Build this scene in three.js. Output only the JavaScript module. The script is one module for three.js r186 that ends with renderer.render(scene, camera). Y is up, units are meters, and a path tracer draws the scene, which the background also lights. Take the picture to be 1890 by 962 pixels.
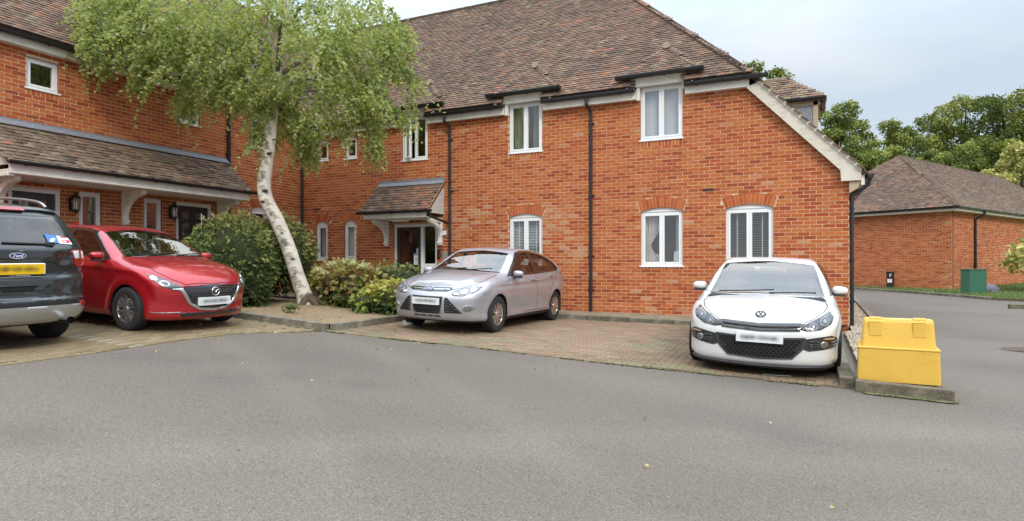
import * as THREE from 'three';
import { mergeGeometries, mergeVertices } from 'three/addons/utils/BufferGeometryUtils.js';
import { RoundedBoxGeometry } from 'three/addons/geometries/RoundedBoxGeometry.js';

// ---------------------------------------------------------------- camera
const scene = new THREE.Scene();
const camera = new THREE.PerspectiveCamera(45.40, 1890 / 962, 0.05, 900);
camera.position.set(-0.768, 1.5, 13.698);
const YAW = 25.2 * Math.PI / 180;
camera.lookAt(camera.position.x - Math.sin(YAW), 1.5, camera.position.z - Math.cos(YAW));
camera.setViewOffset(1890, 962, 0, -10, 1890, 962);
camera.updateMatrixWorld();
// ---------------------------------------------------------------- renderer, exposure
const renderer = new THREE.WebGLRenderer({ antialias: true });
renderer.setSize(1890, 962);
renderer.toneMapping = THREE.LinearToneMapping;
renderer.toneMappingExposure = 1.47;
renderer.shadowMap.enabled = true;
// ---------------------------------------------------------------- noise
function mulberry(a) { return () => { a |= 0; a = a + 0x6D2B79F5 | 0; let t = Math.imul(a ^ a >>> 15, 1 | a); t = t + Math.imul(t ^ t >>> 7, 61 | t) ^ t; return ((t ^ t >>> 14) >>> 0) / 4294967296; }; }
const rnd = mulberry(20240917);
const rr = (a, b) => a + (b - a) * rnd();
function h3(x, y, z) { let h = Math.imul(x, 374761393) + Math.imul(y, 668265263) + Math.imul(z, 2147483647 - 1274126177); h = Math.imul(h ^ h >>> 13, 1274126177); return ((h ^ h >>> 16) >>> 0) / 4294967296; }
const sm = t => t * t * (3 - 2 * t);
const lerp = (a, b, t) => a + (b - a) * t;
const clamp = (x, a = 0, b = 1) => Math.min(b, Math.max(a, x));
const sstep = (a, b, x) => sm(clamp((x - a) / (b - a)));
function vn(x, y, z, P = 0) {          // value noise, periodic in x and y with period P when P > 0
  const xi = Math.floor(x), yi = Math.floor(y), zi = Math.floor(z), u = sm(x - xi), v = sm(y - yi), w = sm(z - zi);
  const m = P ? (q => ((q % P) + P) % P) : (q => q);
  const g = (i, j, k) => h3(m(xi + i), m(yi + j), zi + k);
  return lerp(lerp(lerp(g(0, 0, 0), g(1, 0, 0), u), lerp(g(0, 1, 0), g(1, 1, 0), u), v), lerp(lerp(g(0, 0, 1), g(1, 0, 1), u), lerp(g(0, 1, 1), g(1, 1, 1), u), v), w);
}
function fbm(x, y, z, o = 4, P = 0) { let s = 0, a = 0.5, n = 0, f = 1; for (let i = 0; i < o; i++) { s += a * vn(x * f, y * f, z * f + i * 17, P * f); n += a; a *= 0.5; f *= 2; } return s / n; }
// ---------------------------------------------------------------- sky: bright thin overcast with soft cloud, one equirect
{
  const W = 1024, H = 512, d = new Float32Array(W * H * 4);
  for (let j = 0; j < H; j++) for (let i = 0; i < W; i++) {
    const lat = (j + 0.5) / H * Math.PI - Math.PI / 2, lon = ((i + 0.5) / W - 0.5) * 2 * Math.PI;
    const y = Math.sin(lat), cx = Math.cos(lat) * Math.cos(lon), cz = Math.cos(lat) * Math.sin(lon);
    const e = Math.max(0, y);
    const k = 1 / (0.22 + e);
    const n = fbm(cx * k * 0.9 + 5.3, cz * k * 1.5 + 2.1, 1.7, 5);
    const n2 = fbm(cx * 3.1 + 11, y * 9 + 3, cz * 3.1 + 7, 5);
    let cl = sstep(0.44, 0.72, n * 0.62 + n2 * 0.38);
    cl = clamp(cl * lerp(0.55, 0.75, sstep(0.2, 0.6, e)) + sstep(0.25, 1.0, e) * 0.25);
    const hz = Math.exp(-e * 5);
    let r = lerp(0.66, 0.96, hz), g = lerp(0.83, 1.0, hz), b = lerp(1.03, 1.06, hz);
    const cb = 1.08 + 0.16 * n2;
    r = lerp(r, cb * 1.0, cl); g = lerp(g, cb * 0.99, cl); b = lerp(b, cb * .97, cl);
    const lift = 0.56 + 1.75 * sstep(0.22, 0.95, e);      // an overcast sky is brightest overhead
    const gnd = sstep(-0.02, -0.15, y);
    const o = (j * W + i) * 4;
    d[o] = lerp(r * lift, 0.16, gnd); d[o + 1] = lerp(g * lift, 0.16, gnd); d[o + 2] = lerp(b * lift, 0.15, gnd); d[o + 3] = 1;
  }
  const t = new THREE.DataTexture(d, W, H, THREE.RGBAFormat, THREE.FloatType);
  t.mapping = THREE.EquirectangularReflectionMapping; t.colorSpace = THREE.LinearSRGBColorSpace;
  t.minFilter = t.magFilter = THREE.LinearFilter; t.needsUpdate = true;
  scene.background = t; scene.environment = t;
}
// ---------------------------------------------------------------- sun: veiled, high behind the camera
const sun = new THREE.DirectionalLight(new THREE.Color(1.0, 0.91, 0.77), 1.2);
sun.position.set(-5 + 0.50 * 60, 0.62 * 60, 4 + 0.60 * 60); sun.target.position.set(-5, 0, 4); scene.add(sun, sun.target);
sun.castShadow = true; sun.shadow.radius = 26; sun.shadow.mapSize.set(4096, 4096);
Object.assign(sun.shadow.camera, { left: -40, right: 40, top: 40, bottom: -40, near: 1, far: 160 });
// ---------------------------------------------------------------- names, things, parts
const used = {};
function numbered(n) { const k = used[n] = (used[n] ?? -1) + 1; return k ? `${n}_${String(k).padStart(3, '0')}` : n; }
function tag(o, label, category, group, kind) { if (label) o.userData.label = label; if (category) o.userData.category = category; if (group) o.userData.group = group; if (kind) o.userData.kind = kind; return o; }
function thing(name, label, category, p = [0, 0, 0], group) { const o = new THREE.Group(); o.name = numbered(name); o.position.set(...p); scene.add(o); return tag(o, label, category, group); }
function part(name, g, m, parent, label) { const o = new THREE.Mesh(g, m); o.name = name; o.castShadow = o.receiveShadow = true; if (label) o.userData.label = label; parent.add(o); return o; }
function solo(name, g, m, label, category, group, kind) { const o = new THREE.Mesh(g, m); o.name = numbered(name); o.castShadow = o.receiveShadow = true; scene.add(o); return tag(o, label, category, group, kind); }
function rebase(o, p) { const v = new THREE.Vector3(...p); o.position.add(v); for (const c of o.children) c.position.sub(v); return o; }
// ---------------------------------------------------------------- geometry
const V = (x, y, z) => new THREE.Vector3(x, y, z);
const M4 = () => new THREE.Matrix4();
function uvm(g, s = 1) {               // uv in metres, from the dominant axis of each normal
  const p = g.attributes.position, n = g.attributes.normal, uv = new Float32Array(p.count * 2);
  for (let i = 0; i < p.count; i++) {
    const ax = Math.abs(n.getX(i)), ay = Math.abs(n.getY(i)), az = Math.abs(n.getZ(i));
    let u, v;
    if (ay >= ax && ay >= az) { u = p.getX(i); v = p.getZ(i); } else if (ax >= az) { u = p.getZ(i); v = p.getY(i); } else { u = p.getX(i); v = p.getY(i); }
    uv[2 * i] = u * s; uv[2 * i + 1] = v * s;
  }
  g.setAttribute('uv', new THREE.BufferAttribute(uv, 2)); return g;
}
function box(x0, x1, y0, y1, z0, z1) { const g = new THREE.BoxGeometry(Math.abs(x1 - x0), Math.abs(y1 - y0), Math.abs(z1 - z0)); g.translate((x0 + x1) / 2, (y0 + y1) / 2, (z0 + z1) / 2); return uvm(g); }
function rbox(x0, x1, y0, y1, z0, z1, r = 0.008) { const g = new RoundedBoxGeometry(Math.abs(x1 - x0), Math.abs(y1 - y0), Math.abs(z1 - z0), 2, r); g.translate((x0 + x1) / 2, (y0 + y1) / 2, (z0 + z1) / 2); return uvm(g); }
function merge(list) { const l = list.map(g => { const q = g.index ? g.toNonIndexed() : g; for (const k of Object.keys(q.attributes)) if (!['position', 'normal', 'uv'].includes(k)) q.deleteAttribute(k); return q; }); return l.length === 1 ? l[0] : mergeGeometries(l); }
function tube(pts, r, rs = 8, seg = 0, closed = false) { const c = new THREE.CatmullRomCurve3(pts.map(p => p.isVector3 ? p : V(...p)), closed, 'centripetal'); return new THREE.TubeGeometry(c, seg || pts.length * 6, r, rs, closed); }
function rod(a, b, r, rs = 8) { a = a.isVector3 ? a : V(...a); b = b.isVector3 ? b : V(...b); const g = new THREE.CylinderGeometry(r, r, a.distanceTo(b), rs); g.applyQuaternion(new THREE.Quaternion().setFromUnitVectors(V(0, 1, 0), b.clone().sub(a).normalize())); const m = a.clone().add(b).multiplyScalar(0.5); g.translate(m.x, m.y, m.z); return g; }
function polyTube(pts, r, rs = 8) { return merge(pts.slice(1).map((p, i) => rod(pts[i], p, r, rs)).concat(pts.slice(1, -1).map(p => new THREE.SphereGeometry(r, rs, 6).translate(...p)))); }
function taper(pts, radii, rs = 10, up = V(0.3, 0.1, 1)) {      // tapered tube through points
  const c = new THREE.CatmullRomCurve3(pts.map(p => V(...p)), false, 'centripetal'), n = (pts.length - 1) * 5;
  const pos = [], idx = [], uv = []; let len = 0, last = null;
  for (let i = 0; i <= n; i++) {
    const t = i / n, p = c.getPoint(t), tg = c.getTangent(t), a = V().crossVectors(tg, up).normalize(), b = V().crossVectors(tg, a).normalize();
    if (last) len += p.distanceTo(last); last = p;
    const q = t * (radii.length - 1), k = Math.min(radii.length - 2, Math.floor(q)), r = lerp(radii[k], radii[k + 1], q - k);
    for (let j = 0; j <= rs; j++) { const w = j / rs * 2 * Math.PI, rad = r * (1 + 0.07 * (vn(Math.cos(w) * 2 + 9, Math.sin(w) * 2 + 9, len * 3) - 0.5)); pos.push(p.x + (a.x * Math.cos(w) + b.x * Math.sin(w)) * rad, p.y + (a.y * Math.cos(w) + b.y * Math.sin(w)) * rad, p.z + (a.z * Math.cos(w) + b.z * Math.sin(w)) * rad); uv.push(j / rs, len); }
  }
  for (let i = 0; i < n; i++) for (let j = 0; j < rs; j++) { const a = i * (rs + 1) + j, b = a + rs + 1; idx.push(a, a + 1, b, b, a + 1, b + 1); }
  const g = new THREE.BufferGeometry(); g.setAttribute('position', new THREE.Float32BufferAttribute(pos, 3)); g.setAttribute('uv', new THREE.Float32BufferAttribute(uv, 2)); g.setIndex(idx); g.computeVertexNormals(); return g;
}
function prism(pts2, depth, place) {   // polygon in xy, extruded towards +z, then placed by a matrix
  const g = new THREE.ExtrudeGeometry(new THREE.Shape(pts2.map(p => new THREE.Vector2(...p))), { depth, bevelEnabled: false, curveSegments: 1 });
  if (place) g.applyMatrix4(place); return uvm(g);
}
function basis(o, u, v) { u = V(...u).normalize(); v = V(...v).normalize(); const w = V().crossVectors(u, v).normalize(); v = V().crossVectors(w, u); return M4().makeBasis(u, v, w).setPosition(...o); }
function quadGeo(tris) { const g = new THREE.BufferGeometry(); g.setAttribute('position', new THREE.Float32BufferAttribute(tris.flat(2), 3)); g.computeVertexNormals(); return uvm(g); }
function inPoly(x, y, P) { let c = false; for (let i = 0, j = P.length - 1; i < P.length; j = i++) if ((P[i][1] > y) !== (P[j][1] > y) && x < (P[j][0] - P[i][0]) * (y - P[i][1]) / (P[j][1] - P[i][1]) + P[i][0]) c = !c; return c; }
// ---------------------------------------------------------------- textures (tileable; colour, grain and fine relief only)
function dtex(n, fn, srgb = false, rep = 1) {
  const d = new Uint8Array(n * n * 4);
  for (let j = 0; j < n; j++) for (let i = 0; i < n; i++) { const c = fn(i / n, j / n), o = (j * n + i) * 4; for (let k = 0; k < 3; k++) d[o + k] = clamp(c[k]) * 255; d[o + 3] = 255; }
  const t = new THREE.DataTexture(d, n, n); t.wrapS = t.wrapT = THREE.RepeatWrapping; t.magFilter = t.minFilter = THREE.LinearFilter; t.repeat.set(rep, rep);
  t.colorSpace = srgb ? THREE.SRGBColorSpace : THREE.NoColorSpace; t.needsUpdate = true; return t;
}
const g1 = v => [v, v, v];
const texGrain = dtex(256, (u, v) => g1(0.80 + 0.22 * (fbm(u * 24, v * 24, 3, 4, 24) * 1.3 - 0.15)), true, 2);          // light mottling, 0.5 m
const bumpGrain = dtex(256, (u, v) => g1(fbm(u * 40, v * 40, 5, 3, 40)), false, 2);
const texWood = dtex(256, (u, v) => { const a = fbm(u * 4, v * 40, 2, 4, 4), c = sstep(0.55, 0.72, fbm(u * 6, v * 30, 7, 4, 6)); return [0.95 - 0.06 * a - 0.07 * c, 0.945 - 0.07 * a - 0.08 * c, 0.93 - 0.09 * a - 0.10 * c]; }, true, 1);
const texStone = dtex(256, (u, v) => { const a = fbm(u * 8, v * 8, 2, 5, 8), s = fbm(u * 60, v * 60, 4, 2, 60); const k = 0.62 + 0.30 * a + 0.3 * (s - 0.5); return [k, k * 0.98, k * 0.93]; }, true, 1);
// ---------------------------------------------------------------- materials
const C = (r, g, b) => new THREE.Color().setRGB(r, g, b);
const std = (r, g, b, rough = 0.8, o = {}) => new THREE.MeshStandardMaterial({ color: C(r, g, b), roughness: rough, ...o });
const phys = (r, g, b, rough, o = {}) => new THREE.MeshPhysicalMaterial({ color: C(r, g, b), roughness: rough, ...o });
const mat = {
  mortar: std(0.76, 0.58, 0.38, 0.95, { map: texGrain, bumpMap: bumpGrain, bumpScale: 0.003 }),
  brick: std(1, 1, 1, 0.9, { map: texGrain, bumpMap: bumpGrain, bumpScale: 0.002 }),
  reveal: std(0.36, 0.11, 0.045, 0.9, { map: texGrain }),
  upvc: std(0.80, 0.81, 0.81, 0.32),
  upvcWarm: std(0.76, 0.75, 0.72, 0.45),
  wood: std(0.92, 0.91, 0.88, 0.75, { map: texWood, bumpMap: bumpGrain, bumpScale: 0.001 }),
  woodTan: std(0.52, 0.42, 0.30, 0.8, { map: texWood }),
  gutter: phys(0.012, 0.013, 0.016, 0.35, { clearcoat: 0.3 }),
  lead: std(0.27, 0.285, 0.32, 0.6, { map: texGrain, metalness: 0.15 }),
  glass: phys(1, 1, 1, 0.02, { transmission: 1, thickness: 0, ior: 2.2, specularIntensity: 1 }),
  dark: std(0.025, 0.025, 0.027, 0.9),
  black: std(0.015, 0.015, 0.016, 0.6),
  room: std(0.10, 0.095, 0.085, 0.95),
  blind: std(0.70, 0.70, 0.68, 0.6),
  cloth: phys(0.72, 0.69, 0.62, 0.95, { transmission: 0.25, thickness: 0 }),
  concrete: std(0.36, 0.34, 0.29, 0.95, { map: texStone, bumpMap: bumpGrain, bumpScale: 0.004 }),
  deck: std(0.05, 0.04, 0.035, 0.95),
};
// ---------------------------------------------------------------- many alike pieces: the largest in view as parts, the rest as one "stuff" part
const vpm = M4().multiplyMatrices(camera.projectionMatrix, camera.matrixWorldInverse);
class Pieces {
  constructor(name, geo, material, palette, cap = 300) { Object.assign(this, { name, geo, material, palette, cap, items: [] }); this.mats = null; }
  add(parent, m, c, weight = 1) { this.items.push({ parent, m, c, weight }); }
  flush(off = V(0, 0, 0), stuffName) {
    const p = V(), q = V();
    for (const it of this.items) {
      p.setFromMatrixPosition(it.m).add(off); q.copy(p).applyMatrix4(vpm);
      const d = p.distanceTo(camera.position);
      const s = p.clone().sub(camera.position).dot(camera.getWorldDirection(V()));
      it.s = s > 0 && Math.abs(q.x) < 1 && Math.abs(q.y) < 1 ? it.weight / d : 0;
    }
    const sorted = this.items.filter(i => i.s > 0).sort((a, b) => b.s - a.s).slice(0, this.cap), single = new Set(sorted);
    const mats = this.palette.map(c => { const m = this.material.clone(); m.color.copy(c); return m; });
    for (const it of sorted) { const o = part(this.name, this.geo, mats[it.c], it.parent); it.m.decompose(o.position, o.quaternion, o.scale); }
    const by = new Map();
    for (const it of this.items) if (!single.has(it)) { if (!by.has(it.parent)) by.set(it.parent, []); by.get(it.parent).push(it); }
    for (const [parent, list] of by) {
      const im = new THREE.InstancedMesh(this.geo, this.material, list.length); im.name = stuffName || this.name; im.userData.kind = 'stuff'; im.castShadow = im.receiveShadow = true;
      list.forEach((it, i) => { im.setMatrixAt(i, it.m); im.setColorAt(i, this.palette[it.c]); }); parent.add(im);
    }
  }
}
// ---------------------------------------------------------------- the lie of the ground: thin-plate surface through levels read off the photograph
const LV = [[-9.4, 7.9, .587], [-9.9, 8.9, .55], [-9.0, 10.5, .50], [-.5, 4.8, .155], [-5.6, 4.2, .36], [-7.75, 5.95, .445], [.5, 6.0, .08], [-5.2, 1.15, .345], [-.2, 1.0, .27], [-13.8, 6.5, .80], [-13.8, 1.5, .68], [-8.3, 9.4, .47], [-4.9, 5.75, .305], [-2.3, 5.7, .185],
  [-.77, 13.7, .0], [-7, 14, .33], [5, 12, -.12], [4.8, -17.6, .38], [1.0, -12, .36], [.7, -2.5, .28], [3.5, -8, .26], [12, -28, .62], [2.2, 1.6, .14], [6, 2, .12], [-20, 20, .9], [20, 20, -.3], [20, -40, .8], [-30, -40, .9], [0, 40, .0], [-2, -35, .6], [-1, -24, .5]];
const tps = (() => {
  const n = LV.length, N = n + 3, A = Array.from({ length: N }, () => new Float64Array(N + 1));
  const U = r2 => r2 < 1e-9 ? 0 : r2 * Math.log(r2);
  for (let i = 0; i < n; i++) { for (let j = 0; j < n; j++) A[i][j] = U((LV[i][0] - LV[j][0]) ** 2 + (LV[i][1] - LV[j][1]) ** 2) + (i === j ? 0.8 : 0); A[i][n] = A[n][i] = 1; A[i][n + 1] = A[n + 1][i] = LV[i][0]; A[i][n + 2] = A[n + 2][i] = LV[i][1]; A[i][N] = LV[i][2]; }
  for (let c = 0; c < N; c++) { let p = c; for (let r = c + 1; r < N; r++) if (Math.abs(A[r][c]) > Math.abs(A[p][c])) p = r; [A[c], A[p]] = [A[p], A[c]]; for (let r = 0; r < N; r++) if (r !== c) { const f = A[r][c] / A[c][c]; if (f) for (let k = c; k <= N; k++) A[r][k] -= f * A[c][k]; } }
  const w = A.map((r, i) => r[N] / r[i]);
  return (x, z) => { let s = w[n] + w[n + 1] * x + w[n + 2] * z; for (let i = 0; i < n; i++) s += w[i] * U((x - LV[i][0]) ** 2 + (z - LV[i][1]) ** 2); return s; };
})();
function gy(x, z) { const cx = clamp(x, -26, 24), cz = clamp(z, -42, 36); const y = tps(cx, cz), d = Math.hypot(x - cx, z - cz); return clamp(y + (z < -30 ? Math.max(0, -30 - z) * 0.05 : 0) + d * 0.0, -1, 9); }
// ================================================================ builders for walls, windows, roofs
const brickGeo = (() => { const g = new THREE.BoxGeometry(0.213, 0.063, 0.024); g.translate(0, 0, -0.0075); return g; })();
const BRICKS = [C(.56, .150, .038), C(.54, .135, .034), C(.58, .175, .046), C(.51, .12, .030), C(.55, .16, .048), C(.45, .088, .022), C(.42, .078, .020), C(.48, .10, .026), C(.37, .068, .020), C(.56, .22, .10), C(.60, .29, .16), C(.09, .03, .02)];
function pickBrick(pale) { const q = rnd(); if (rnd() < pale) return q < 0.6 ? 9 : 10; return q < 0.66 ? Math.floor(rnd() * 5) : 5 + Math.floor(rnd() * 4); }
const sillLow = o => Math.round((o.v0 - 0.11) / 0.075) * 0.075;
const archOf = (o) => { const w = o.u1 - o.u0, h = o.arch, R = (w * w / 4 + h * h) / (2 * h), uc = (o.u0 + o.u1) / 2, c = o.v1 + h - R; return { R, uc, c, a: Math.asin(w / 2 / R), R2: R + 0.228 }; };
function wall(parent, coll, F, poly, openings, { pale = () => 0, thick = 0.3, odd = 0 } = {}) {
  const sh = new THREE.Shape(poly.map(p => new THREE.Vector2(...p)));
  for (const o of openings) {
    const h = new THREE.Path(); h.moveTo(o.u0, o.v0); h.lineTo(o.u1, o.v0); h.lineTo(o.u1, o.v1);
    if (o.arch) { const A = archOf(o); h.absarc(A.uc, A.c, A.R, Math.PI / 2 - A.a, Math.PI / 2 + A.a, false); }
    h.lineTo(o.u0, o.v1); h.closePath(); sh.holes.push(h);
  }
  const g = new THREE.ExtrudeGeometry(sh, { depth: thick, bevelEnabled: false, curveSegments: 10 }); g.translate(0, 0, -thick); uvm(g); g.applyMatrix4(F);
  const w = part('wall', g, [mat.mortar, mat.reveal], parent);
  const vmin = Math.min(...poly.map(p => p[1])), vmax = Math.max(...poly.map(p => p[1]));
  const put = (u, v, len, ht, c, rot = 0, wgt = 1) => { const m = M4().makeRotationZ(rot + rr(-.004, .004)); m.scale(V(len / 0.215, ht / 0.065, 1)); m.setPosition(u + rr(-.001, .001), v + rr(-.0012, .0012), rr(-.002, .002)); coll.add(w, M4().multiplyMatrices(F, m), c, wgt); };
  const n0 = Math.floor(vmin / 0.075);
  for (let r = n0; r * 0.075 < vmax; r++) {
    const v = r * 0.075 + 0.0375; if (v < vmin + 0.01 || v > vmax - 0.01) continue;
    const xs = []; for (let i = 0, j = poly.length - 1; i < poly.length; j = i++) if ((poly[i][1] > v) !== (poly[j][1] > v)) xs.push((poly[j][0] - poly[i][0]) * (v - poly[i][1]) / (poly[j][1] - poly[i][1]) + poly[i][0]);
    xs.sort((a, b) => a - b); let iv = []; for (let i = 0; i < xs.length; i += 2) iv.push([xs[i], xs[i + 1]]);
    for (const o of openings) {
      let a = null, b = null;
      if (v > (o.sillRow ? sillLow(o) : o.v0) && v < o.v1 + 0.02) { a = o.u0 - 0.002; b = o.u1 + 0.002; }
      else if (o.arch && v >= o.v1) { const A = archOf(o), y = v - A.c + .018; if (y < A.R2 + 0.012) { const hw = Math.min(Math.max(0, y) * Math.tan(A.a) + 0.012, Math.sqrt(Math.max(0, (A.R2 + 0.012) ** 2 - y * y))); a = A.uc - hw; b = A.uc + hw; } }
      if (a === null) continue;
      iv = iv.flatMap(([p, q]) => b <= p || a >= q ? [[p, q]] : [[p, Math.max(p, a)], [Math.min(q, b), q]].filter(([s, t]) => t - s > 0.025));
    }
    const off = ((r & 1) ? 0.1125 : 0) + odd;
    for (const [p, q] of iv) for (let k = Math.floor((p - off) / 0.225); k * 0.225 + off < q; k++) {
      const a = Math.max(p, k * 0.225 + off), b = Math.min(q, k * 0.225 + off + 0.215); if (b - a < 0.03) continue;
      put((a + b) / 2, v, b - a, 0.065, pickBrick(pale((a + b) / 2, v)));
    }
  }
  for (const o of openings) {
    if (o.sillRow) { const n = Math.round((o.u1 - o.u0) / 0.075), s = (o.u1 - o.u0) / n; for (let i = 0; i < n; i++) put(o.u0 + s * (i + 0.5), (o.v0 - .012 + sillLow(o)) / 2 - .002, o.v0 - .012 - sillLow(o) - .004, s - 0.011, pickBrick(0), Math.PI / 2); }
    if (o.arch) {
      const A = archOf(o), n = Math.max(7, Math.round(2 * A.a * (A.R + 0.11) / 0.077)), s = 2 * A.a / n, t0 = (A.R + .003) * Math.tan(s / 2) - 0.005, t1 = A.R2 * Math.tan(s / 2) - 0.005;
      const vg = prism([[-t0, A.R + .003], [t0, A.R + .003], [t1, A.R2], [-t1, A.R2]], 0.024, M4().makeTranslation(0, 0, -0.0170));
      for (let i = 0; i < n; i++) { const th = -A.a + s * (i + 0.5); const b = part('brick', vg, coll.archMats[[1, 3, 5, 7, 0, 6][Math.floor(rnd() * 6)]], w); const m = M4().makeRotationZ(-th); m.setPosition(A.uc, A.c, 0); M4().multiplyMatrices(F, m).decompose(b.position, b.quaternion, b.scale); }
    }
  }
  return w;
}
// a framed window; local axes are u to the right, v up, z out of the wall
function windowUnit(parent, F, o, { lights = 1, label, recess = 0.05, blind, roller, drapes, vertical, glow, room = [0.10, 0.095, 0.085], sill = true, openLeft = 0, fr = 0.052, sash = 0.036, deep = 1.3 } = {}) {
  const { u0, u1, v0, v1 } = o, z1 = -recess, z0 = z1 - 0.07, G = [];
  const at = g => g.applyMatrix4(F);
  G.push(box(u0, u0 + fr, v0, v1, z0, z1), box(u1 - fr, u1, v0, v1, z0, z1), box(u0 + fr, u1 - fr, v0, v0 + fr, z0, z1), box(u0 + fr, u1 - fr, v1 - fr, v1, z0, z1));
  const wI = u1 - u0 - 2 * fr, ml = 0.034;
  for (let i = 1; i < lights; i++) { const c = u0 + fr + wI * i / lights; G.push(box(c - ml / 2, c + ml / 2, v0 + fr, v1 - fr, z0 + .002, z1 - .002)); }
  if (o.arch) { const A = archOf(o), pts = []; for (let i = 0; i <= 12; i++) { const t = Math.PI / 2 - A.a + 2 * A.a * i / 12; pts.push([A.uc + Math.cos(t) * A.R, A.c + Math.sin(t) * A.R]); } pts.push([u0, v1 + .001], [u1, v1 + .001]); G.push(prism(pts, 0.05, M4().makeTranslation(0, 0, z1 - 0.04)), rbox(u0 - 0.0, u1 + 0.0, v1 - .004, v1 + .014, z1 - .03, z1 + 0.018, .004)); }
  const W = part('window', at(merge(G)), mat.upvc, parent, label);
  if (sill) part('sill', at(rbox(u0 - 0.03, u1 + 0.03, v0 - 0.028, v0 + 0.004, z0, 0.028, 0.006)), mat.upvc, W);
  for (let i = 0; i < lights; i++) {
    const a = u0 + fr + wI * i / lights + (i ? ml / 2 : 0), b = u0 + fr + wI * (i + 1) / lights - (i < lights - 1 ? ml / 2 : 0), c = v0 + fr, d = v1 - fr, s = sash, zz = z1 + 0.012;
    const q = [box(a, a + s, c, d, z0 + .02, zz), box(b - s, b, c, d, z0 + .02, zz), box(a + s, b - s, c, c + s, z0 + .02, zz), box(a + s, b - s, d - s, d, z0 + .02, zz)];
    const pg = new THREE.PlaneGeometry(b - a - 2 * s, d - c - 2 * s); pg.translate((a + b) / 2, (c + d) / 2, z1 - 0.02);
    const hg = merge([rbox(lights === 2 && i === 0 ? b - s * .7 : a + s * .3, lights === 2 && i === 0 ? b - s * .3 : a + s * .7, (c + d) / 2 - .05, (c + d) / 2 + .05, z1 - .06, z1 - .045, .004)]);
    let T = F;
    if (openLeft && i === 0) { const hinge = M4().makeTranslation(a, 0, zz).multiply(M4().makeRotationY(-openLeft)).multiply(M4().makeTranslation(-a, 0, -zz)); T = M4().multiplyMatrices(F, hinge); }
    const S = part('sash', merge(q).applyMatrix4(T), mat.upvc, W); part('pane', pg.applyMatrix4(T), mat.glass, W); part('handle', hg.applyMatrix4(T), mat.upvcWarm, W);
  }
  const inner = std(...room, 0.95), m = 0.35, zb = -deep;
  const pl = (w, h, ...f) => { const g = new THREE.PlaneGeometry(w, h); f.forEach(k => k(g)); return g; };
  const X0 = u0 - m, X1 = u1 + m, Y0 = v0 - 0.5, Y1 = v1 + 0.16, zf = -0.301;
  part('interior', at(merge([box(X0, X1, Y0, Y1, zb - .05, zb), box(X0 - .05, X0, Y0, Y1, zb, zf), box(X1, X1 + .05, Y0, Y1, zb, zf), box(X0, X1, Y0 - .05, Y0, zb, zf), box(X0, X1, Y1, Y1 + .05, zb, zf)])), inner, W);
  const iu0 = u0 + fr, iu1 = u1 - fr;
  if (blind) { const q = [], n = Math.floor((v1 - v0 - 2 * fr) / blind.pitch); for (let i = 0; i < n; i++) { const s = new THREE.BoxGeometry(iu1 - iu0, 0.0025, blind.w || 0.025); s.rotateX(blind.tilt); s.translate((iu0 + iu1) / 2, v0 + fr + blind.pitch * (i + .5), z0 - 0.05); q.push(uvm(s)); } const tapes = [.2, .8].map(t => box(lerp(iu0, iu1, t) - .012, lerp(iu0, iu1, t) + .012, v0 + fr, v1 - fr, z0 - .034, z0 - .032)); tag(part('blind', at(merge(blind.tapes ? q.concat(tapes) : q)), std(...blind.c, .6), W), null, null, null, null); }
  if (roller) part('blind', at(box(iu0, iu1, v0 + fr, v1 - fr, z0 - .062, z0 - .06)), phys(...roller, .9, { transmission: .2, thickness: 0 }), W);
  if (vertical) { const q = [], n = Math.max(3, Math.round((iu1 - iu0) / 0.075)); for (let i = 0; i < n; i++) { const s = new THREE.BoxGeometry(0.082, v1 - v0 - 2 * fr - .02, 0.002); s.rotateY(vertical.tilt); s.translate(iu0 + (iu1 - iu0) * (i + .5) / n, (v0 + v1) / 2, z0 - 0.06); q.push(uvm(s)); } part('blind', at(merge(q)), phys(...vertical.c, .9, { transmission: .2, thickness: 0 }), W); }
  if (drapes) { for (const d of drapes) { const g = new THREE.PlaneGeometry(d.u1 - d.u0, v1 - v0, 40, 12), p = g.attributes.position; for (let i = 0; i < p.count; i++) { const t = (p.getY(i) + (v1 - v0) / 2) / (v1 - v0); const pin = d.tie ? 1 - 0.62 * Math.exp(-(((t - 0.38) / 0.2) ** 2)) : 1; const xx = p.getX(i); p.setXYZ(i, (d.side ? d.side * (d.u1 - d.u0) / 2 + (xx - d.side * (d.u1 - d.u0) / 2) * pin : xx), p.getY(i), 0.022 * Math.sin(xx / pin * 75 + 2 * t) * pin); } g.computeVertexNormals(); g.translate((d.u0 + d.u1) / 2, (v0 + v1) / 2, z0 - 0.08); part('curtain', at(uvm(g)), phys(...d.c, .95, { transmission: .2, thickness: 0, side: THREE.DoubleSide }), W); } }
  return W;
}
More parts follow.
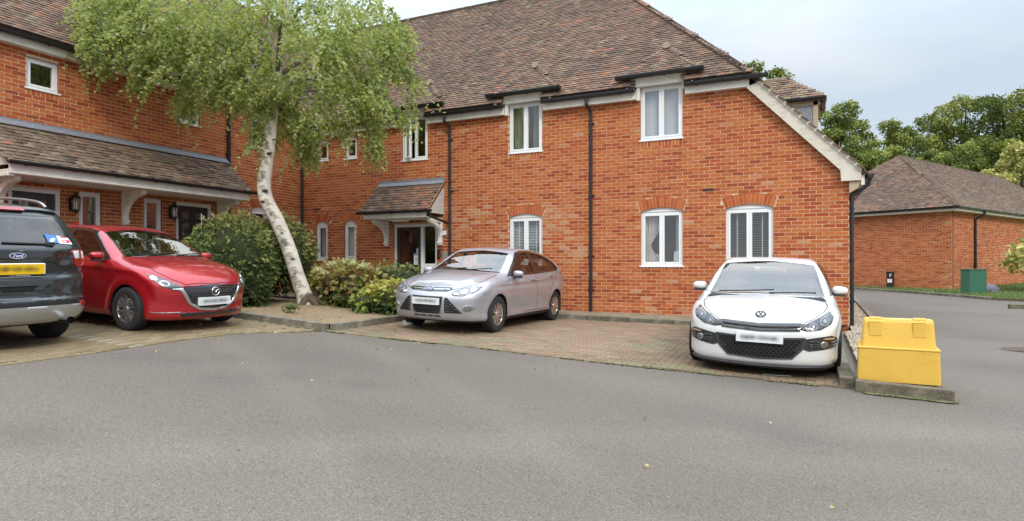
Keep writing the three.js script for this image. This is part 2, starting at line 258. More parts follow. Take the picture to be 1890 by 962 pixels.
// ---------------------------------------------------------------- plain clay tiles on a plane
const tileGeo = (() => { const g = new THREE.BoxGeometry(0.160, 0.165, 0.020, 2, 1, 1), p = g.attributes.position; for (let i = 0; i < p.count; i++) if (Math.abs(p.getX(i)) < 0.01) p.setZ(i, p.getZ(i) + 0.003); g.computeVertexNormals(); return g; })();
const TILES = [C(0.169, 0.098, 0.067), C(0.194, 0.120, 0.084), C(0.147, 0.091, 0.065), C(0.219, 0.130, 0.089), C(0.125, 0.077, 0.057), C(0.250, 0.138, 0.086), C(0.206, 0.144, 0.103), C(0.163, 0.120, 0.081), C(0.350, 0.156, 0.092), C(0.106, 0.072, 0.056), C(0.275, 0.204, 0.140), C(0.250, 0.186, 0.103)];
const tileMat = std(1, 1, 1, 0.92, { map: texGrain });
function tiles(roof, coll, F, poly, { red = () => 0, moss = () => 0, set, w = 0.165, gauge = 0.1, jit = 1 } = {}) {
  const us = poly.map(p => p[0]), vs = poly.map(p => p[1]), u0 = Math.min(...us), u1 = Math.max(...us), v0 = Math.min(...vs), v1 = Math.max(...vs);
  for (let r = 0; v0 + r * gauge < v1; r++) for (let k = -1; u0 + k * w < u1 + w; k++) {
    const u = u0 + (k + (r & 1) * 0.5 + 0.5) * w, v = v0 + r * gauge + 0.05; if (!inPoly(u, v, poly)) continue;
    const q = rnd(); let c = Math.floor(q * 5); const p2 = fbm(u * .55, v * .8, 2.2, 3);
    if (rnd() < 0.4) c = p2 > .5 ? [1, 3, 6, 3, 5][Math.floor(rnd() * 5)] : [0, 2, 4, 7, 9][Math.floor(rnd() * 5)];
    if (set) c = set[Math.floor(rnd() * set.length)];
    const rd = red(u, v), ms = moss(u, v);
    if (rnd() < rd) c = rd > .9 ? 8 : [5, 3, 8, 5][Math.floor(rnd() * 4)]; else if (rnd() < ms) c = [7, 11, 10, 6][Math.floor(rnd() * 4)]; else if (rnd() < .006) c = 10;
    const m = M4().makeRotationX(-0.15 + rr(-.035, .035) * jit); m.multiply(M4().makeRotationZ(rr(-.02, .02) * jit)).multiply(M4().makeRotationY(rr(-.02, .02) * jit));
    m.scale(V(w / 0.165, gauge / 0.1, 1)); m.setPosition(u + rr(-.003, .003), v + 0.025, 0.018 + rr(-.003, .003) * jit);
    coll.add(roof, M4().multiplyMatrices(F, m), c);
  }
}
function roofDeck(parent, name, F, poly, th = 0.05, m = mat.deck) { const g = prism(poly, th, M4().makeTranslation(0, 0, -th)); g.applyMatrix4(F); return part(name, g, m, parent); }
const capGeo = (() => { const g = new THREE.CylinderGeometry(0.1, 0.115, 0.30, 10, 1, true, -Math.PI / 2, Math.PI); g.rotateX(Math.PI / 2); return g; })();   // half round, along z, crown up
const capMat = std(.16, .12, .085, .95, { map: texGrain, side: THREE.DoubleSide });
function capRow(parent, a, b, name = 'ridge_tile', step = 0.27, lift = 0.0) {
  a = V(...a); b = V(...b); const d = b.clone().sub(a), n = Math.round(d.length() / step), dir = d.clone().normalize(), x = V().crossVectors(V(0, 1, 0), dir).normalize(), y = V().crossVectors(dir, x);
  for (let i = 0; i < n; i++) { const o = part(name, capGeo, capMat, parent), p = a.clone().addScaledVector(d, (i + .5) / n).addScaledVector(y, lift); M4().makeBasis(x, y, dir).setPosition(p).decompose(o.position, o.quaternion, o.scale); o.rotateX(rr(-.03, .03)); }
}
function gutterGeo(a, b, r = 0.058) {       // half-round channel with stop ends and brackets
  a = V(...a); b = V(...b); const L = a.distanceTo(b), d = b.clone().sub(a).normalize(), x = V().crossVectors(V(0, 1, 0), d).normalize(), G = [];
  const s = new THREE.Shape(); s.absarc(0, 0, r, Math.PI, 2 * Math.PI, false); s.lineTo(r, 0.014); s.lineTo(r - .008, 0.014); s.lineTo(r - .008, 0); s.absarc(0, 0, r - .006, 2 * Math.PI, Math.PI, true); s.lineTo(-r + .006, .014); s.lineTo(-r, .014); s.closePath();
  G.push(new THREE.ExtrudeGeometry(s, { depth: L, bevelEnabled: false, curveSegments: 8 }));
  const e = new THREE.Shape(); e.absarc(0, 0, r + .004, Math.PI, 2 * Math.PI, false); e.closePath();
  for (const t of [-.006, L - .006]) { const q = new THREE.ExtrudeGeometry(e, { depth: .012, bevelEnabled: false, curveSegments: 8 }); q.translate(0, 0.01, t); G.push(q); }
  for (let t = 0.25; t < L; t += 0.8) { const q = new THREE.ExtrudeGeometry(e, { depth: .03, bevelEnabled: false, curveSegments: 6 }); q.scale(1.1, 1.12, 1); q.translate(0, 0, t); G.push(q); }
  const g = merge(G.map(q => uvm(q))); g.applyMatrix4(M4().makeBasis(x, V(0, 1, 0), d).setPosition(a)); return g;
}
function downpipe(parent, pts, clips = [], r = 0.036, clipDir = [0, 0, -1]) {
  const P = part('downpipe', polyTube(pts, r, 10), mat.gutter, parent), last = pts[pts.length - 1];
  for (const y of clips) { const g = merge([new THREE.CylinderGeometry(r + .008, r + .008, .045, 10), box(-.075, .075, -.02, .02, -.045, -.03)].map(q => q)); g.applyMatrix4(basis([last[0], y, last[2]], [-clipDir[2] || 1e-9, 0, clipDir[0]], [0, 1, 0])); part('bracket', g, mat.gutter, P); }
  return P;
}
// gallows bracket; local x out from the wall, y up, thickness along z
function gallows(parent, F, out, drop, th = 0.09) {
  const curve = []; const N = 12;
  for (let i = 0; i <= N; i++) { const t = i / N * Math.PI / 2; curve.push([0.075 + (out - 0.09) * (1 - Math.cos(t)), -drop * .84 + (drop * .84 - 0.11) * Math.sin(t)]); }
  for (let i = N; i >= 0; i--) { const t = i / N * Math.PI / 2; curve.push([0.075 + (out - 0.11) * (1 - Math.cos(t)) - 0.085 * Math.sin(Math.PI / 2 - t * .3) * .9, -drop * .84 + (drop * .84 - 0.02) * Math.sin(t) + .05 * (1 - t)]); }
  const q = [rbox(0.0, 0.085, -drop, 0, -th / 2, th / 2, .01), rbox(0.0, out, -0.085, 0, -th / 2 + .003, th / 2 - .003, .01), rbox(0.005, 0.11, -drop * .93, -drop * .84, -th / 2 - .008, th / 2 + .008, .01), rbox(0.01, 0.10, -drop * .98, -drop * .93, -th / 2 + .006, th / 2 - .006, .008)];
  q.push(prism(curve, th - 0.02, M4().makeTranslation(0, 0, -th / 2 + .01)));
  return part('bracket', merge(q).applyMatrix4(F), mat.wood, parent);
}
const I4 = M4();
const WINGX = -13.944;
const wingF = basis([WINGX, 0, 0], [0, 0, -1], [0, 1, 0]);
const rightF = basis([0, 0, 0], [0, 0, -1], [0, 1, 0]);

// ================================================================ the main block
const house = thing('apartment_building', 'two storey orange brick block of flats with hipped brown tiled roof and small tiled dormers', 'building');
{
  const coll = new Pieces('brick', brickGeo, mat.brick, BRICKS, 235);
  coll.archMats = BRICKS.map(c => { const m = mat.brick.clone(); m.color.copy(c); return m; });
  const O = {
    A: { u0: -4.065, u1: -3.155, v0: 4.27, v1: 5.44, sillRow: true }, B: { u0: -7.29, u1: -6.42, v0: 4.24, v1: 5.42, sillRow: true }, Cw: { u0: -10.43, u1: -9.63, v0: 4.28, v1: 5.42, sillRow: true },
    S1: { u0: -13.38, u1: -12.94, v0: 4.48, v1: 5.08, sillRow: true }, S2: { u0: -12.36, u1: -11.93, v0: 4.47, v1: 5.08, sillRow: true },
    K: { u0: -4.06, u1: -3.15, v0: 1.50, v1: 2.69, arch: 0.085, sillRow: true }, L: { u0: -2.27, u1: -1.35, v0: 1.45, v1: 2.69, arch: 0.085, sillRow: true }, Fw: { u0: -7.29, u1: -6.42, v0: 1.50, v1: 2.67, arch: 0.085, sillRow: true },
    T1: { u0: -13.4, u1: -12.97, v0: 1.67, v1: 2.67, arch: 0.095 }, T2: { u0: -12.38, u1: -11.96, v0: 1.68, v1: 2.67, arch: 0.095 },
    D: { u0: -10.71, u1: -9.36, v0: 0.46, v1: 2.60 },
  };
  const pale = (u, v) => { const a = sstep(.52, .75, fbm(u * .8 + 3, v * 1.1, 4, 4)); return a * .75 * sstep(-9.6, -8.2, u) * sstep(-3.0, -5.0, u) * Math.exp(-(((v - 2.5) / 1.1) ** 2)) + .5 * sstep(.75, .5, v) * a + .015; };
  const poly = [[WINGX + .002, 0.2], [0, 0.2], [0, 3.22], [-.16, 3.42], [-1.82, 5.2], [-3.1, 5.2], [-3.1, 5.52], [-4.12, 5.52], [-4.12, 5.2], [-6.37, 5.2], [-6.37, 5.5], [-7.34, 5.5], [-7.34, 5.2], [-9.58, 5.2], [-9.58, 5.5], [-10.48, 5.5], [-10.48, 5.2], [WINGX + .002, 5.2]];
  const wf = wall(house, coll, I4, poly, Object.values(O), { pale });
  coll.add(wf, M4().makeTranslation(-2.62, 3.1125, 0.003), 11, 3); coll.add(wf, M4().makeTranslation(-13.35, 3.1125, 0.003), 11);
  wall(house, coll, rightF, [[0.304, 0.2], [9.2, 0.2], [9.2, 3.2], [0.304, 3.2]], [], { pale: () => .05 });
  // rear and left closing walls, floors: plain brick, unseen from the car park
  part('rear_wall', box(-18.4, 0, 0.2, 5.2, -9.5, -9.2), mat.reveal, house);
  // windows
  windowUnit(house, I4, O.A, { lights: 2, label: 'upper two light casement nearest the sloping gable', room: [.30, .31, .32], deep: .62, recess: .03, roller: [.52, .57, .62] });
  windowUnit(house, I4, O.B, { lights: 2, label: 'upper casement with green curtains above the grey blinds', room: [.03, .035, .025], recess: .03, drapes: [{ u0: -7.25, u1: -6.86, c: [.20, .23, .15] }, { u0: -6.72, u1: -6.45, c: [.14, .17, .10] }] });
  windowUnit(house, I4, O.Cw, { lights: 2, label: 'upper casement with one sash swung open', room: [.07, .045, .03], openLeft: 0.55, recess: .03, drapes: [{ u0: -10.40, u1: -10.22, c: [.45, .42, .36] }] });
  windowUnit(house, I4, O.S1, { label: 'small upper window beside the corner pipe', room: [.16, .2, .24], deep: .5 });
  windowUnit(house, I4, O.S2, { label: 'small upper window with an ornament on its sill', room: [.03, .03, .03] });
  windowUnit(house, I4, O.K, { lights: 2, label: 'arched ground floor window with tied back net curtain', room: [.05, .055, .045], drapes: [{ u0: -4.0, u1: -3.66, c: [.55, .54, .50], tie: 1, side: -1 }, { u0: -3.33, u1: -3.2, c: [.5, .5, .45] }] });
  windowUnit(house, I4, O.L, { lights: 2, label: 'arched ground floor window with dark open venetian blind', room: [.012, .014, .012], blind: { pitch: .05, w: .02, tilt: .1, c: [.30, .34, .30], tapes: 1 } });
  windowUnit(house, I4, O.Fw, { lights: 2, label: 'arched window with pale venetian blinds behind the silver car', room: [.05, .06, .05], blind: { pitch: .038, w: .034, tilt: .55, c: [.50, .56, .54], tapes: 1 } });
  windowUnit(house, I4, O.T1, { label: 'slim arched window with grey voile beside the corner pipe', room: [.05, .05, .05], vertical: { tilt: .0, c: [.42, .42, .40] } });
  windowUnit(house, I4, O.T2, { label: 'slim arched window with vertical blind left of the porch', room: [.04, .05, .05], vertical: { tilt: .5, c: [.72, .76, .70] } });
  // entrance door with side light
  {
    const { u0, u1, v0, v1 } = O.D, z0 = -0.14, z1 = -0.05, f = 0.07, mu = -9.84;
    const D = part('entrance_door', merge([box(u0, u0 + f, v0, v1, z0, z1), box(u1 - f, u1, v0, v1, z0, z1), box(u0 + f, u1 - f, v1 - f, v1, z0, z1), box(mu - .04, mu + .04, v0, v1 - f, z0 + .002, z1 - .002), box(mu + .04, u1 - f, 1.38, 1.56, z0 + .004, z1 - .004), box(mu + .04, u1 - f, v0, v0 + .12, z0 + .004, z1 - .004)]), mat.upvc, house, 'dark glazed front door in a white frame with side light');
    const brown = std(.055, .034, .024, .5, { map: texWood });
    const a = u0 + f + .004, b = mu - .044, s = .085;
    part('leaf', merge([rbox(a, a + s, v0 + .02, v1 - f - .004, z0 + .01, z1 - .008), rbox(b - s, b, v0 + .02, v1 - f - .004, z0 + .01, z1 - .008), rbox(a + s, b - s, v1 - f - .1, v1 - f - .004, z0 + .01, z1 - .008), rbox(a + s, b - s, v0 + .02, v0 + .22, z0 + .01, z1 - .008), rbox(a + s, b - s, 1.28, 1.40, z0 + .01, z1 - .01)]), brown, D);
    const P = (x0, x1, y0, y1) => { const g = new THREE.PlaneGeometry(x1 - x0, y1 - y0); g.translate((x0 + x1) / 2, (y0 + y1) / 2, z1 - .045); return g; };
    part('pane', P(a + s, b - s, 1.4, v1 - f - .1), mat.glass, D); part('pane', P(a + s, b - s, v0 + .22, 1.28), mat.glass, D);
    part('side_light', P(mu + .04, u1 - f, 1.56, v1 - f), mat.glass, D); part('side_light', P(mu + .04, u1 - f, v0 + .12, 1.38), mat.glass, D);
    part('handle', merge([rod([b - .04, 1.42, z1], [b - .04, 1.42, z1 + .05], .01), rod([b - .04, 1.30, z1 + .05], [b - .04, 1.56, z1 + .05], .011)]), std(.5, .45, .35, .35, { metalness: .8 }), D);
    const nt = document.createElement('canvas'); nt.width = 128; nt.height = 256; const cx = nt.getContext('2d'); cx.fillStyle = '#dfe6ee'; cx.fillRect(0, 0, 128, 256); cx.fillStyle = '#7fa6cf'; cx.fillRect(0, 0, 128, 44); cx.fillStyle = '#5d7fae'; cx.beginPath(); cx.arc(64, 140, 34, 0, 7); cx.fill(); cx.fillStyle = '#e8eef4'; cx.fillRect(50, 126, 28, 28); cx.fillStyle = '#8a98a8'; for (let i = 0; i < 5; i++) cx.fillRect(16, 190 + i * 12, 96, 4);
    const tx = new THREE.CanvasTexture(nt); tx.colorSpace = THREE.SRGBColorSpace;
    const ng = new THREE.BoxGeometry(.16, .30, .002); ng.translate(-10.04, 1.68, z1 - .038); part('notice', ng, new THREE.MeshStandardMaterial({ map: tx, roughness: .8 }), D);
    const ng2 = new THREE.BoxGeometry(.07, .14, .002); ng2.translate(-10.0, 1.9, z1 - .038); part('notice', ng2, std(.62, .68, .74, .8), D);
    part('interior', merge([box(-11.2, -9.0, .3, 2.8, -2.4, -2.35), box(-11.25, -11.2, .3, 2.8, -2.35, -.301), box(-9.0, -8.95, .3, 2.8, -2.35, -.301), box(-11.2, -9, .3, .34, -2.35, -.301), box(-11.2, -9, 2.8, 2.85, -2.35, -.301)]), std(.045, .035, .028, .9), D);
  }
  part('entry_camera', rbox(-9.32, -9.23, 1.70, 1.93, 0, .06, .02), mat.black, house); part('intercom', merge([rbox(-9.16, -9.02, 1.62, 1.86, 0, .03, .006)]), std(.45, .46, .46, .4, { metalness: .5 }), house);
  part('vent_box', rbox(-9.15, -9.05, 2.28, 2.40, 0.006, .07, .01), mat.upvc, house);
  // ---- roofs
  const tc = new Pieces('tile', tileGeo, tileMat, TILES, 300);
  const EY = 5.40, EZ = 0.30, RH = 4.6, S2_ = Math.SQRT2;
  const frontR = basis([0, EY, EZ], [1, 0, 0], [0, 1, -1]);
  const hipX = y => 0.22 - (y - 3.33) / 1.05;
  const ridgeX = hipX(EY + RH);
  const notch = o => [[o.u0 - .09, 0], [o.u0 - .09, .345], [o.u1 + .07, .345], [o.u1 + .07, 0]];
  const fp = [[-13.75, 0], ...notch(O.Cw), ...notch(O.B), ...notch(O.A), [hipX(EY), 0], [ridgeX, RH * S2_], [-13.65 - RH, RH * S2_]];
  const roof = roofDeck(house, 'roof', frontR, fp);
  const spots = [[-6.55, 3.75, .75, .12], [-5.1, 1.75, .25, .06], [-4.2, 3.3, 1.2, .3]];
  tiles(roof, tc, frontR, fp, {
    red: (u, v) => { if (Math.abs(u + 6.5) < .34 && Math.abs(v - 3.85) < .07 || Math.abs(u + 6.2) < .3 && Math.abs(v - 3.98) < .055 || Math.abs(u + 5.3) < .26 && Math.abs(v - 1.95) < .055) return .97; const hip = hipX(EY + v / S2_) - u; return .14 * sstep(.5, .62, fbm(u * .7, v * .9, 9, 3)) + .25 * sstep(1.2, .1, v) * .6 + .5 * sstep(1.1, .1, hip) * sstep(2, 4, v); },
    moss: (u, v) => .55 * sstep(4.6, 6.5, v) * sstep(.35, .6, fbm(u, v, 5, 3)) + .08,
  });
  const rightR = basis([0.30, 3.33 + (0.22 - 0.30) * 1.05, 0.14], [0, 0, -1], [-1, 1.05, 0]);
  const toV = x => (0.30 - x) * Math.hypot(1, 1.05);
  const rp = [[0, 0], [9.3, 0], [9.3, toV(hipX(EY + .4))], [RH + .0, toV(ridgeX)], [0, toV(hipX(EY + .12))]];
  const roofR = roofDeck(house, 'roof', rightR, rp);
  tiles(roofR, tc, rightR, rp, { red: () => .35 });
  capRow(roof, [hipX(EY) - .03, EY + .05, EZ - .0], [ridgeX, EY + RH + .04, EZ - RH], 'hip_tile', .24);
  capRow(roof, [-18.1, EY + RH + .03, EZ - RH], [ridgeX, EY + RH + .03, EZ - RH], 'ridge_tile', .3);
  const backR = basis([0, EY + .0, EZ - 2 * RH], [-1, 0, 0], [0, 1, 1]);
  roofDeck(house, 'roof', backR, [[-hipX(EY), 0], [18.4, 0], [18.4, RH * S2_], [-ridgeX, RH * S2_]], .05, std(.13, .085, .065, .9));
  // verge of the sloping gable: the tile ends over a barge board
  part('barge_board', merge([prism([[-1.86, 5.155], [-1.62, 5.235], [.2, 3.325], [.2, 3.135], [-.14, 3.135], [-.15, 3.345]], .035, M4().makeTranslation(0, 0, .11)), prism([[-1.66, 5.245], [-1.56, 5.245], [.215, 3.38], [.205, 3.29]], .02, M4().makeTranslation(0, 0, .146))]), std(.74, .70, .63, .8, { map: texWood, bumpMap: bumpGrain, bumpScale: .002 }), house, 'weathered white sloping barge board with flaking paint');
  part('soffit_return', prism([[.003, 3.13], [.2, 3.13], [.16, 3.0], [.003, 2.9]], .10, M4().makeTranslation(0, 0, .0)), mat.woodTan, house);
  
  // eaves: fascia and gutters between the dormers
  const runs = [[-13.75, -10.52], [-9.56, -7.36], [-6.34, -4.14], [-3.08, -1.44]];
  for (const [a, b] of runs) {
    part('fascia', merge([box(a, Math.min(b, -1.8), 5.165, 5.325, .12, .155), box(a, Math.min(b, -1.85), 5.185, 5.2, .0, .12)]), mat.wood, house);
    part('gutter', gutterGeo([a, 5.355, .235], [b, 5.355, .235], .066), mat.gutter, house);
  }
  // dormers
  for (const [n, xl, xr, xp, yg, yp] of [['A', -4.50, -2.74, -3.63, 5.64, 6.48], ['B', -7.72, -5.93, -6.88, 5.62, 6.48], ['C', -10.75, -9.08, -9.97, 5.60, 6.44]]) {
    const zf = .20, zb = EZ - (yg - EY), zp = EZ - (yp - EY) + .05;
    const L = [xl, yg, zf], R = [xr, yg, zf], Pk = [xp, yp, zp], Lb = [xl, yg, zb - .1], Rb = [xr, yg, zb - .1];
    const slope = Math.hypot(yp - yg, zf - zp), DF = basis(L, [1, 0, 0], [0, yp - yg, zp - zf]);
    const D = part('dormer', quadGeo([L, R, Pk, R, Rb, Pk, Lb, L, Pk, L, Lb, R, Lb, Rb, R].reduce((a, p, i) => { if (i % 3 === 0) a.push([]); a[a.length - 1].push(p); return a; }, [])), mat.deck, house);
    tiles(D, tc, DF, [[-.02, -.04], [xr - xl + .02, -.04], [xp - xl + .06, slope], [xp - xl - .06, slope]], { moss: () => .22, red: () => .15 });
    
    capRow(D, [xr + .02, yg + .03, zf - .02], [xp + .02, yp + .03, zp], 'hip_tile', .2, -.02); capRow(D, [xl - .02, yg + .03, zf - .02], [xp - .02, yp + .03, zp], 'hip_tile', .2, -.06);
    const cap = new THREE.CylinderGeometry(.085, .10, .2, 12, 1, false); cap.rotateX(Math.PI / 2 - .3); cap.translate(xp, yp + .02, zp + .02); part('ridge_end', cap, std(.34, .25, .19, .9, { map: texGrain }), D);
    const o = n === 'A' ? O.A : n === 'B' ? O.B : O.Cw;
    part('fascia', merge([rbox(xl + .22, xr - .16, o.v1 + .0, yg - .03, .02, .14, .006), box(xl + .12, xr - .06, yg - .035, yg - .015, -.1, .19)]), mat.wood, D);
    part('cheek', merge([prism([[zf - .04, yg - .02], [zb - .12, yg - .02], [zb + .3, 5.36], [zf - .02, 5.36]].map(([z, y]) => [-z, y]), .03, basis([xr - .18, 0, 0], [0, 0, -1], [0, 1, 0])), prism([[zf - .04, yg - .02], [zb - .12, yg - .02], [zb + .3, 5.36], [zf - .02, 5.36]].map(([z, y]) => [-z, y]), .03, basis([xl + .2, 0, 0], [0, 0, -1], [0, 1, 0]))]), mat.lead, D);
    part('gutter', gutterGeo([xl - .06, yg + .02, zf + .05], [xr + .06, yg + .02, zf + .06], .078), mat.gutter, D);
    // window surround carried up past the eaves
    part('surround', merge([box(o.u0 - .07, o.u0 - .001, 5.15, o.v1 + .02, -.04, .10), box(o.u1 + .001, o.u1 + .05, 5.3, o.v1 + .02, -.04, .08)]), mat.wood, D);
  }
  // dormer on the right-hand slope, seen above the barge board
  {
    const x1 = -.44, z0 = -1.8, z1 = -3.2, ye = 5.27, yp = 5.92, zm = (z0 + z1) / 2, xb = .22 - (ye - 3.33) / 1.05 - .3, xr = .22 - (yp - 3.33) / 1.05 - .1;
    const D = part('dormer', quadGeo([[[x1, ye, z0], [xb, ye, z0], [xr, yp, zm]], [[x1, ye, z1], [x1, ye, z0], [x1 - .75, yp, zm]], [[x1, ye, z0], [xr, yp, zm], [x1 - .75, yp, zm]], [[xb, ye, z1], [x1, ye, z1], [x1 - .75, yp, zm]]]), mat.deck, house);
    const sF = basis([xb, ye, z0 + .06], [1, 0, 0], [0, yp - ye, zm - z0]), sl = Math.hypot(yp - ye, zm - z0);
    tiles(D, tc, sF, [[-.6, -.02], [x1 - xb + .06, -.02], [x1 - .72 - xb, sl], [-.6, sl]], { red: () => .1, moss: () => .5 });
    const eF = basis([x1 + .06, ye, z0], [0, 0, -1], [-.75, yp - ye, 0]); tiles(D, tc, eF, [[0, -.02], [z0 - z1, -.02], [(z0 - z1) / 2, Math.hypot(.75, yp - ye)]], {});
    part('cheek', merge([box(xb - .2, x1 - .16, 4.2, ye - .16, z0 - .1, z0 - .05), box(xb - .2, x1 - .12, 4.2, ye - .16, z1, z1 + .05)]), mat.lead, D);
    part('post', merge([rbox(x1 - .17, x1 - .06, 4.2, ye - .06, z0 - .12, z0 - .03, .01), rbox(x1 - .17, x1 - .06, 4.2, ye - .06, z1, z1 + .1, .01)]), mat.woodTan, D);
    part('fascia', merge([box(xb - .2, x1 - .02, ye - .16, ye - .05, z0 - .06, z0 - .03), box(x1 - .05, x1 - .02, ye - .16, ye - .05, z1, z0 - .06)]), mat.woodTan, D);
    part('gutter', merge([gutterGeo([xb - .2, ye - .01, z0 + .05], [x1 + .08, ye - .01, z0 + .05], .06), gutterGeo([x1 + .05, ye - .01, z0 + .08], [x1 + .05, ye - .01, z1], .06)]), mat.gutter, D);
    part('window', merge([box(x1 - .12, x1 - .09, 4.25, ye - .17, z1 + .1, z0 - .13)]), mat.dark, D);
    capRow(D, [xr - .5, yp + .02, zm], [x1 - .7, yp + .02, zm], 'ridge_tile', .25);
  }
  // right-hand eaves gutter and its pipe at the corner, plus the two pipes on the front and one in the corner with the wing
  part('gutter', gutterGeo([.36, 3.235, .16], [.36, 3.235, -9.1]), mat.gutter, house); part('fascia', box(.2, .26, 3.05, 3.24, -9.1, .105), mat.wood, house);
  downpipe(house, [[.36, 3.18, -.02], [.33, 3.06, -.02], [.07, 2.86, -.02], [.055, 2.78, -.02], [.055, .24, -.02]], [2.6, 1.6, .8], .036, [-1, 0, 0]);
  for (const [x, b, cl] of [[-5.2, .40, [4.75, 3.1, 1.72, .95]], [-8.94, .45, [4.7, 3.4]]]) downpipe(house, [[x - .05, 5.30, .235], [x - .05, 5.16, .235], [x, 5.02, .06], [x, 4.9, .05], [x, b, .05]], cl);
  downpipe(house, [[WINGX + .09, 5.3, .2], [WINGX + .09, 5.1, .2], [WINGX + .09, 4.9, .055], [WINGX + .09, .6, .055]], [4.2, 2.6, 1.4]);
  // porch canopy over the door
  {
    const xl = -11.12, xr = -9.12, yt = 3.66, yb = 2.86, zo = .80;
    const PF = basis([xl, yb, zo], [1, 0, 0], [0, yt - yb, -zo]), sl = Math.hypot(yt - yb, zo);
    const P = roofDeck(house, 'porch_canopy', PF, [[0, 0], [xr - xl, 0], [xr - xl, sl], [0, sl]]); P.userData.label = 'small brown tiled porch canopy on white brackets over the entrance';
    tiles(P, tc, PF, [[-.04, -.05], [xr - xl + .02, -.05], [xr - xl + .02, sl - .05], [-.04, sl - .05]], { red: (u) => .18 + .45 * sstep(.7, 1.6, u), moss: u => .2 });
    part('flashing', merge([box(xl - .02, xr + .02, yt - .03, yt + .115, .008, .02), (() => { const g = box(0, xr - xl + .04, -.14, .0, .03, .036); g.applyMatrix4(basis([xl - .02, yt + .02, .012], [1, 0, 0], [0, yt - yb, -zo])); return g; })()]), mat.lead, P);
    part('gutter', gutterGeo([xl - .09, yb + .005, zo + .075], [xr + .14, yb + .005, zo + .075], .055), mat.gutter, P);
    part('fascia', merge([box(xl + .05, xr - .05, yb - .155, yb - .03, zo - .03, zo + .01), box(xl + .05, xr - .05, yb - .16, yb - .135, .01, zo - .03)]), mat.wood, P);
    for (const x of [xl + .02, xr - .045]) { const c = prism([[.0, yb - .04], [-zo + .01, yb - .04], [-.0, yt + .02]].map(([z, y]) => [z, y]), .03, basis([x, 0, 0.01], [0, 0, -1], [0, 1, 0])); part('cheek', c, std(.66, .66, .65, .85, { map: texWood }), P); }
    part('verge', rod([xr + .01, yb + .02, zo + .0], [xr + .01, yt + .02, .01], .018, 6), std(.36, .17, .09, .9), P);
    for (const x of [-10.9, -9.22]) gallows(P, basis([x, 2.69, .008], [0, 0, 1], [0, 1, 0]), .60, .66, .11);
    part('porch_light', merge([rbox(-10.42, -10.0, 2.64, 2.70, .3, .5, .015)]), mat.upvcWarm, P);
    downpipe(P, [[xr + .08, yb - .04, zo + .05], [xr + .08, yb - .14, zo + .02], [-8.97, 2.58, .08]], [], .034);
  }
  for (const cx of [coll, tc]) cx.flush(V(), cx === coll ? 'brickwork' : 'roof_tiling');
}
rebase(house, [-7, 0.2, -4.6]);
// things on the window sills, seen through the glass
solo('figurine', (() => { const g = new THREE.LatheGeometry([[0, 0], [.045, 0], [.05, .04], [.035, .09], [.02, .12], [.035, .15], [.03, .19], [0, .2]].map(p => new THREE.Vector2(...p)), 12); g.translate(-12.02, 4.535, -.2); return g; })(), std(.6, .55, .45, .5), 'small pale ornament on the sill of the second little upper window', 'ornament');
solo('water_jug', (() => { const g = merge([new THREE.CylinderGeometry(.075, .085, .2, 14), new THREE.TorusGeometry(.05, .011, 6, 12).translate(.09, 0, 0), new THREE.CylinderGeometry(.05, .075, .03, 14).translate(0, .115, 0)]); g.translate(-3.31, 1.70, -.26); return g; })(), std(.75, .76, .76, .4), 'white jug on the sill inside the net curtained window', 'jug');
solo('clay_ornament', (() => { const g = merge([new THREE.CylinderGeometry(.02, .06, .10, 10), new THREE.CylinderGeometry(.035, .07, .08, 12).translate(0, .08, 0)]); g.translate(-3.75, 1.645, -.28); return g; })(), std(.7, .38, .22, .5), 'small terracotta ornament behind the tied curtain', 'ornament');

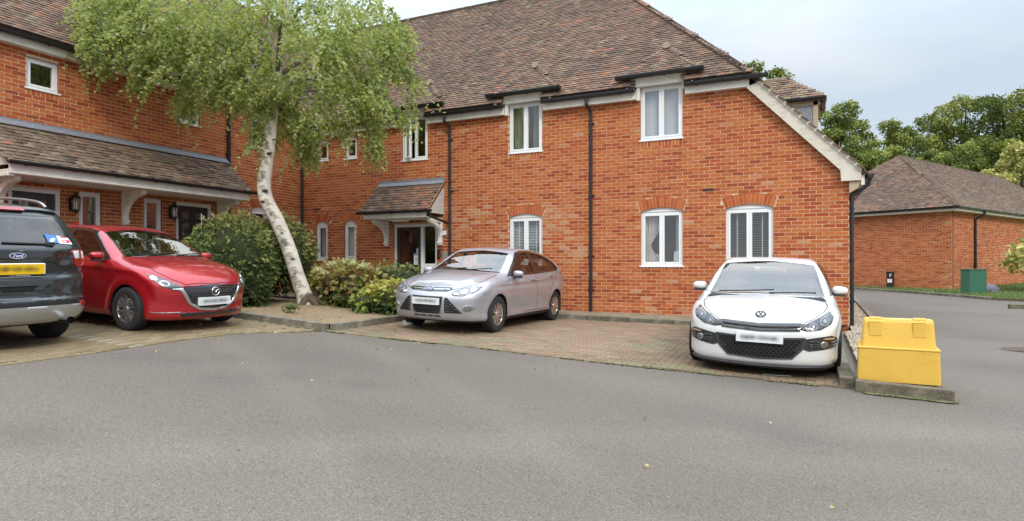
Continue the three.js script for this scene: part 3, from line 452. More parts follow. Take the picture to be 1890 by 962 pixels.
// ================================================================ the wing on the left
const wing = thing('terraced_house', 'brick wing at right angles on the left with long tiled canopy over dark front doors', 'house');
{
  const coll = new Pieces('brick', brickGeo, mat.brick, BRICKS, 260);
  coll.archMats = BRICKS.map(c => { const m = mat.brick.clone(); m.color.copy(c); return m; });
  const z2 = (a, b, v0, v1, o = {}) => ({ u0: -b, u1: -a, v0, v1, ...o });
  const O = {
    w1: z2(6.47, 7.03, 4.85, 5.43, { sillRow: true }), w2: z2(3.33, 3.89, 4.85, 5.43, { sillRow: true }), w3: z2(1.23, 1.79, 4.62, 5.43, { sillRow: true }),
    d1: z2(6.43, 7.32, .84, 2.97), d2: z2(3.0, 3.96, .76, 2.99), n1: z2(5.65, 6.09, 1.75, 3.0), n2: z2(4.31, 4.74, 1.75, 3.0), w4: z2(1.23, 1.79, 1.75, 2.98, { arch: .09 }),
  };
  const wf = wall(wing, coll, wingF, [[-13, .3], [-.001, .3], [-.001, 5.57], [-13, 5.57]], Object.values(O), { odd: .05, pale: () => .02 });
  coll.add(wf, basis([WINGX + .003, 3.1125, 1.2], [0, 0, -1], [0, 1, 0]), 11, 3);
  part('end_wall', box(-18.5, WINGX - .302, .3, 5.5, 12.7, 13), mat.reveal, wing);
  windowUnit(wing, wingF, O.w1, { label: 'upper square window at the far left', room: [.09, .13, .14], deep: .9 });
  windowUnit(wing, wingF, O.w2, { label: 'upper square window with pale blind under the birch leaves', room: [.1, .1, .1], blind: { pitch: .028, w: .03, tilt: .9, c: [.55, .58, .58] } });
  windowUnit(wing, wingF, O.w3, { label: 'upper window behind the birch trunk', room: [.2, .22, .22], deep: .6 });
  windowUnit(wing, wingF, O.n1, { label: 'narrow white window beside the left door', room: [.2, .18, .15], deep: .7 });
  windowUnit(wing, wingF, O.n2, { label: 'narrow white window with dark slatted blind', room: [.03, .03, .03], blind: { pitch: .045, w: .04, tilt: .5, c: [.20, .18, .17] } });
  windowUnit(wing, wingF, O.w4, { label: 'arched window behind the birch trunk', room: [.03, .03, .03] });
  for (const [o, lab] of [[O.d1, 'dark panelled front door behind the grey car'], [O.d2, 'dark panelled front door beside the hedge']]) {
    const { u0, u1, v0, v1 } = o, z0 = -.13, z1 = -.03, f = .075, at = g => g.applyMatrix4(wingF);
    const D = part('front_door', at(merge([box(u0, u0 + f, v0, v1, z0, z1), box(u1 - f, u1, v0, v1, z0, z1), box(u0 + f, u1 - f, v1 - f, v1, z0, z1), rbox(u0 - .05, u1 + .05, v0 - .05, v0 + .03, z0, .06)])), mat.upvcWarm, wing, lab);
    const m = std(.022, .023, .028, .4), a = u0 + f, b = u1 - f, w = (b - a), t = v1 - f;
    const q = [];
    const cols = [[a, a + .13], [a + w / 2 - .07, a + w / 2 + .07], [b - .13, b]];
    for (const [p, r] of cols) q.push(rbox(p, r, v0 + .03, t, z0 + .02, z1 - .03, .006));
    for (const [p, r] of [[t - .14, t], [v0 + .95, v0 + 1.12], [v0 + .03, v0 + .25]]) for (const k of [0, 1]) q.push(rbox(cols[k][1], cols[k + 1][0], p, r, z0 + .02, z1 - .032, .004));
    part('leaf', at(merge(q)), m, D);
    for (const k of [0, 1]) { const g = new THREE.PlaneGeometry(cols[k + 1][0] - cols[k][1], t - .14 - v0 - 1.12); g.translate((cols[k][1] + cols[k + 1][0]) / 2, (t - .14 + v0 + 1.12) / 2, z0 + .05); part('pane', at(g), mat.glass, D); const h = rbox(cols[k][1] + .0, cols[k + 1][0], v0 + .25, v0 + .95, z0 + .03, z1 - .05, .02); part('panel', at(h), m, D); }
    part('interior', at(box(a, b, v0, t, z0 - .22, z0 - .16)), std(.09, .085, .08, .9), D);
    part('letter_plate', at(rbox(a + w / 2 - .12, a + w / 2 + .12, v0 + 1.0, v0 + 1.06, z1 - .03, z1 - .022, .003)), std(.6, .6, .6, .3, { metalness: .9 }), D);
    part('handle', at(merge([rod([b - .06, v0 + 1.0, z1 - .03], [b - .06, v0 + 1.0, z1 + .03], .01), rod([b - .06, v0 + 1.0, z1 + .03], [b - .17, v0 + 1.0, z1 + .03], .011)])), std(.6, .6, .6, .3, { metalness: .9 }), D);
  }
  // wall lanterns
  for (const z of [6.24, 4.11]) {
    const L = part('wall_lantern', (() => { const g = merge([box(-.05, .05, -.12, .13, 0, .025), rod([0, .1, .02], [0, .17, .12], .012), new THREE.CylinderGeometry(.012, .105, .10, 6).translate(0, .16, .14), new THREE.CylinderGeometry(.07, .05, .035, 6).translate(0, -.13, .14), new THREE.CylinderGeometry(.02, .02, .05, 6).translate(0, .225, .14), new THREE.CylinderGeometry(.03, .012, .05, 6).translate(0, -.165, .14), ...[0, 1, 2, 3, 4, 5].map(i => { const a = i * Math.PI / 3; return rod([Math.cos(a) * .07, -.115, .14 + Math.sin(a) * .07], [Math.cos(a) * .085, .115, .14 + Math.sin(a) * .085], .007, 5); })]); g.applyMatrix4(basis([WINGX + .008, 2.72, z], [0, 0, -1], [0, 1, 0])); return g; })(), mat.black, wing);
    const gl = new THREE.CylinderGeometry(.076, .062, .22, 6, 1, true); gl.applyMatrix4(basis([WINGX + .148, 2.72, z], [0, 0, -1], [0, 1, 0])); part('pane', gl, mat.glass, L); const bl = new THREE.CylinderGeometry(.025, .025, .12, 8); bl.applyMatrix4(basis([WINGX + .148, 2.70, z], [0, 0, -1], [0, 1, 0])); part('bulb', bl, std(.7, .7, .66, .5), L);
  }
  const tc = new Pieces('tile', tileGeo, tileMat, TILES, 300);
  // main slope with its valley against the other block
  const EY = 5.76, EX = WINGX + .33, H = 4.6, r2 = Math.SQRT2, WF = basis([EX, EY, 0], [0, 0, -1], [-1, 1, 0]);
  const wp = [[-13.2, 0], [-.25, 0], [H + .1, H * r2], [-13.2, H * r2]];
  const roof = roofDeck(wing, 'roof', WF, wp);
  tiles(roof, tc, WF, wp, { moss: () => .06, red: (u, v) => .12 });
  capRow(roof, [EX - H, EY + H + .03, 13.2], [EX - H, EY + H + .03, -4.7], 'ridge_tile', .3);
  roofDeck(wing, 'roof', basis([EX - 2 * H, EY, 0], [0, 0, 1], [1, 1, 0]), [[-9, 0], [13.2, 0], [13.2, H * r2], [-9, H * r2]], .05, std(.13, .085, .065, .9));
  part('fascia', merge([box(WINGX + .12, WINGX + .15, 5.555, 5.70, .16, 13), box(WINGX, WINGX + .12, 5.56, 5.575, .16, 13)]), mat.wood, wing);
  part('gutter', gutterGeo([WINGX + .235, 5.725, .1], [WINGX + .235, 5.725, 13]), mat.gutter, wing);
  downpipe(wing, [[WINGX + .235, 5.66, 2.54], [WINGX + .235, 5.52, 2.54], [WINGX + .06, 5.36, 2.54], [WINGX + .05, 5.25, 2.54], [WINGX + .05, .85, 2.54]], [4.9, 4.3], .042, [-1, 0, 0]);
  // long lean-to canopy over the doors
  {
    const zr = 2.62, zl = 7.72, yt = 4.12, yb = 3.30, xo = .87, CF = basis([WINGX + xo, yb, zl], [0, 0, -1], [-xo, yt - yb, 0]), sl = Math.hypot(xo, yt - yb), L = zl - zr;
    const P = roofDeck(wing, 'canopy', CF, [[0, 0], [L, 0], [L, sl], [0, sl]]); P.userData.label = 'long lichened tile canopy on curved white brackets along the wing';
    tiles(P, tc, CF, [[-.03, -.05], [L + .04, -.05], [L + .04, sl - .05], [-.03, sl - .05]], { set: [6, 6, 10, 1, 3, 6, 7, 4], moss: () => .12, red: () => .03, jit: 2.2 });
    part('flashing', merge([box(WINGX + .008, WINGX + .02, yt - .03, yt + .09, zr - .02, zl + .02), (() => { const g = box(0, L + .04, -.16, 0, .032, .038); g.applyMatrix4(basis([WINGX + .01, yt + .03, zl + .02], [0, 0, -1], [-xo, yt - yb, 0])); return g; })()]), mat.lead, P);
    part('gutter', gutterGeo([WINGX + xo + .075, yb, zl + .05], [WINGX + xo + .075, yb, zr - .12], .055), mat.gutter, P);
    part('fascia', merge([box(WINGX + xo - .03, WINGX + xo + .01, yb - .20, yb - .04, zr + .02, zl), box(WINGX + .01, WINGX + xo - .03, yb - .21, yb - .18, zr + .02, zl)]), mat.wood, P);
    for (const z of [zl - .03, zr + .05]) part('cheek', prism([[0.01, yb - .05], [xo - .02, yb - .05], [.01, yt]], .03, basis([WINGX, 0, z], [1, 0, 0], [0, 1, 0])), std(.70, .70, .68, .85, { map: texWood }), P);
    part('tie_beam', merge([rbox(WINGX + .01, WINGX + xo - .04, yb - .25, yb - .13, zl - .1, zl + .012, .01)]), mat.wood, P);
    for (const z of [7.5, 5.19, 2.81]) gallows(P, basis([WINGX + .008, yb - .21, z], [1, 0, 0], [0, 1, 0]), .66, .72, .12);
  }
  coll.flush(V(), 'brickwork'); tc.flush(V(), 'roof_tiling');
}
rebase(wing, [-16, 0.3, 6]);

// ================================================================ the low building beyond the drive
const farB = thing('outbuilding', 'long single storey brick outbuilding with hipped mossy tile roof beyond the drive', 'building');
{
  const coll = new Pieces('brick', brickGeo, mat.brick, BRICKS, 200);
  coll.archMats = [];
  const K = [4.77, -17.64], L = [-.87, -.5], R = [.5, -.87], Wd = 7.0, Ln = 20.5, top = 3.86, bot = .0;
  const P = (a, b, y) => [K[0] + L[0] * a + R[0] * b, y, K[1] + L[1] * a + R[1] * b];
  const lf = basis(P(0, 0, 0), [-L[0], 0, -L[1]], [0, 1, 0]), rf = basis(P(0, 0, 0), [R[0], 0, R[1]], [0, 1, 0]);
  wall(farB, coll, lf, [[-Wd, bot], [0, bot], [0, top], [-Wd, top]], [], { pale: (u, v) => .12 * sstep(-.9, 0, u) });
  wall(farB, coll, rf, [[.304, bot], [Ln, bot], [Ln, top], [.304, top]], [], { pale: (u, v) => .35 * Math.exp(-(((u - 5.4) / .9) ** 2) - (((v - 1.6) / .6) ** 2)) + .03 });
  part('rear_wall', merge([prism([P(Wd, .3, 0), P(Wd, Ln, 0), P(Wd - .3, Ln, 0), P(Wd - .3, .3, 0)].map(p => [p[0], -p[2]]), top - .02, M4().makeRotationX(-Math.PI / 2)), prism([P(.3, Ln, 0), P(Wd - .3, Ln, 0), P(Wd - .3, Ln - .3, 0), P(.3, Ln - .3, 0)].map(p => [p[0], -p[2]]), top - .02, M4().makeRotationX(-Math.PI / 2))]), mat.reveal, farB);
  const tc = new Pieces('tile', tileGeo, tileMat, TILES, 150), e = .30, ye = 3.96, hw = Wd / 2 + e, h = 3.0, s = Math.hypot(hw, h), Lt = Ln + 2 * e;
  const f1 = basis(P(Wd + e, -e, ye), [-L[0], 0, -L[1]], [R[0] * hw, h, R[1] * hw]), f2 = basis(P(-e, -e, ye), [R[0], 0, R[1]], [L[0] * hw, h, L[1] * hw]);
  const p1 = [[0, 0], [2 * hw, 0], [hw, s]], p2 = [[0, 0], [Lt, 0], [Lt - hw, s], [hw, s]];
  const r1 = roofDeck(farB, 'roof', f1, p1), r2 = roofDeck(farB, 'roof', f2, p2);
  tiles(r1, tc, f1, p1, { red: () => .04, moss: () => .06 }); tiles(r2, tc, f2, p2, { moss: (u, v) => .35, red: () => 0 });
  roofDeck(farB, 'roof', basis(P(Wd + e, Lt - e, ye), [-R[0], 0, -R[1]], [-L[0] * hw, h, -L[1] * hw]), p2, .05, std(.13, .09, .07, .9)); roofDeck(farB, 'roof', basis(P(-e, Lt - e, ye), [L[0], 0, L[1]], [-R[0] * hw, h, -R[1] * hw]), p1, .05, std(.13, .09, .07, .9));
  const A = P(Wd / 2, hw - e, ye + h + .02), B = P(Wd / 2, Lt - hw - e, ye + h + .02);
  capRow(r2, A, B, 'ridge_tile', .4); capRow(r2, P(-e, -e, ye + .03), A, 'hip_tile', .3, -.02); capRow(r1, P(Wd + e, -e, ye + .03), A, 'hip_tile', .3, -.02);
  part('gutter', merge([gutterGeo(P(Wd + e, -e - .05, ye - .02), P(-e - .05, -e - .05, ye - .02), .06), gutterGeo(P(-e - .05, -e - .05, ye - .02), P(-e - .05, Ln, ye - .02), .06)]), mat.gutter, farB);
  const fas = (a, b) => { const A_ = V(...a), d = V(...b).sub(A_), g = box(0, d.length(), 0, .13, -.015, .015); g.applyMatrix4(basis(a, [d.x, 0, d.z], [0, 1, 0])); return g; };
  part('fascia', merge([fas(P(Wd + e, -e + .04, ye - .16), P(-e + .05, -e + .04, ye - .16)), fas(P(-e + .04, -e + .04, ye - .16), P(-e + .04, Ln, ye - .16))]), mat.wood, farB);
  part('soffit', prism([P(Wd, -e, 0), P(-e, -e, 0), P(-e, Ln, 0), P(.0, Ln, 0), P(0, 0, 0), P(Wd, 0, 0)].map(p => [p[0], -p[2]]), .02, M4().makeTranslation(0, ye - .17, 0).multiply(M4().makeRotationX(-Math.PI / 2))), mat.wood, farB);
  const q = P(-.06, 2.35, 0), qg = P(-e - .05, 2.5, 0); downpipe(farB, [[qg[0], ye - .08, qg[2]], [qg[0], ye - .18, qg[2]], [q[0], ye - .42, q[2]], [q[0], .3, q[2]]], [3, 1.6], .05, [-.87, 0, -.5]);
  coll.flush(V(), 'brickwork'); tc.flush(V(), 'roof_tiling');
}
rebase(farB, [4.77, 0.2, -17.64]);
// ================================================================ ground
// conforming subdivision: every edge longer than len is halved until none is left
function tess(tris, len) {
  const L2 = len * len, d2 = (a, b) => (a[0] - b[0]) ** 2 + (a[1] - b[1]) ** 2, mid = (a, b) => a.map((x, i) => (x + b[i]) / 2);
  let cur = tris, out = [];
  while (cur.length) {
    const next = [];
    for (const [a, b, c] of cur) {
      const s = [d2(a, b) > L2, d2(b, c) > L2, d2(c, a) > L2], k = s[0] + s[1] + s[2];
      if (!k) { out.push([a, b, c]); continue; }
      const ab = mid(a, b), bc = mid(b, c), ca = mid(c, a);
      if (k === 3) next.push([a, ab, ca], [ab, b, bc], [ca, bc, c], [ab, bc, ca]);
      else if (k === 2) { if (!s[0]) next.push([a, b, bc], [a, bc, ca], [ca, bc, c]); else if (!s[1]) next.push([b, c, ca], [b, ca, ab], [ab, ca, a]); else next.push([c, a, ab], [c, ab, bc], [bc, ab, b]); }
      else if (s[0]) next.push([a, ab, c], [ab, b, c]); else if (s[1]) next.push([a, b, bc], [a, bc, c]); else next.push([a, b, ca], [b, c, ca]);
    }
    cur = next;
  }
  return out;
}
function polyTris(poly) { const c = poly.map(p => new THREE.Vector2(...p)); if (THREE.ShapeUtils.isClockWise(c)) { c.reverse(); poly = poly.slice().reverse(); } return THREE.ShapeUtils.triangulateShape(c, []).map(t => t.map(i => poly[i])); }
function sheet(poly, yf, len, s = 1, color) {
  const T = tess(polyTris(poly), len), pos = [], uv = [], col = [], seen = new Map();
  for (const t of T) for (const p of [t[0], t[2], t[1]]) { const k = p[0].toFixed(4) + p[1].toFixed(4); let q = seen.get(k); if (!q) seen.set(k, q = [yf(p[0], p[1]), color ? color(p[0], p[1]) : null]); pos.push(p[0], q[0], p[1]); uv.push(p[0] * s, p[1] * s); if (color) col.push(...q[1]); }
  let g = new THREE.BufferGeometry(); g.setAttribute('position', new THREE.Float32BufferAttribute(pos, 3)); g.setAttribute('uv', new THREE.Float32BufferAttribute(uv, 2)); if (color) g.setAttribute('color', new THREE.Float32BufferAttribute(col, 3));
  g = mergeVertices(g, 1e-5); g.computeVertexNormals(); return g;
}
function skirt(poly, yTop, drop, len = .5) {   // vertical edge below the border of a raised sheet
  const T = [];
  for (let i = 0; i < poly.length; i++) { const a = poly[i], b = poly[(i + 1) % poly.length], n = Math.ceil(Math.hypot(b[0] - a[0], b[1] - a[1]) / len); for (let k = 0; k < n; k++) { const p = [lerp(a[0], b[0], k / n), lerp(a[1], b[1], k / n)], q = [lerp(a[0], b[0], (k + 1) / n), lerp(a[1], b[1], (k + 1) / n)]; const y0 = yTop(...p), y1 = yTop(...q); T.push([[p[0], y0, p[1]], [q[0], y1, q[1]], [q[0], y1 - drop, q[1]]], [[p[0], y0, p[1]], [q[0], y1 - drop, q[1]], [p[0], y0 - drop, p[1]]]); } }
  return quadGeo(T);
}
{ // the land itself, out to the horizon
  const ax = []; for (let v = -420; v <= 420;) { ax.push(v); v += Math.abs(v) < 60 ? 4 : Math.abs(v) < 120 ? 12 : 50; }
  const pos = [], uv = [], idx = [], n = ax.length;
  for (const z of ax) for (const x of ax) { pos.push(x, gy(x, z) - (Math.hypot(x, z) < 60 ? .3 : .02), z); uv.push(x * .4, z * .4); }
  for (let j = 0; j < n - 1; j++) for (let i = 0; i < n - 1; i++) { const a = j * n + i; idx.push(a, a + n, a + 1, a + 1, a + n, a + n + 1); }
  const g = new THREE.BufferGeometry(); g.setAttribute('position', new THREE.Float32BufferAttribute(pos, 3)); g.setAttribute('uv', new THREE.Float32BufferAttribute(uv, 2)); g.setIndex(idx); g.computeVertexNormals();
  solo('ground', g, std(.07, .08, .035, .95, { map: texGrain }), 'wooded ground around the buildings', null, null, 'structure');
}
// aggregate: nearest of jittered stones on a 104 x 104 tile, each with its own tone
function stones(u, v, n) { const x = u * n, y = v * n, xi = Math.floor(x), yi = Math.floor(y); let d1 = 9, d2 = 9, id = 0; for (let a = -1; a <= 1; a++) for (let b = -1; b <= 1; b++) { const i = ((xi + a) % n + n) % n, k = ((yi + b) % n + n) % n, px = xi + a + h3(i, k, 1), py = yi + b + h3(i, k, 2), d = (px - x) ** 2 + (py - y) ** 2; if (d < d1) { d2 = d1; d1 = d; id = h3(i, k, 3); } else if (d < d2) d2 = d; } return [Math.sqrt(d1), Math.sqrt(d2), id]; }
const texAsph = dtex(512, (u, v) => { const [a, b, id] = stones(u, v, 104), e = sstep(.02, .22, b - a), f = h3(Math.floor(u * 512), Math.floor(v * 512), 5); const k = .70 + (id - .5) * .13 + (id > .95 ? .10 : id < .06 ? -.11 : 0) - .05 * (1 - e) + (f - .5) * .05; return [k, k * .965, k * .925]; }, true, 1);
const bumpAsph = dtex(512, (u, v) => { const [a, b, id] = stones(u, v, 104); return g1(.35 + .4 * sstep(0, .3, b - a) + .25 * id); }, false, 1);
const STAIN = []; { const r = mulberry(77); for (let i = 0; i < 46; i++) STAIN.push([r() * 22 - 14, 5.6 + r() * 7.5, .18 + r() * r() * .5, .04 + r() * .15]); for (let i = 0; i < 14; i++) STAIN.push([1 + r() * 4, -12 + r() * 16, .3 + r() * .5, .05 + r() * .08]); }
const asphalt = new THREE.MeshStandardMaterial({ color: C(.36, .325, .29), roughness: .92, map: texAsph, bumpMap: bumpAsph, bumpScale: .0016, vertexColors: true });
{
  const P = [[-20, 36], [-20, 5.9], [-7.9, 5.7], [-7.9, .6], [.3, .6], [.3, -24], [-4, -27], [-6, -42], [24, -42], [24, 36]];
  const col = (x, z) => {
    const big = fbm(x * .35 + 4, z * .35, 3, 4), streak = fbm(x * .18 + 9, z * 1.3, 7, 3), s2 = fbm(x * 1.1, z * 1.1 + 5, 2, 3);
    let k = .86 + .20 * (big - .5) + .14 * (streak - .5) + .05 * (s2 - .5);
    k += .14 * sstep(9, 12.5, z) - .10 * sstep(-3, -12, z) * 1.0 + .10 * Math.exp(-(((z - 7.2 - .22 * x) / .5) ** 2)) * sstep(-5, -2, x);
    for (const [cx, cz, R, w, a] of [[9, 24, 17.2, .22, .09], [9, 24, 18.9, .25, .08], [-14, 22, 15.5, .2, .06], [-14, 22, 17.1, .2, .06], [6, 27, 19.5, .3, .06]]) k += 1.5 * a * Math.exp(-(((Math.hypot(x - cx, z - cz) - R) / w) ** 2)) * (.4 + .9 * s2);
    for (const [sx, sz, r, a] of STAIN) { const d = Math.hypot(x - sx, (z - sz) * 1.3); if (d < r * 3) k -= a * Math.exp(-((d / r) ** 2)); }
    k -= .10 * Math.exp(-(((x + 6.2) / 1.4) ** 2 + ((z - 7.6) / .7) ** 2));
    return [k, k, k];
  };
  solo('car_park', sheet(P, gy, .36, 1.25, col), asphalt, 'worn grey asphalt of the car park and drive', null, null, 'structure');
}
// ---------------------------------------------------------------- block paved bays
const paverGeo = (() => { // chamfered top, open underneath
  const a = .0985, b = .0485, c = .006, h = .012, T = [], q = (p, r, s, t) => T.push([p, r, s], [p, s, t]);
  const o = [[-a, b], [a, b], [a, -b], [-a, -b]], i = [[-a + c, b - c], [a - c, b - c], [a - c, -b + c], [-a + c, -b + c]], v = (p, y) => [p[0], y, p[1]];
  q(v(i[0], h), v(i[1], h), v(i[2], h), v(i[3], h));
  for (let k = 0; k < 4; k++) { const n = (k + 1) % 4; q(v(o[k], h - c), v(o[n], h - c), v(i[n], h), v(i[k], h)); q(v(o[k], -.03), v(o[n], -.03), v(o[n], h - c), v(o[k], h - c)); }
  return quadGeo(T);
})();
function bay(name, label, poly, alongX, palette, jointC, shade) {
  const B = solo(name, sheet(poly, (x, z) => gy(x, z) + .004, .4, 1), std(...jointC, .98, { map: texGrain }), label, null, null, 'structure');
  const coll = new Pieces('paving_block', paverGeo, std(1, 1, 1, .93, { map: texGrain, bumpMap: bumpGrain, bumpScale: .002 }), palette);
  const xs = poly.map(p => p[0]), zs = poly.map(p => p[1]), x0 = Math.min(...xs), x1 = Math.max(...xs), z0 = Math.min(...zs), z1 = Math.max(...zs);
  const U = alongX ? .2 : .1, W = alongX ? .1 : .2;
  for (let i = 0; x0 + i * U < x1 + U; i++) for (let k = 0; z0 + k * W < z1 + W; k++) {
    const x = x0 + (i + .5) * U + (alongX ? (k & 1) * .1 : 0), z = z0 + (k + .5) * W + (alongX ? 0 : (i & 1) * .1);
    if (!inPoly(x, z, poly)) continue;
    const e = .08, nx = (gy(x - e, z) - gy(x + e, z)) / (2 * e), nz = (gy(x, z - e) - gy(x, z + e)) / (2 * e), up = V(nx + rr(-.012, .012), 1, nz + rr(-.012, .012)).normalize();
    const a = rr(-.012, .012) + (alongX ? 0 : Math.PI / 2), X = V(Math.cos(a), 0, -Math.sin(a)); X.addScaledVector(up, -X.dot(up)).normalize();
    const Z = V().crossVectors(X, up), m = M4().makeBasis(X, up, Z).setPosition(x + rr(-.002, .002), gy(x, z) + rr(.001, .006), z);
    coll.add(B, m, shade(x, z));
  }
  coll.flush(V(), 'block_paving');
}
const PAV = [C(0.268, 0.184, 0.116), C(0.242, 0.165, 0.100), C(0.289, 0.194, 0.124), C(0.216, 0.150, 0.092), C(0.258, 0.194, 0.120), C(0.309, 0.219, 0.144), C(0.186, 0.131, 0.080), C(0.278, 0.179, 0.112), C(0.212, 0.198, 0.105)];
const PAVL = [C(0.262, 0.197, 0.112), C(0.231, 0.170, 0.089), C(0.275, 0.205, 0.115), C(0.209, 0.155, 0.081), C(0.264, 0.200, 0.102), C(0.297, 0.230, 0.140), C(0.182, 0.135, 0.072), C(0.248, 0.175, 0.098), C(.31, .265, .195)];
bay('parking_bay', 'brown block paved parking bays along the front of the flats', [[-7.76, 1.12], [-.30, 1.0], [-.28, 5.74], [-4.9, 5.76], [-7.76, 5.92]], true, PAV, [.10, .085, .045], (x, z) => { const n = fbm(x * .8, z * .8, 3, 3); const q = rnd(); if (fbm(x * 1.1 + 3, z * 1.4, 8, 3) > .72 - .16 * sstep(4.9, 5.7, z) && rnd() < .4) return 8; return n + (q - .5) * .5 < .42 ? [3, 6, 1, 3][Math.floor(rnd() * 4)] : n + (q - .5) * .5 > .6 ? [2, 5, 7, 0][Math.floor(rnd() * 4)] : [0, 1, 4, 7][Math.floor(rnd() * 4)]; });
bay('parking_bay', 'mossy block paved parking bays along the wing', [[-13.2, 5.96], [-7.76, 5.96], [-8.3, 7.1], [-8.36, 16], [-13.2, 16]], false, PAVL, [.10, .10, .035], (x, z) => { if (Math.abs(z - 8.7) < .06 && x > -9.6) return 8; const n = fbm(x * .8, z * .8, 5, 3); const q = rnd(); return n + (q - .5) * .5 < .42 ? [3, 6, 1, 3][Math.floor(rnd() * 4)] : n + (q - .5) * .5 > .6 ? [2, 5, 4, 0][Math.floor(rnd() * 4)] : [0, 1, 4, 7][Math.floor(rnd() * 4)]; });
// ---------------------------------------------------------------- kerbs, stone by stone
const kerbMats = [C(.30, .275, .225), C(.26, .24, .195), C(.33, .305, .255), C(.24, .215, .165)].map(c => new THREE.MeshStandardMaterial({ color: c, roughness: .95, map: texStone, bumpMap: bumpGrain, bumpScale: .005 }));
function kerb(label, pts, { w = .13, up = .115, len = .9, side = 1 } = {}) {
  const o = new THREE.Group(); o.name = numbered('kerb'); scene.add(o); tag(o, label, null, null, 'structure'); o.position.set(pts[0][0], gy(...pts[0]), pts[0][1]);
  for (let i = 0; i + 1 < pts.length; i++) {
    const a = pts[i], b = pts[i + 1], L = Math.hypot(b[0] - a[0], b[1] - a[1]), n = Math.max(1, Math.round(L / len)), g = new RoundedBoxGeometry(L / n - .008, .32, w, 2, .016); uvm(g);
    for (let k = 0; k < n; k++) {
      const p = [lerp(a[0], b[0], k / n), lerp(a[1], b[1], k / n)], q = [lerp(a[0], b[0], (k + 1) / n), lerp(a[1], b[1], (k + 1) / n)];
      const P = V(p[0], gy(...p) + up, p[1]), Q = V(q[0], gy(...q) + up, q[1]), X = Q.clone().sub(P).normalize(), Z = V().crossVectors(X, V(0, 1, 0)).normalize(), Y = V().crossVectors(Z, X);
      const s = part('kerb_stone', g, kerbMats[Math.floor(rnd() * 4)], o); const c = P.clone().add(Q).multiplyScalar(.5).addScaledVector(Y, -.16 + rr(-.006, .006)).addScaledVector(Z, side * w / 2 + rr(-.006, .006));
      M4().makeBasis(X, Y, Z).setPosition(c).decompose(s.position, s.quaternion, s.scale); s.position.sub(o.position);
    }
  }
  return o;
}
kerb('grey kerb between the mossy bays and the tree bed', [[-13.3, 5.93], [-7.76, 5.93]], { side: -1, up: .12 });
kerb('grey kerb between the tree bed and the silver car', [[-7.76, 5.80], [-7.76, 1.1]], { side: 1, up: .12 });
kerb('pale kerb of the apron under the front wall', [[-7.7, 1.13], [-.42, 1.0]], { side: -1, w: .13, up: .105 });
kerb('kerb of the grit bin island beside the white car', [[-.28, .9], [-.26, 5.70]], { side: 1, w: .15, up: .12 });
kerb('front kerb of the grit bin island', [[-.27, 5.88], [.64, 5.93]], { side: -1, w: .15, up: .125 });
kerb('kerb along the gravel strip beside the drive', [[.64, 5.75], [.64, -2.5], [.82, -11.5], [.86, -15]], { side: -1, w: .12, up: .11 });
// ================================================================ cars: a body is an implicit surface (profile, plan and section curves joined with soft maxima), meshed, then cut into panels
function pchip(P) {
  const n = P.length, h = [], d = [], m = new Array(n);
  for (let i = 0; i < n - 1; i++) { h[i] = P[i + 1][0] - P[i][0]; d[i] = (P[i + 1][1] - P[i][1]) / h[i]; }
  m[0] = d[0]; m[n - 1] = d[n - 2];
  for (let i = 1; i < n - 1; i++) { if (d[i - 1] * d[i] <= 0) m[i] = 0; else { const a = 2 * h[i] + h[i - 1], b = h[i] + 2 * h[i - 1]; m[i] = (a + b) / (a / d[i - 1] + b / d[i]); } }
  const x0 = P[0][0], x1 = P[n - 1][0], N = 600, T = new Float64Array(N + 1), S = new Float64Array(N + 1);
  for (let k = 0; k <= N; k++) { const x = lerp(x0, x1, k / N); let i = 0; while (i < n - 2 && x > P[i + 1][0]) i++; const t = (x - P[i][0]) / h[i], t2 = t * t, t3 = t2 * t; T[k] = (2 * t3 - 3 * t2 + 1) * P[i][1] + (t3 - 2 * t2 + t) * h[i] * m[i] + (-2 * t3 + 3 * t2) * P[i + 1][1] + (t3 - t2) * h[i] * m[i + 1]; }
  for (let k = 0; k <= N; k++) S[k] = (T[Math.min(N, k + 1)] - T[Math.max(0, k - 1)]) / ((Math.min(N, k + 1) - Math.max(0, k - 1)) * (x1 - x0) / N);
  const f = x => { const q = clamp((x - x0) / (x1 - x0)) * N, k = Math.min(N - 1, Math.floor(q)); return T[k] + (T[k + 1] - T[k]) * (q - k); };
  f.slope = x => S[Math.round(clamp((x - x0) / (x1 - x0)) * N)];
  return f;
}
const smax = (a, b, k) => { const h = Math.max(k - Math.abs(a - b), 0) / k; return Math.max(a, b) + h * h * k * 0.25; };
function polySdf(x, y, P) { let d = Infinity, s = 1; for (let i = 0, j = P.length - 1; i < P.length; j = i++) { const ex = P[j][0] - P[i][0], ey = P[j][1] - P[i][1], wx = x - P[i][0], wy = y - P[i][1], t = clamp((wx * ex + wy * ey) / (ex * ex + ey * ey)), bx = wx - ex * t, by = wy - ey * t; d = Math.min(d, bx * bx + by * by); const c1 = y >= P[i][1], c2 = y < P[j][1], c3 = ex * wy > ey * wx; if ((c1 && c2 && c3) || (!c1 && !c2 && !c3)) s = -s; } return s * Math.sqrt(d); }
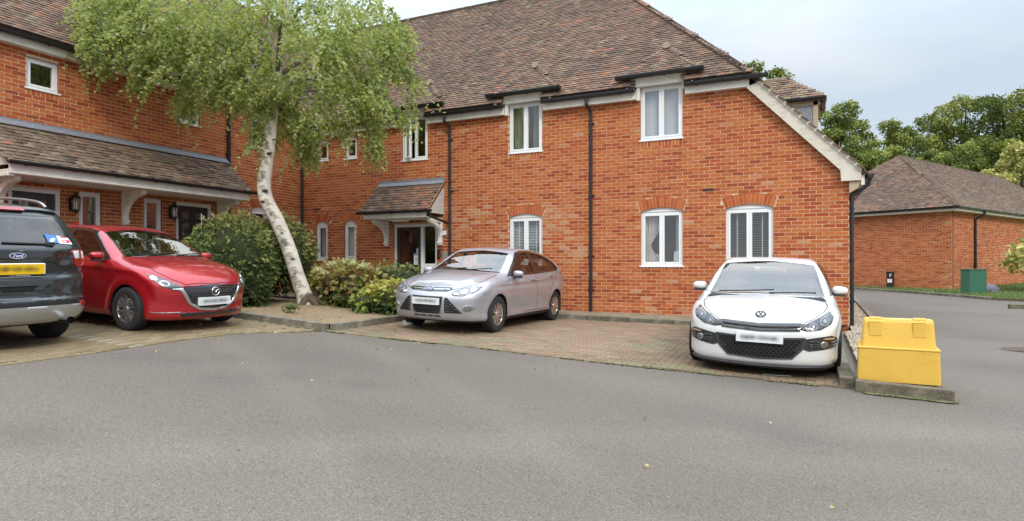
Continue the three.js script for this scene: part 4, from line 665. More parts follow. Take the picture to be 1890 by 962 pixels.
function bodyField(S) {
  const top = pchip(S.top), front = pchip(S.front), rear = pchip(S.rear), plan = pchip(S.plan), sec = pchip(S.sec), belt = pchip(S.belt), crown = pchip(S.crown || [[-3, .06], [3, .06]]), bot = pchip(S.bot || [[-3, .19], [3, .19]]), tum = pchip(S.tum || [[-3, .42], [3, .42]]);
  const ax = [S.wb / 2, -S.wb / 2], xm = S.xm ?? -.1;
  const f = (x, y, z) => {
    const za = Math.abs(z), W = plan(x), t = y - belt(x), u = t / .035, sp = u > 20 ? t : .035 * Math.log1p(Math.exp(u));
    let inset = sec(y) + tum(x) * sp + (S.curve || .22) * Math.max(0, t) ** 2;
    for (const a of ax) { const r = Math.hypot(x - a, y - S.R) - S.arch; if (r > -.06 && r < .16) { const q = 1 - Math.abs(r - .03) / .13; if (q > 0) inset -= (S.flare || .012) * q * q * (3 - 2 * q); } }
    if (S.crease) { const yc = S.crease[0] + S.crease[1] * x; inset += .011 * sstep(.022, -.022, y - yc) * sstep(1.75, 1.2, Math.abs(x)) * sstep(yc - .42, yc - .05, y); }
    const dS = (za - W + inset) * .93;
    const s = clamp((x - xm) / .7, -1, 1), xx = x + (S.bend || .10) * za * za * s, sl = top.slope(xx);
    let rg = 0; if (S.ridge && x > .95) { const zc = lerp(S.ridge[0], S.ridge[1], clamp((x - 1.1) / 1)), q = (za - zc) / .07; rg = S.ridge[2] * Math.exp(-q * q) * sstep(.95, 1.2, x) + S.ridge[3] * sstep(zc + .02, zc - .10, za) * sstep(1.0, 1.25, x); }
    const dT = (y - top(xx) - rg + crown(x) * za * za) / Math.sqrt(1 + sl * sl);
    const q = za / (S.W * .5), fs = front.slope(y), rs = rear.slope(y);
    const dF = (x - front(y) + S.nose * (.55 * q * q + .45 * q ** 4)) / Math.sqrt(1 + fs * fs), dR = (rear(y) - x + S.tail * (.5 * q * q + .5 * q ** 4)) / Math.sqrt(1 + rs * rs);
    return smax(smax(smax(dT, dS, S.kTop || .11), smax(dF, dR, .05), S.kEnd || .10), bot(x) - y, .07);
  };
  return f;
}
function surfNet(f, lo, hi, h) {
  const n = [0, 1, 2].map(i => Math.ceil((hi[i] - lo[i]) / h) + 1), [nx, ny, nz] = n, val = new Float32Array(nx * ny * nz), id = (i, j, k) => (k * ny + j) * nx + i;
  for (let k = 0; k < nz; k++) for (let j = 0; j < ny; j++) for (let i = 0; i < nx;) { const v = f(lo[0] + i * h, lo[1] + j * h, lo[2] + k * h); let n2 = Math.max(1, Math.floor(Math.abs(v) / (2.4 * h)) - 1); for (; n2 > 0 && i < nx; n2--, i++) val[id(i, j, k)] = v; }
  const vid = new Int32Array(nx * ny * nz).fill(-1), P = [];
  for (let k = 0; k < nz - 1; k++) for (let j = 0; j < ny - 1; j++) for (let i = 0; i < nx - 1; i++) {
    let m = 0, cx = 0, cy = 0, cz = 0, c = 0; const v = [];
    for (let q = 0; q < 8; q++) { const w = val[id(i + (q & 1), j + (q >> 1 & 1), k + (q >> 2))]; v[q] = w; if (w < 0) m++; }
    if (m === 0 || m === 8) continue;
    for (let q = 0; q < 8; q++) for (const b of [1, 2, 4]) if (!(q & b)) { const r = q | b; if ((v[q] < 0) !== (v[r] < 0)) { const t = v[q] / (v[q] - v[r]); cx += (q & 1) + (b === 1 ? t : 0); cy += (q >> 1 & 1) + (b === 2 ? t : 0); cz += (q >> 2) + (b === 4 ? t : 0); c++; } }
    vid[id(i, j, k)] = P.length / 3; P.push(lo[0] + (i + cx / c) * h, lo[1] + (j + cy / c) * h, lo[2] + (k + cz / c) * h);
  }
  const N = new Float32Array(P.length), e = .004, grad = (x, y, z) => [f(x + e, y, z) - f(x - e, y, z), f(x, y + e, z) - f(x, y - e, z), f(x, y, z + e) - f(x, y, z - e)];
  for (let i = 0; i < P.length; i += 3) {
    let g; for (let it = 0; it < 3; it++) { const v = f(P[i], P[i + 1], P[i + 2]); g = grad(P[i], P[i + 1], P[i + 2]); const l2 = (g[0] ** 2 + g[1] ** 2 + g[2] ** 2) / (4 * e * e) || 1, s = clamp(v / l2 / (2 * e), -h / 2 / (2 * e) * 4, h / 2 / (2 * e) * 4); for (let a = 0; a < 3; a++) P[i + a] -= g[a] * s * .9; }
    g = grad(P[i], P[i + 1], P[i + 2]); const l = Math.hypot(...g) || 1; for (let a = 0; a < 3; a++) N[i + a] = g[a] / l;
  }
  const T = [], push = (a, b, c) => T.push([a, b, c]), quad = (a, b, c, d, flip) => { if (a < 0 || b < 0 || c < 0 || d < 0) return; if (flip) { push(a, c, b); push(a, d, c); } else { push(a, b, c); push(a, c, d); } };
  for (let k = 1; k < nz - 1; k++) for (let j = 1; j < ny - 1; j++) for (let i = 1; i < nx - 1; i++) {
    const s = val[id(i, j, k)] < 0;
    if (s !== val[id(i + 1, j, k)] < 0) quad(vid[id(i, j - 1, k - 1)], vid[id(i, j, k - 1)], vid[id(i, j, k)], vid[id(i, j - 1, k)], !s);
    if (s !== val[id(i, j + 1, k)] < 0) quad(vid[id(i - 1, j, k - 1)], vid[id(i - 1, j, k)], vid[id(i, j, k)], vid[id(i, j, k - 1)], !s);
    if (s !== val[id(i, j, k + 1)] < 0) quad(vid[id(i - 1, j - 1, k)], vid[id(i, j - 1, k)], vid[id(i, j, k)], vid[id(i - 1, j, k)], !s);
  }
  return T.map(t => t.map(i => [P[3 * i], P[3 * i + 1], P[3 * i + 2], N[3 * i], N[3 * i + 1], N[3 * i + 2]]));
}
function cut(T, sd, ok = () => true) {      // [inside, outside]
  const A = [], B = [], mix = (p, q, t) => p.map((x, i) => x + (q[i] - x) * t);
  for (const t of T) {
    if (!ok(t)) { B.push(t); continue; }
    const d = t.map(sd), s = d.map(x => x < 0), k = s[0] + s[1] + s[2];
    if (k === 3) A.push(t); else if (k === 0) B.push(t);
    else { const i = k === 1 ? s.indexOf(true) : s.indexOf(false), a = t[i], b = t[(i + 1) % 3], c = t[(i + 2) % 3], da = d[i], db = d[(i + 1) % 3], dc = d[(i + 2) % 3], ab = mix(a, b, da / (da - db)), ac = mix(a, c, da / (da - dc)); const one = [[a, ab, ac]], two = [[ab, b, c], [ab, c, ac]]; (k === 1 ? A : B).push(...one); (k === 1 ? B : A).push(...two); }
  }
  return [A, B];
}
function triGeo(T, off = 0) {
  const pos = new Float32Array(T.length * 9), nor = new Float32Array(T.length * 9); let o = 0;
  for (const t of T) for (const v of t) { const l = Math.hypot(v[3], v[4], v[5]) || 1; for (let a = 0; a < 3; a++) { nor[o + a] = v[3 + a] / l; pos[o + a] = v[a] + off * v[3 + a] / l; } o += 3; }
  let g = new THREE.BufferGeometry(); g.setAttribute('position', new THREE.BufferAttribute(pos, 3)); g.setAttribute('normal', new THREE.BufferAttribute(nor, 3)); return uvm(mergeVertices(g, 1e-5));
}
// axes to draw on a body: 2d coordinates of a point, the direction looked along, and a filter
const AX = {
  front: { uv: p => [p[2], p[1]], ray: (u, v) => [[3, v, u], [-1, 0, 0]], ok: n => n[3] > .12 },
  rear: { uv: p => [p[2], p[1]], ray: (u, v) => [[-3, v, u], [1, 0, 0]], ok: n => n[3] < -.1 },
  side: { uv: p => [p[0], p[1]], ray: (u, v) => [[u, v, 2], [0, 0, -1]], ok: n => Math.abs(n[5]) > .3 },
  top: { uv: p => [p[0], p[2]], ray: (u, v) => [[u, 2.5, v], [0, -1, 0]], ok: n => n[4] > .15 },
};
function march(f, [o, d]) { let t = 0, v = f(...o); const at = t => [o[0] + d[0] * t, o[1] + d[1] * t, o[2] + d[2] * t]; for (let i = 0; i < 300 && v > 0; i++) { t += Math.max(.01, v * .5); v = f(...at(t)); if (t > 6) return null; } let a = t - .06, b = t; for (let i = 0; i < 18; i++) { const m = (a + b) / 2; if (f(...at(m)) > 0) a = m; else b = m; } return at(b); }
function nrm(f, p) { const e = .004, g = [f(p[0] + e, p[1], p[2]) - f(p[0] - e, p[1], p[2]), f(p[0], p[1] + e, p[2]) - f(p[0], p[1] - e, p[2]), f(p[0], p[1], p[2] + e) - f(p[0], p[1], p[2] - e)], l = Math.hypot(...g); return g.map(x => x / l); }
// a shaped piece that lies on the body: polygon in an axis' plane, lifted by off, with its border turned back by th
function patch(f, axis, poly, off = .004, th = .012, maxE = .05) {
  const A = AX[axis], on = (u, v) => { const p = march(f, A.ray(u, v)); if (!p) return null; const n = nrm(f, p); return [...p, ...n]; };
  const ev = []; for (let i = 0; i < poly.length; i++) { const a = poly[i], b = poly[(i + 1) % poly.length], k = Math.max(1, Math.ceil(Math.hypot(a[0] - b[0], a[1] - b[1]) / maxE)); for (let j = 0; j < k; j++) ev.push([lerp(a[0], b[0], j / k), lerp(a[1], b[1], j / k)]); }
  const cache = new Map(), get = p => { const k = p[0].toFixed(5) + ',' + p[1].toFixed(5); if (!cache.has(k)) cache.set(k, on(p[0], p[1])); return cache.get(k); };
  const T = tess(polyTris(ev), maxE).map(t => t.map(get)).filter(t => t.every(Boolean)), pos = [];
  const P = (v, o) => [v[0] + v[3] * o, v[1] + v[4] * o, v[2] + v[5] * o];
  for (const t of T) { const a = P(t[0], off), b = P(t[1], off), c = P(t[2], off); const nn = V(b[0] - a[0], b[1] - a[1], b[2] - a[2]).cross(V(c[0] - a[0], c[1] - a[1], c[2] - a[2])); const fl = nn.x * t[0][3] + nn.y * t[0][4] + nn.z * t[0][5] < 0; pos.push(...(fl ? [a, c, b] : [a, b, c])); }
  const L = ev.map(get); for (let i = 0; i < L.length; i++) { const a = L[i], b = L[(i + 1) % L.length]; if (!a || !b) continue; pos.push(P(a, off), P(b, off), P(b, off - th), P(a, off), P(b, off - th), P(a, off - th)); }
  const g = new THREE.BufferGeometry(); g.setAttribute('position', new THREE.Float32BufferAttribute(pos.flat(), 3));
  const m = mergeVertices(g, 1e-5); m.computeVertexNormals(); const q = m.toNonIndexed(); // smooth face, hard border
  return uvm(q);
}
function ribbon(f, axis, line, w = .007, off = .0015, closed = false) {   // shut lines and fine trim
  const A = AX[axis], pts = []; const L = closed ? [...line, line[0]] : line;
  for (let i = 0; i + 1 < L.length; i++) { const k = Math.max(1, Math.ceil(Math.hypot(L[i + 1][0] - L[i][0], L[i + 1][1] - L[i][1]) / .03)); for (let j = 0; j < k + (i + 2 === L.length ? 1 : 0); j++) pts.push([lerp(L[i][0], L[i + 1][0], j / k), lerp(L[i][1], L[i + 1][1], j / k)]); }
  const S = []; for (const p of pts) { const q = march(f, A.ray(...p)); if (q) S.push([q, nrm(f, q)]); }
  const pos = [], e = S.map(([p, n], i) => { const a = S[Math.max(0, i - 1)][0], b = S[Math.min(S.length - 1, i + 1)][0], t = V(b[0] - a[0], b[1] - a[1], b[2] - a[2]).normalize(), s = V().crossVectors(V(...n), t).normalize(); return [0, 1].map(k => [0, 1, 2].map(c => p[c] + n[c] * off + s.getComponent(c) * (k ? w / 2 : -w / 2))); });
  for (let i = 0; i + 1 < e.length; i++) pos.push(e[i][0], e[i + 1][0], e[i + 1][1], e[i][0], e[i + 1][1], e[i][1]);
  const g = new THREE.BufferGeometry(); g.setAttribute('position', new THREE.Float32BufferAttribute(pos.flat(), 3)); g.computeVertexNormals(); return uvm(g);
}
const mirrorZ = g => { const q = (g.index ? g.toNonIndexed() : g.clone()), p = q.attributes.position, n = q.attributes.normal; for (let i = 0; i < p.count; i++) { p.setZ(i, -p.getZ(i)); n.setZ(i, -n.getZ(i)); } for (let i = 0; i < p.count; i += 3) for (const a of [p, n, q.attributes.uv]) { if (!a) continue; const s = a.itemSize; for (let k = 0; k < s; k++) { const x = a.array[(i + 1) * s + k]; a.array[(i + 1) * s + k] = a.array[(i + 2) * s + k]; a.array[(i + 2) * s + k] = x; } } return q; };
const carM = {
  tyre: std(.018, .018, .019, .85), blackTrim: std(.02, .02, .022, .55), gloss: phys(.008, .008, .009, .15, { clearcoat: 1 }), under: std(.012, .012, .013, .9), gap: std(.006, .006, .007, .9),
  chrome: std(.75, .76, .78, .12, { metalness: 1 }), satin: std(.42, .43, .45, .35, { metalness: .85 }), lens: phys(1, 1, 1, .03, { transmission: 1, thickness: 0, ior: 1.4 }), bowl: std(.22, .225, .24, .35, { metalness: .6 }),
  glass: phys(.86, .92, .90, .01, { transmission: 1, thickness: 0, ior: 2.1 }), tint: phys(.30, .31, .31, .01, { transmission: 1, thickness: 0, ior: 1.75 }),
  seat: std(.035, .036, .04, .9), red: phys(.35, .008, .008, .12, { clearcoat: 1 }), white: phys(.75, .75, .74, .15, { clearcoat: 1 }), amber: phys(.6, .22, .04, .15, { clearcoat: 1 }), plate: std(.74, .75, .75, .45), plateY: std(.72, .50, .02, .45),
};
function wheelGeo(R, w, rim, style) {    // axle along z, outside at +z
  const h = w / 2, ty = [[rim - .02, -h * .85], [rim + .004, -h * .93], [R - .05, -h], [R - .022, -h * .93], [R - .004, -h * .72], [R, -h * .4], [R, h * .4], [R - .004, h * .72], [R - .022, h * .93], [R - .05, h], [rim + .004, h * .93], [rim - .02, h * .85]];
  const tyre = new THREE.LatheGeometry(ty.map(p => new THREE.Vector2(...p)), 48); tyre.rotateX(Math.PI / 2);
  const treads = []; for (const z of [-.28, .0, .28]) { const t = new THREE.TorusGeometry(R + .0005, .0035, 4, 48); t.translate(0, 0, z * h * 1.6); treads.push(t); }
  const bar = new THREE.LatheGeometry([[rim - .012, -h * .8], [rim - .03, 0], [rim - .018, h * .7], [rim + .002, h * .9], [rim + .006, h * .86]].map(p => new THREE.Vector2(...p)), 40); bar.rotateX(Math.PI / 2);
  const spokes = [], n = style.n, hub = style.hub || .055;
  for (let i = 0; i < n; i++) { const a0 = i / n * 2 * Math.PI; for (const s of style.pair ? [-1, 1] : [0]) { const L = rim - .006 - hub * .6, g = new THREE.BoxGeometry(style.w, L, .028), p = g.attributes.position; for (let k = 0; k < p.count; k++) { const t = p.getY(k) / L + .5; p.setX(k, p.getX(k) * lerp(1.15, style.tip || .8, t)); p.setZ(k, p.getZ(k) + lerp(.0, .012, t)); } g.translate(s * style.pair * .0, L / 2 + hub * .6, h * .62); g.rotateZ(s * (style.pair || 0) - a0); if (style.skew) g.rotateZ(0); g.computeVertexNormals(); spokes.push(uvm(g)); } }
  const hubG = new THREE.CylinderGeometry(hub, hub + .012, .05, 20); hubG.rotateX(Math.PI / 2); hubG.translate(0, 0, h * .62); spokes.push(uvm(hubG));
  const back = new THREE.CircleGeometry(rim - .02, 32); back.translate(0, 0, -h * .1); const disc = new THREE.CylinderGeometry(rim * .68, rim * .68, .022, 28); disc.rotateX(Math.PI / 2); disc.translate(0, 0, h * .12);
  return { tyre: uvm(merge([tyre, ...treads])), rim: merge([uvm(bar), ...spokes]), back: uvm(back), disc: uvm(disc) };
}
// places a car on the ground: front axle middle, rear axle middle, centre of track
function setDown(o, x, z, turn, wb, tr) {
  const fx = Math.cos(turn), fz = -Math.sin(turn), pt = (a, b) => { const X = x + fx * a - fz * b * 0 + (-fz) * 0 + 0, Z = z + fz * a; const rx = -fz, rz = fx; return V(X + rx * b, gy(X + rx * b, Z + rz * b) + .008, Z + rz * b); };
  const F = pt(wb / 2, 0), B = pt(-wb / 2, 0), Rr = pt(0, tr / 2), Ll = pt(0, -tr / 2), X = F.clone().sub(B).normalize(), Zz = Rr.clone().sub(Ll).normalize(), Y = V().crossVectors(Zz, X).normalize(); Zz.crossVectors(X, Y);
  M4().makeBasis(X, Y, Zz).setPosition(F.clone().add(B).multiplyScalar(.5)).decompose(o.position, o.quaternion, o.scale);
}
function car(name, label, S) {
  const o = thing(name, label, 'car', [0, 0, 0], 'cars parked in the bays of the courtyard'), f = bodyField(S), hw = S.W / 2 + .06, paint = S.paint;
  const lo = [Math.min(...S.rear.map(p => p[1])) - .08, .08, -hw], hi = [Math.max(...S.front.map(p => p[1])) + .08, S.H + .06, hw];
  let T = surfNet(f, lo, hi, S.cell || .024);
  const ax = [S.wb / 2, -S.wb / 2];
  [, T] = cut(T, v => Math.min(...ax.map(a => Math.hypot(v[0] - a, v[1] - S.R) - S.arch)), t => Math.abs(t[0][2]) > .45 && t[0][1] < S.R + S.arch + .05);
  const region = (axis, poly, extra) => { const A = AX[axis]; let r; [r, T] = cut(T, v => polySdf(...A.uv(v), poly), t => A.ok(t[0]) && A.ok(t[1]) && A.ok(t[2]) && (!extra || t.every(extra))); return r; };
  // glass
  const headlining = [];
  for (const w of S.glass) { const r = region(w.axis, w.poly, w.ok); if (!r.length) continue; if (w.axis === 'side') { for (const s of [1, -1]) { const q = r.filter(t => t[0][2] * s > 0); part(w.name, triGeo(q, -.006), w.m || carM.glass, o); if (w.rim !== 0) part('window_seal', triGeo(cut(q, v => -(polySdf(v[0], v[1], w.poly) + .016))[0], .001), carM.gloss, o); } } else { part(w.name, triGeo(r, -.005), w.m || carM.glass, o); const A = AX[w.axis]; part('window_seal', triGeo(cut(r, v => -(polySdf(...A.uv(v), w.poly) + (w.band || .03)))[0], -.003), carM.gloss, o); } }
  for (const w of S.trim || []) { const r = region(w.axis, w.poly, w.ok); for (const q of w.axis === 'side' ? [r.filter(t => t[0][2] > 0), r.filter(t => t[0][2] <= 0)] : [r]) if (q.length) part(w.name, triGeo(q, w.off || 0), w.m, o); }
  const inner = T.filter(t => t[0][1] > S.belt0 - .03 && t[0][1] < S.H + .1);
  // doors and bonnet are cut out of the shell
  for (const d of S.panels) { const r = region(d.axis, d.poly, d.ok); if (d.axis === 'side') { for (const s of [1, -1]) { const D = part(d.name, triGeo(r.filter(t => t[0][2] * s > 0)), paint, o); let g = ribbon(f, 'side', d.line || d.poly, .010, .0014, !d.line); if (s < 0) g = mirrorZ(g); part('shut_line', g, carM.gap, D); if (d.handle) { let h = patch(f, 'side', d.handle, .03, .03, .04); if (s < 0) h = mirrorZ(h); part('handle', h, S.handleM || paint, D); } } } else { const D = part(d.name, triGeo(r), paint, o); part('shut_line', ribbon(f, d.axis, d.line || d.poly, .010, .0014, !d.line), carM.gap, D); } }
  part('body', triGeo(T), paint, o);
  part('lining', (() => { const g = triGeo(inner, -.035); return g; })(), carM.under, o);
  // wheel housings, floor pan, cabin
  for (const a of ax) for (const s of [1, -1]) {
    const n = 20, tr = [], z0 = s * (S.W / 2 - .44), z1 = s * (S.W / 2 - .035);
    for (let i = 0; i < n; i++) { const q = k => { const t = -.35 + (Math.PI + .7) * k / n; return [a + Math.cos(t) * (S.arch + .01), S.R + Math.sin(t) * (S.arch + .01)]; }; const A = q(i), B = q(i + 1), c = [a, S.R, z0]; tr.push([[...A, z0], [...B, z0], [...B, z1]], [[...A, z0], [...B, z1], [...A, z1]], [[...A, z0], [...B, z0], c]); }
    part('wheel_housing', quadGeo(tr), carM.under, o);
  }
  const xs = S.cabin, b0 = S.belt0;
  part('dashboard', rbox(xs[1] - .30, xs[1] + .22, b0 - .30, b0 - .02, -S.W / 2 + .16, S.W / 2 - .16, .06), carM.seat, o);
  part('floor', merge([box(xs[0], xs[1] + .25, .26, .32, -S.W / 2 + .14, S.W / 2 - .14), box(xs[0] - .5, xs[0] + .1, .3, b0 - .12, -S.W / 2 + .2, S.W / 2 - .2)]), carM.seat, o);
  for (const s of [1, -1]) { const m = V(0, 0, s * .36), x = xs[1] - .95; const g = merge([rbox(x - .25, x + .28, .42, .56, m.z - .25, m.z + .25, .05), (() => { const q = rbox(-.06, .06, 0, .62, -.25, .25, .05); q.rotateZ(.30); q.translate(x - .25, .50, m.z); return q; })(), (() => { const q = rbox(-.045, .045, 0, .17, -.13, .13, .04); q.rotateZ(.22); q.translate(x - .42, 1.13 * S.H / 1.48, m.z); return q; })()]); part('seat', g, carM.seat, o); }
  part('rear_seat', merge([(() => { const q = rbox(-.07, .07, 0, .58, -.6, .6, .05); q.rotateZ(.32); q.translate(xs[0] + .2, .5, 0); return q; })(), ...[-.35, .35].map(z => { const q = rbox(-.04, .04, 0, .15, -.12, .12, .035); q.rotateZ(.25); q.translate(xs[0] + .05, 1.05 * S.H / 1.48, z); return q; })]), carM.seat, o);
  const sw = new THREE.TorusGeometry(.18, .016, 8, 28); sw.rotateY(Math.PI / 2); sw.rotateZ(-.4); sw.translate(xs[1] - .38, b0 - .02, .36); part('steering_wheel', merge([uvm(sw)]), carM.blackTrim, o);
  if (S.mirrorInside !== 0) part('inner_mirror', rbox(xs[1] - .66, xs[1] - .63, S.H - .21, S.H - .14, -.12, .12, .012), carM.blackTrim, o);
  // wheels
  const wg = wheelGeo(S.R, S.tyreW, S.rim, S.spokes);
  for (const a of ax) for (const s of [1, -1]) { const w = part('wheel', wg.tyre, carM.tyre, o); w.position.set(a, S.R, s * (S.track / 2)); if (s < 0) w.rotation.y = Math.PI; part('rim', wg.rim, S.rimM || carM.satin, w); part('brake_disc', wg.disc, carM.satin, w); part('inner_face', wg.back, carM.under, w); }
  o.userData.f = undefined; return { o, f };
}
const P_ = (f, o) => (name, axis, poly, m, off = .004, th = .012, both = false, parent = o, maxE = .045) => { const g = patch(f, axis, poly, off, th, maxE); const r = part(name, g, m, parent); if (both) part(name, mirrorZ(g), m, parent); return r; };
const oval = (cx, cy, a, b, n = 24, t = 0) => Array.from({ length: n }, (_, i) => { const w = i / n * 2 * Math.PI, x = Math.cos(w) * a, y = Math.sin(w) * b; return [cx + x * Math.cos(t) - y * Math.sin(t), cy + x * Math.sin(t) + y * Math.cos(t)]; });
const rect = (x0, x1, y0, y1) => [[x0, y0], [x1, y0], [x1, y1], [x0, y1]];
const mz = P => P.map(([z, y]) => [-z, y]);
function canvasTex(w, h, draw) { const c = document.createElement('canvas'); c.width = w; c.height = h; draw(c.getContext('2d'), w, h); const t = new THREE.CanvasTexture(c); t.colorSpace = THREE.SRGBColorSpace; return t; }
// a number plate whose characters are blurred out, as in the photograph
function blurPlate(bg, seed) { const r = mulberry(seed); return canvasTex(256, 56, (x, w, h) => { x.fillStyle = bg; x.fillRect(0, 0, w, h); for (let i = 0; i < 160; i++) { const a = 0.008 + r() * 0.014, cx = 28 + r() * 200, rad = 7 + r() * 15; x.fillStyle = `rgba(40,40,42,${a})`; for (let k = 3; k > 0; k--) { x.beginPath(); x.arc(cx, 28 + (r() - .5) * 14, rad * k / 3, 0, 7); x.fill(); } } }); }
function flatPiece(w, h, th, tx, m) { return [new THREE.BoxGeometry(w, h, th), new THREE.MeshStandardMaterial({ map: tx, roughness: .45 })]; }
const blueOval = () => canvasTex(256, 104, (x, w, h) => { x.fillStyle = '#c9ccd2'; x.fillRect(0, 0, w, h); x.fillStyle = '#16285e'; x.beginPath(); x.ellipse(w / 2, h / 2, w / 2 - 10, h / 2 - 9, 0, 0, 7); x.fill(); x.fillStyle = '#eef0f4'; x.font = 'italic bold 66px serif'; x.textAlign = 'center'; x.textBaseline = 'middle'; x.fillText('Ford', w / 2, h / 2 + 2); });
function ovalBadge(parent, p, q, w, h) { const g = new THREE.CylinderGeometry(.5, .5, .012, 40); g.rotateX(Math.PI / 2); g.scale(w, h, 1); const ps = g.attributes.position, uv = g.attributes.uv; for (let i = 0; i < ps.count; i++) uv.setXY(i, ps.getX(i) / w + .5, ps.getY(i) / h + .5); const o = part('badge', g, new THREE.MeshStandardMaterial({ map: blueOval(), roughness: .25, metalness: .1 }), parent); o.position.set(...p); o.quaternion.copy(q); return o; }
const faceQ = n => { const z = V(...n).normalize(), x = V().crossVectors(V(0, 1, 0), z).normalize(), y = V().crossVectors(z, x); return new THREE.Quaternion().setFromRotationMatrix(M4().makeBasis(x, y, z)); };
function mirrorPod(parent, f, x, y, zOut, m, arm) {   // door mirrors, both sides
  for (const s of [1, -1]) { const g = new THREE.SphereGeometry(1, 20, 14), p = g.attributes.position; for (let i = 0; i < p.count; i++) { let px = p.getX(i), py = p.getY(i), pz = p.getZ(i); px = px < 0 ? px * .35 : px; const sq = v => Math.sign(v) * Math.pow(Math.abs(v), .72); p.setXYZ(i, px * .085, sq(py) * .058 * (1 - .16 * pz * s), sq(pz) * .098); } g.computeVertexNormals(); g.translate(x, y, s * zOut); const M = part('door_mirror', uvm(g), m, parent); const q = new THREE.CylinderGeometry(1, 1, .008, 24); q.rotateZ(Math.PI / 2); q.scale(1, .055, .085); q.translate(x - .036, y, s * zOut); part('mirror_glass', uvm(q), carM.chrome, M); part('mirror_arm', merge([rod([x + .01, y - .05, s * (zOut - .04)], [x + .03, y - .075, s * (zOut - .17)], .022), rbox(x - .03, x + .08, y - .075, y - .05, s * zOut - .075, s * zOut + .075, .01)]), carM.blackTrim, M); }
}
const flake = (r, g, b, o = {}) => phys(r, g, b, o.rough ?? .38, { metalness: o.metal ?? .45, clearcoat: 1, clearcoatRoughness: .03 });
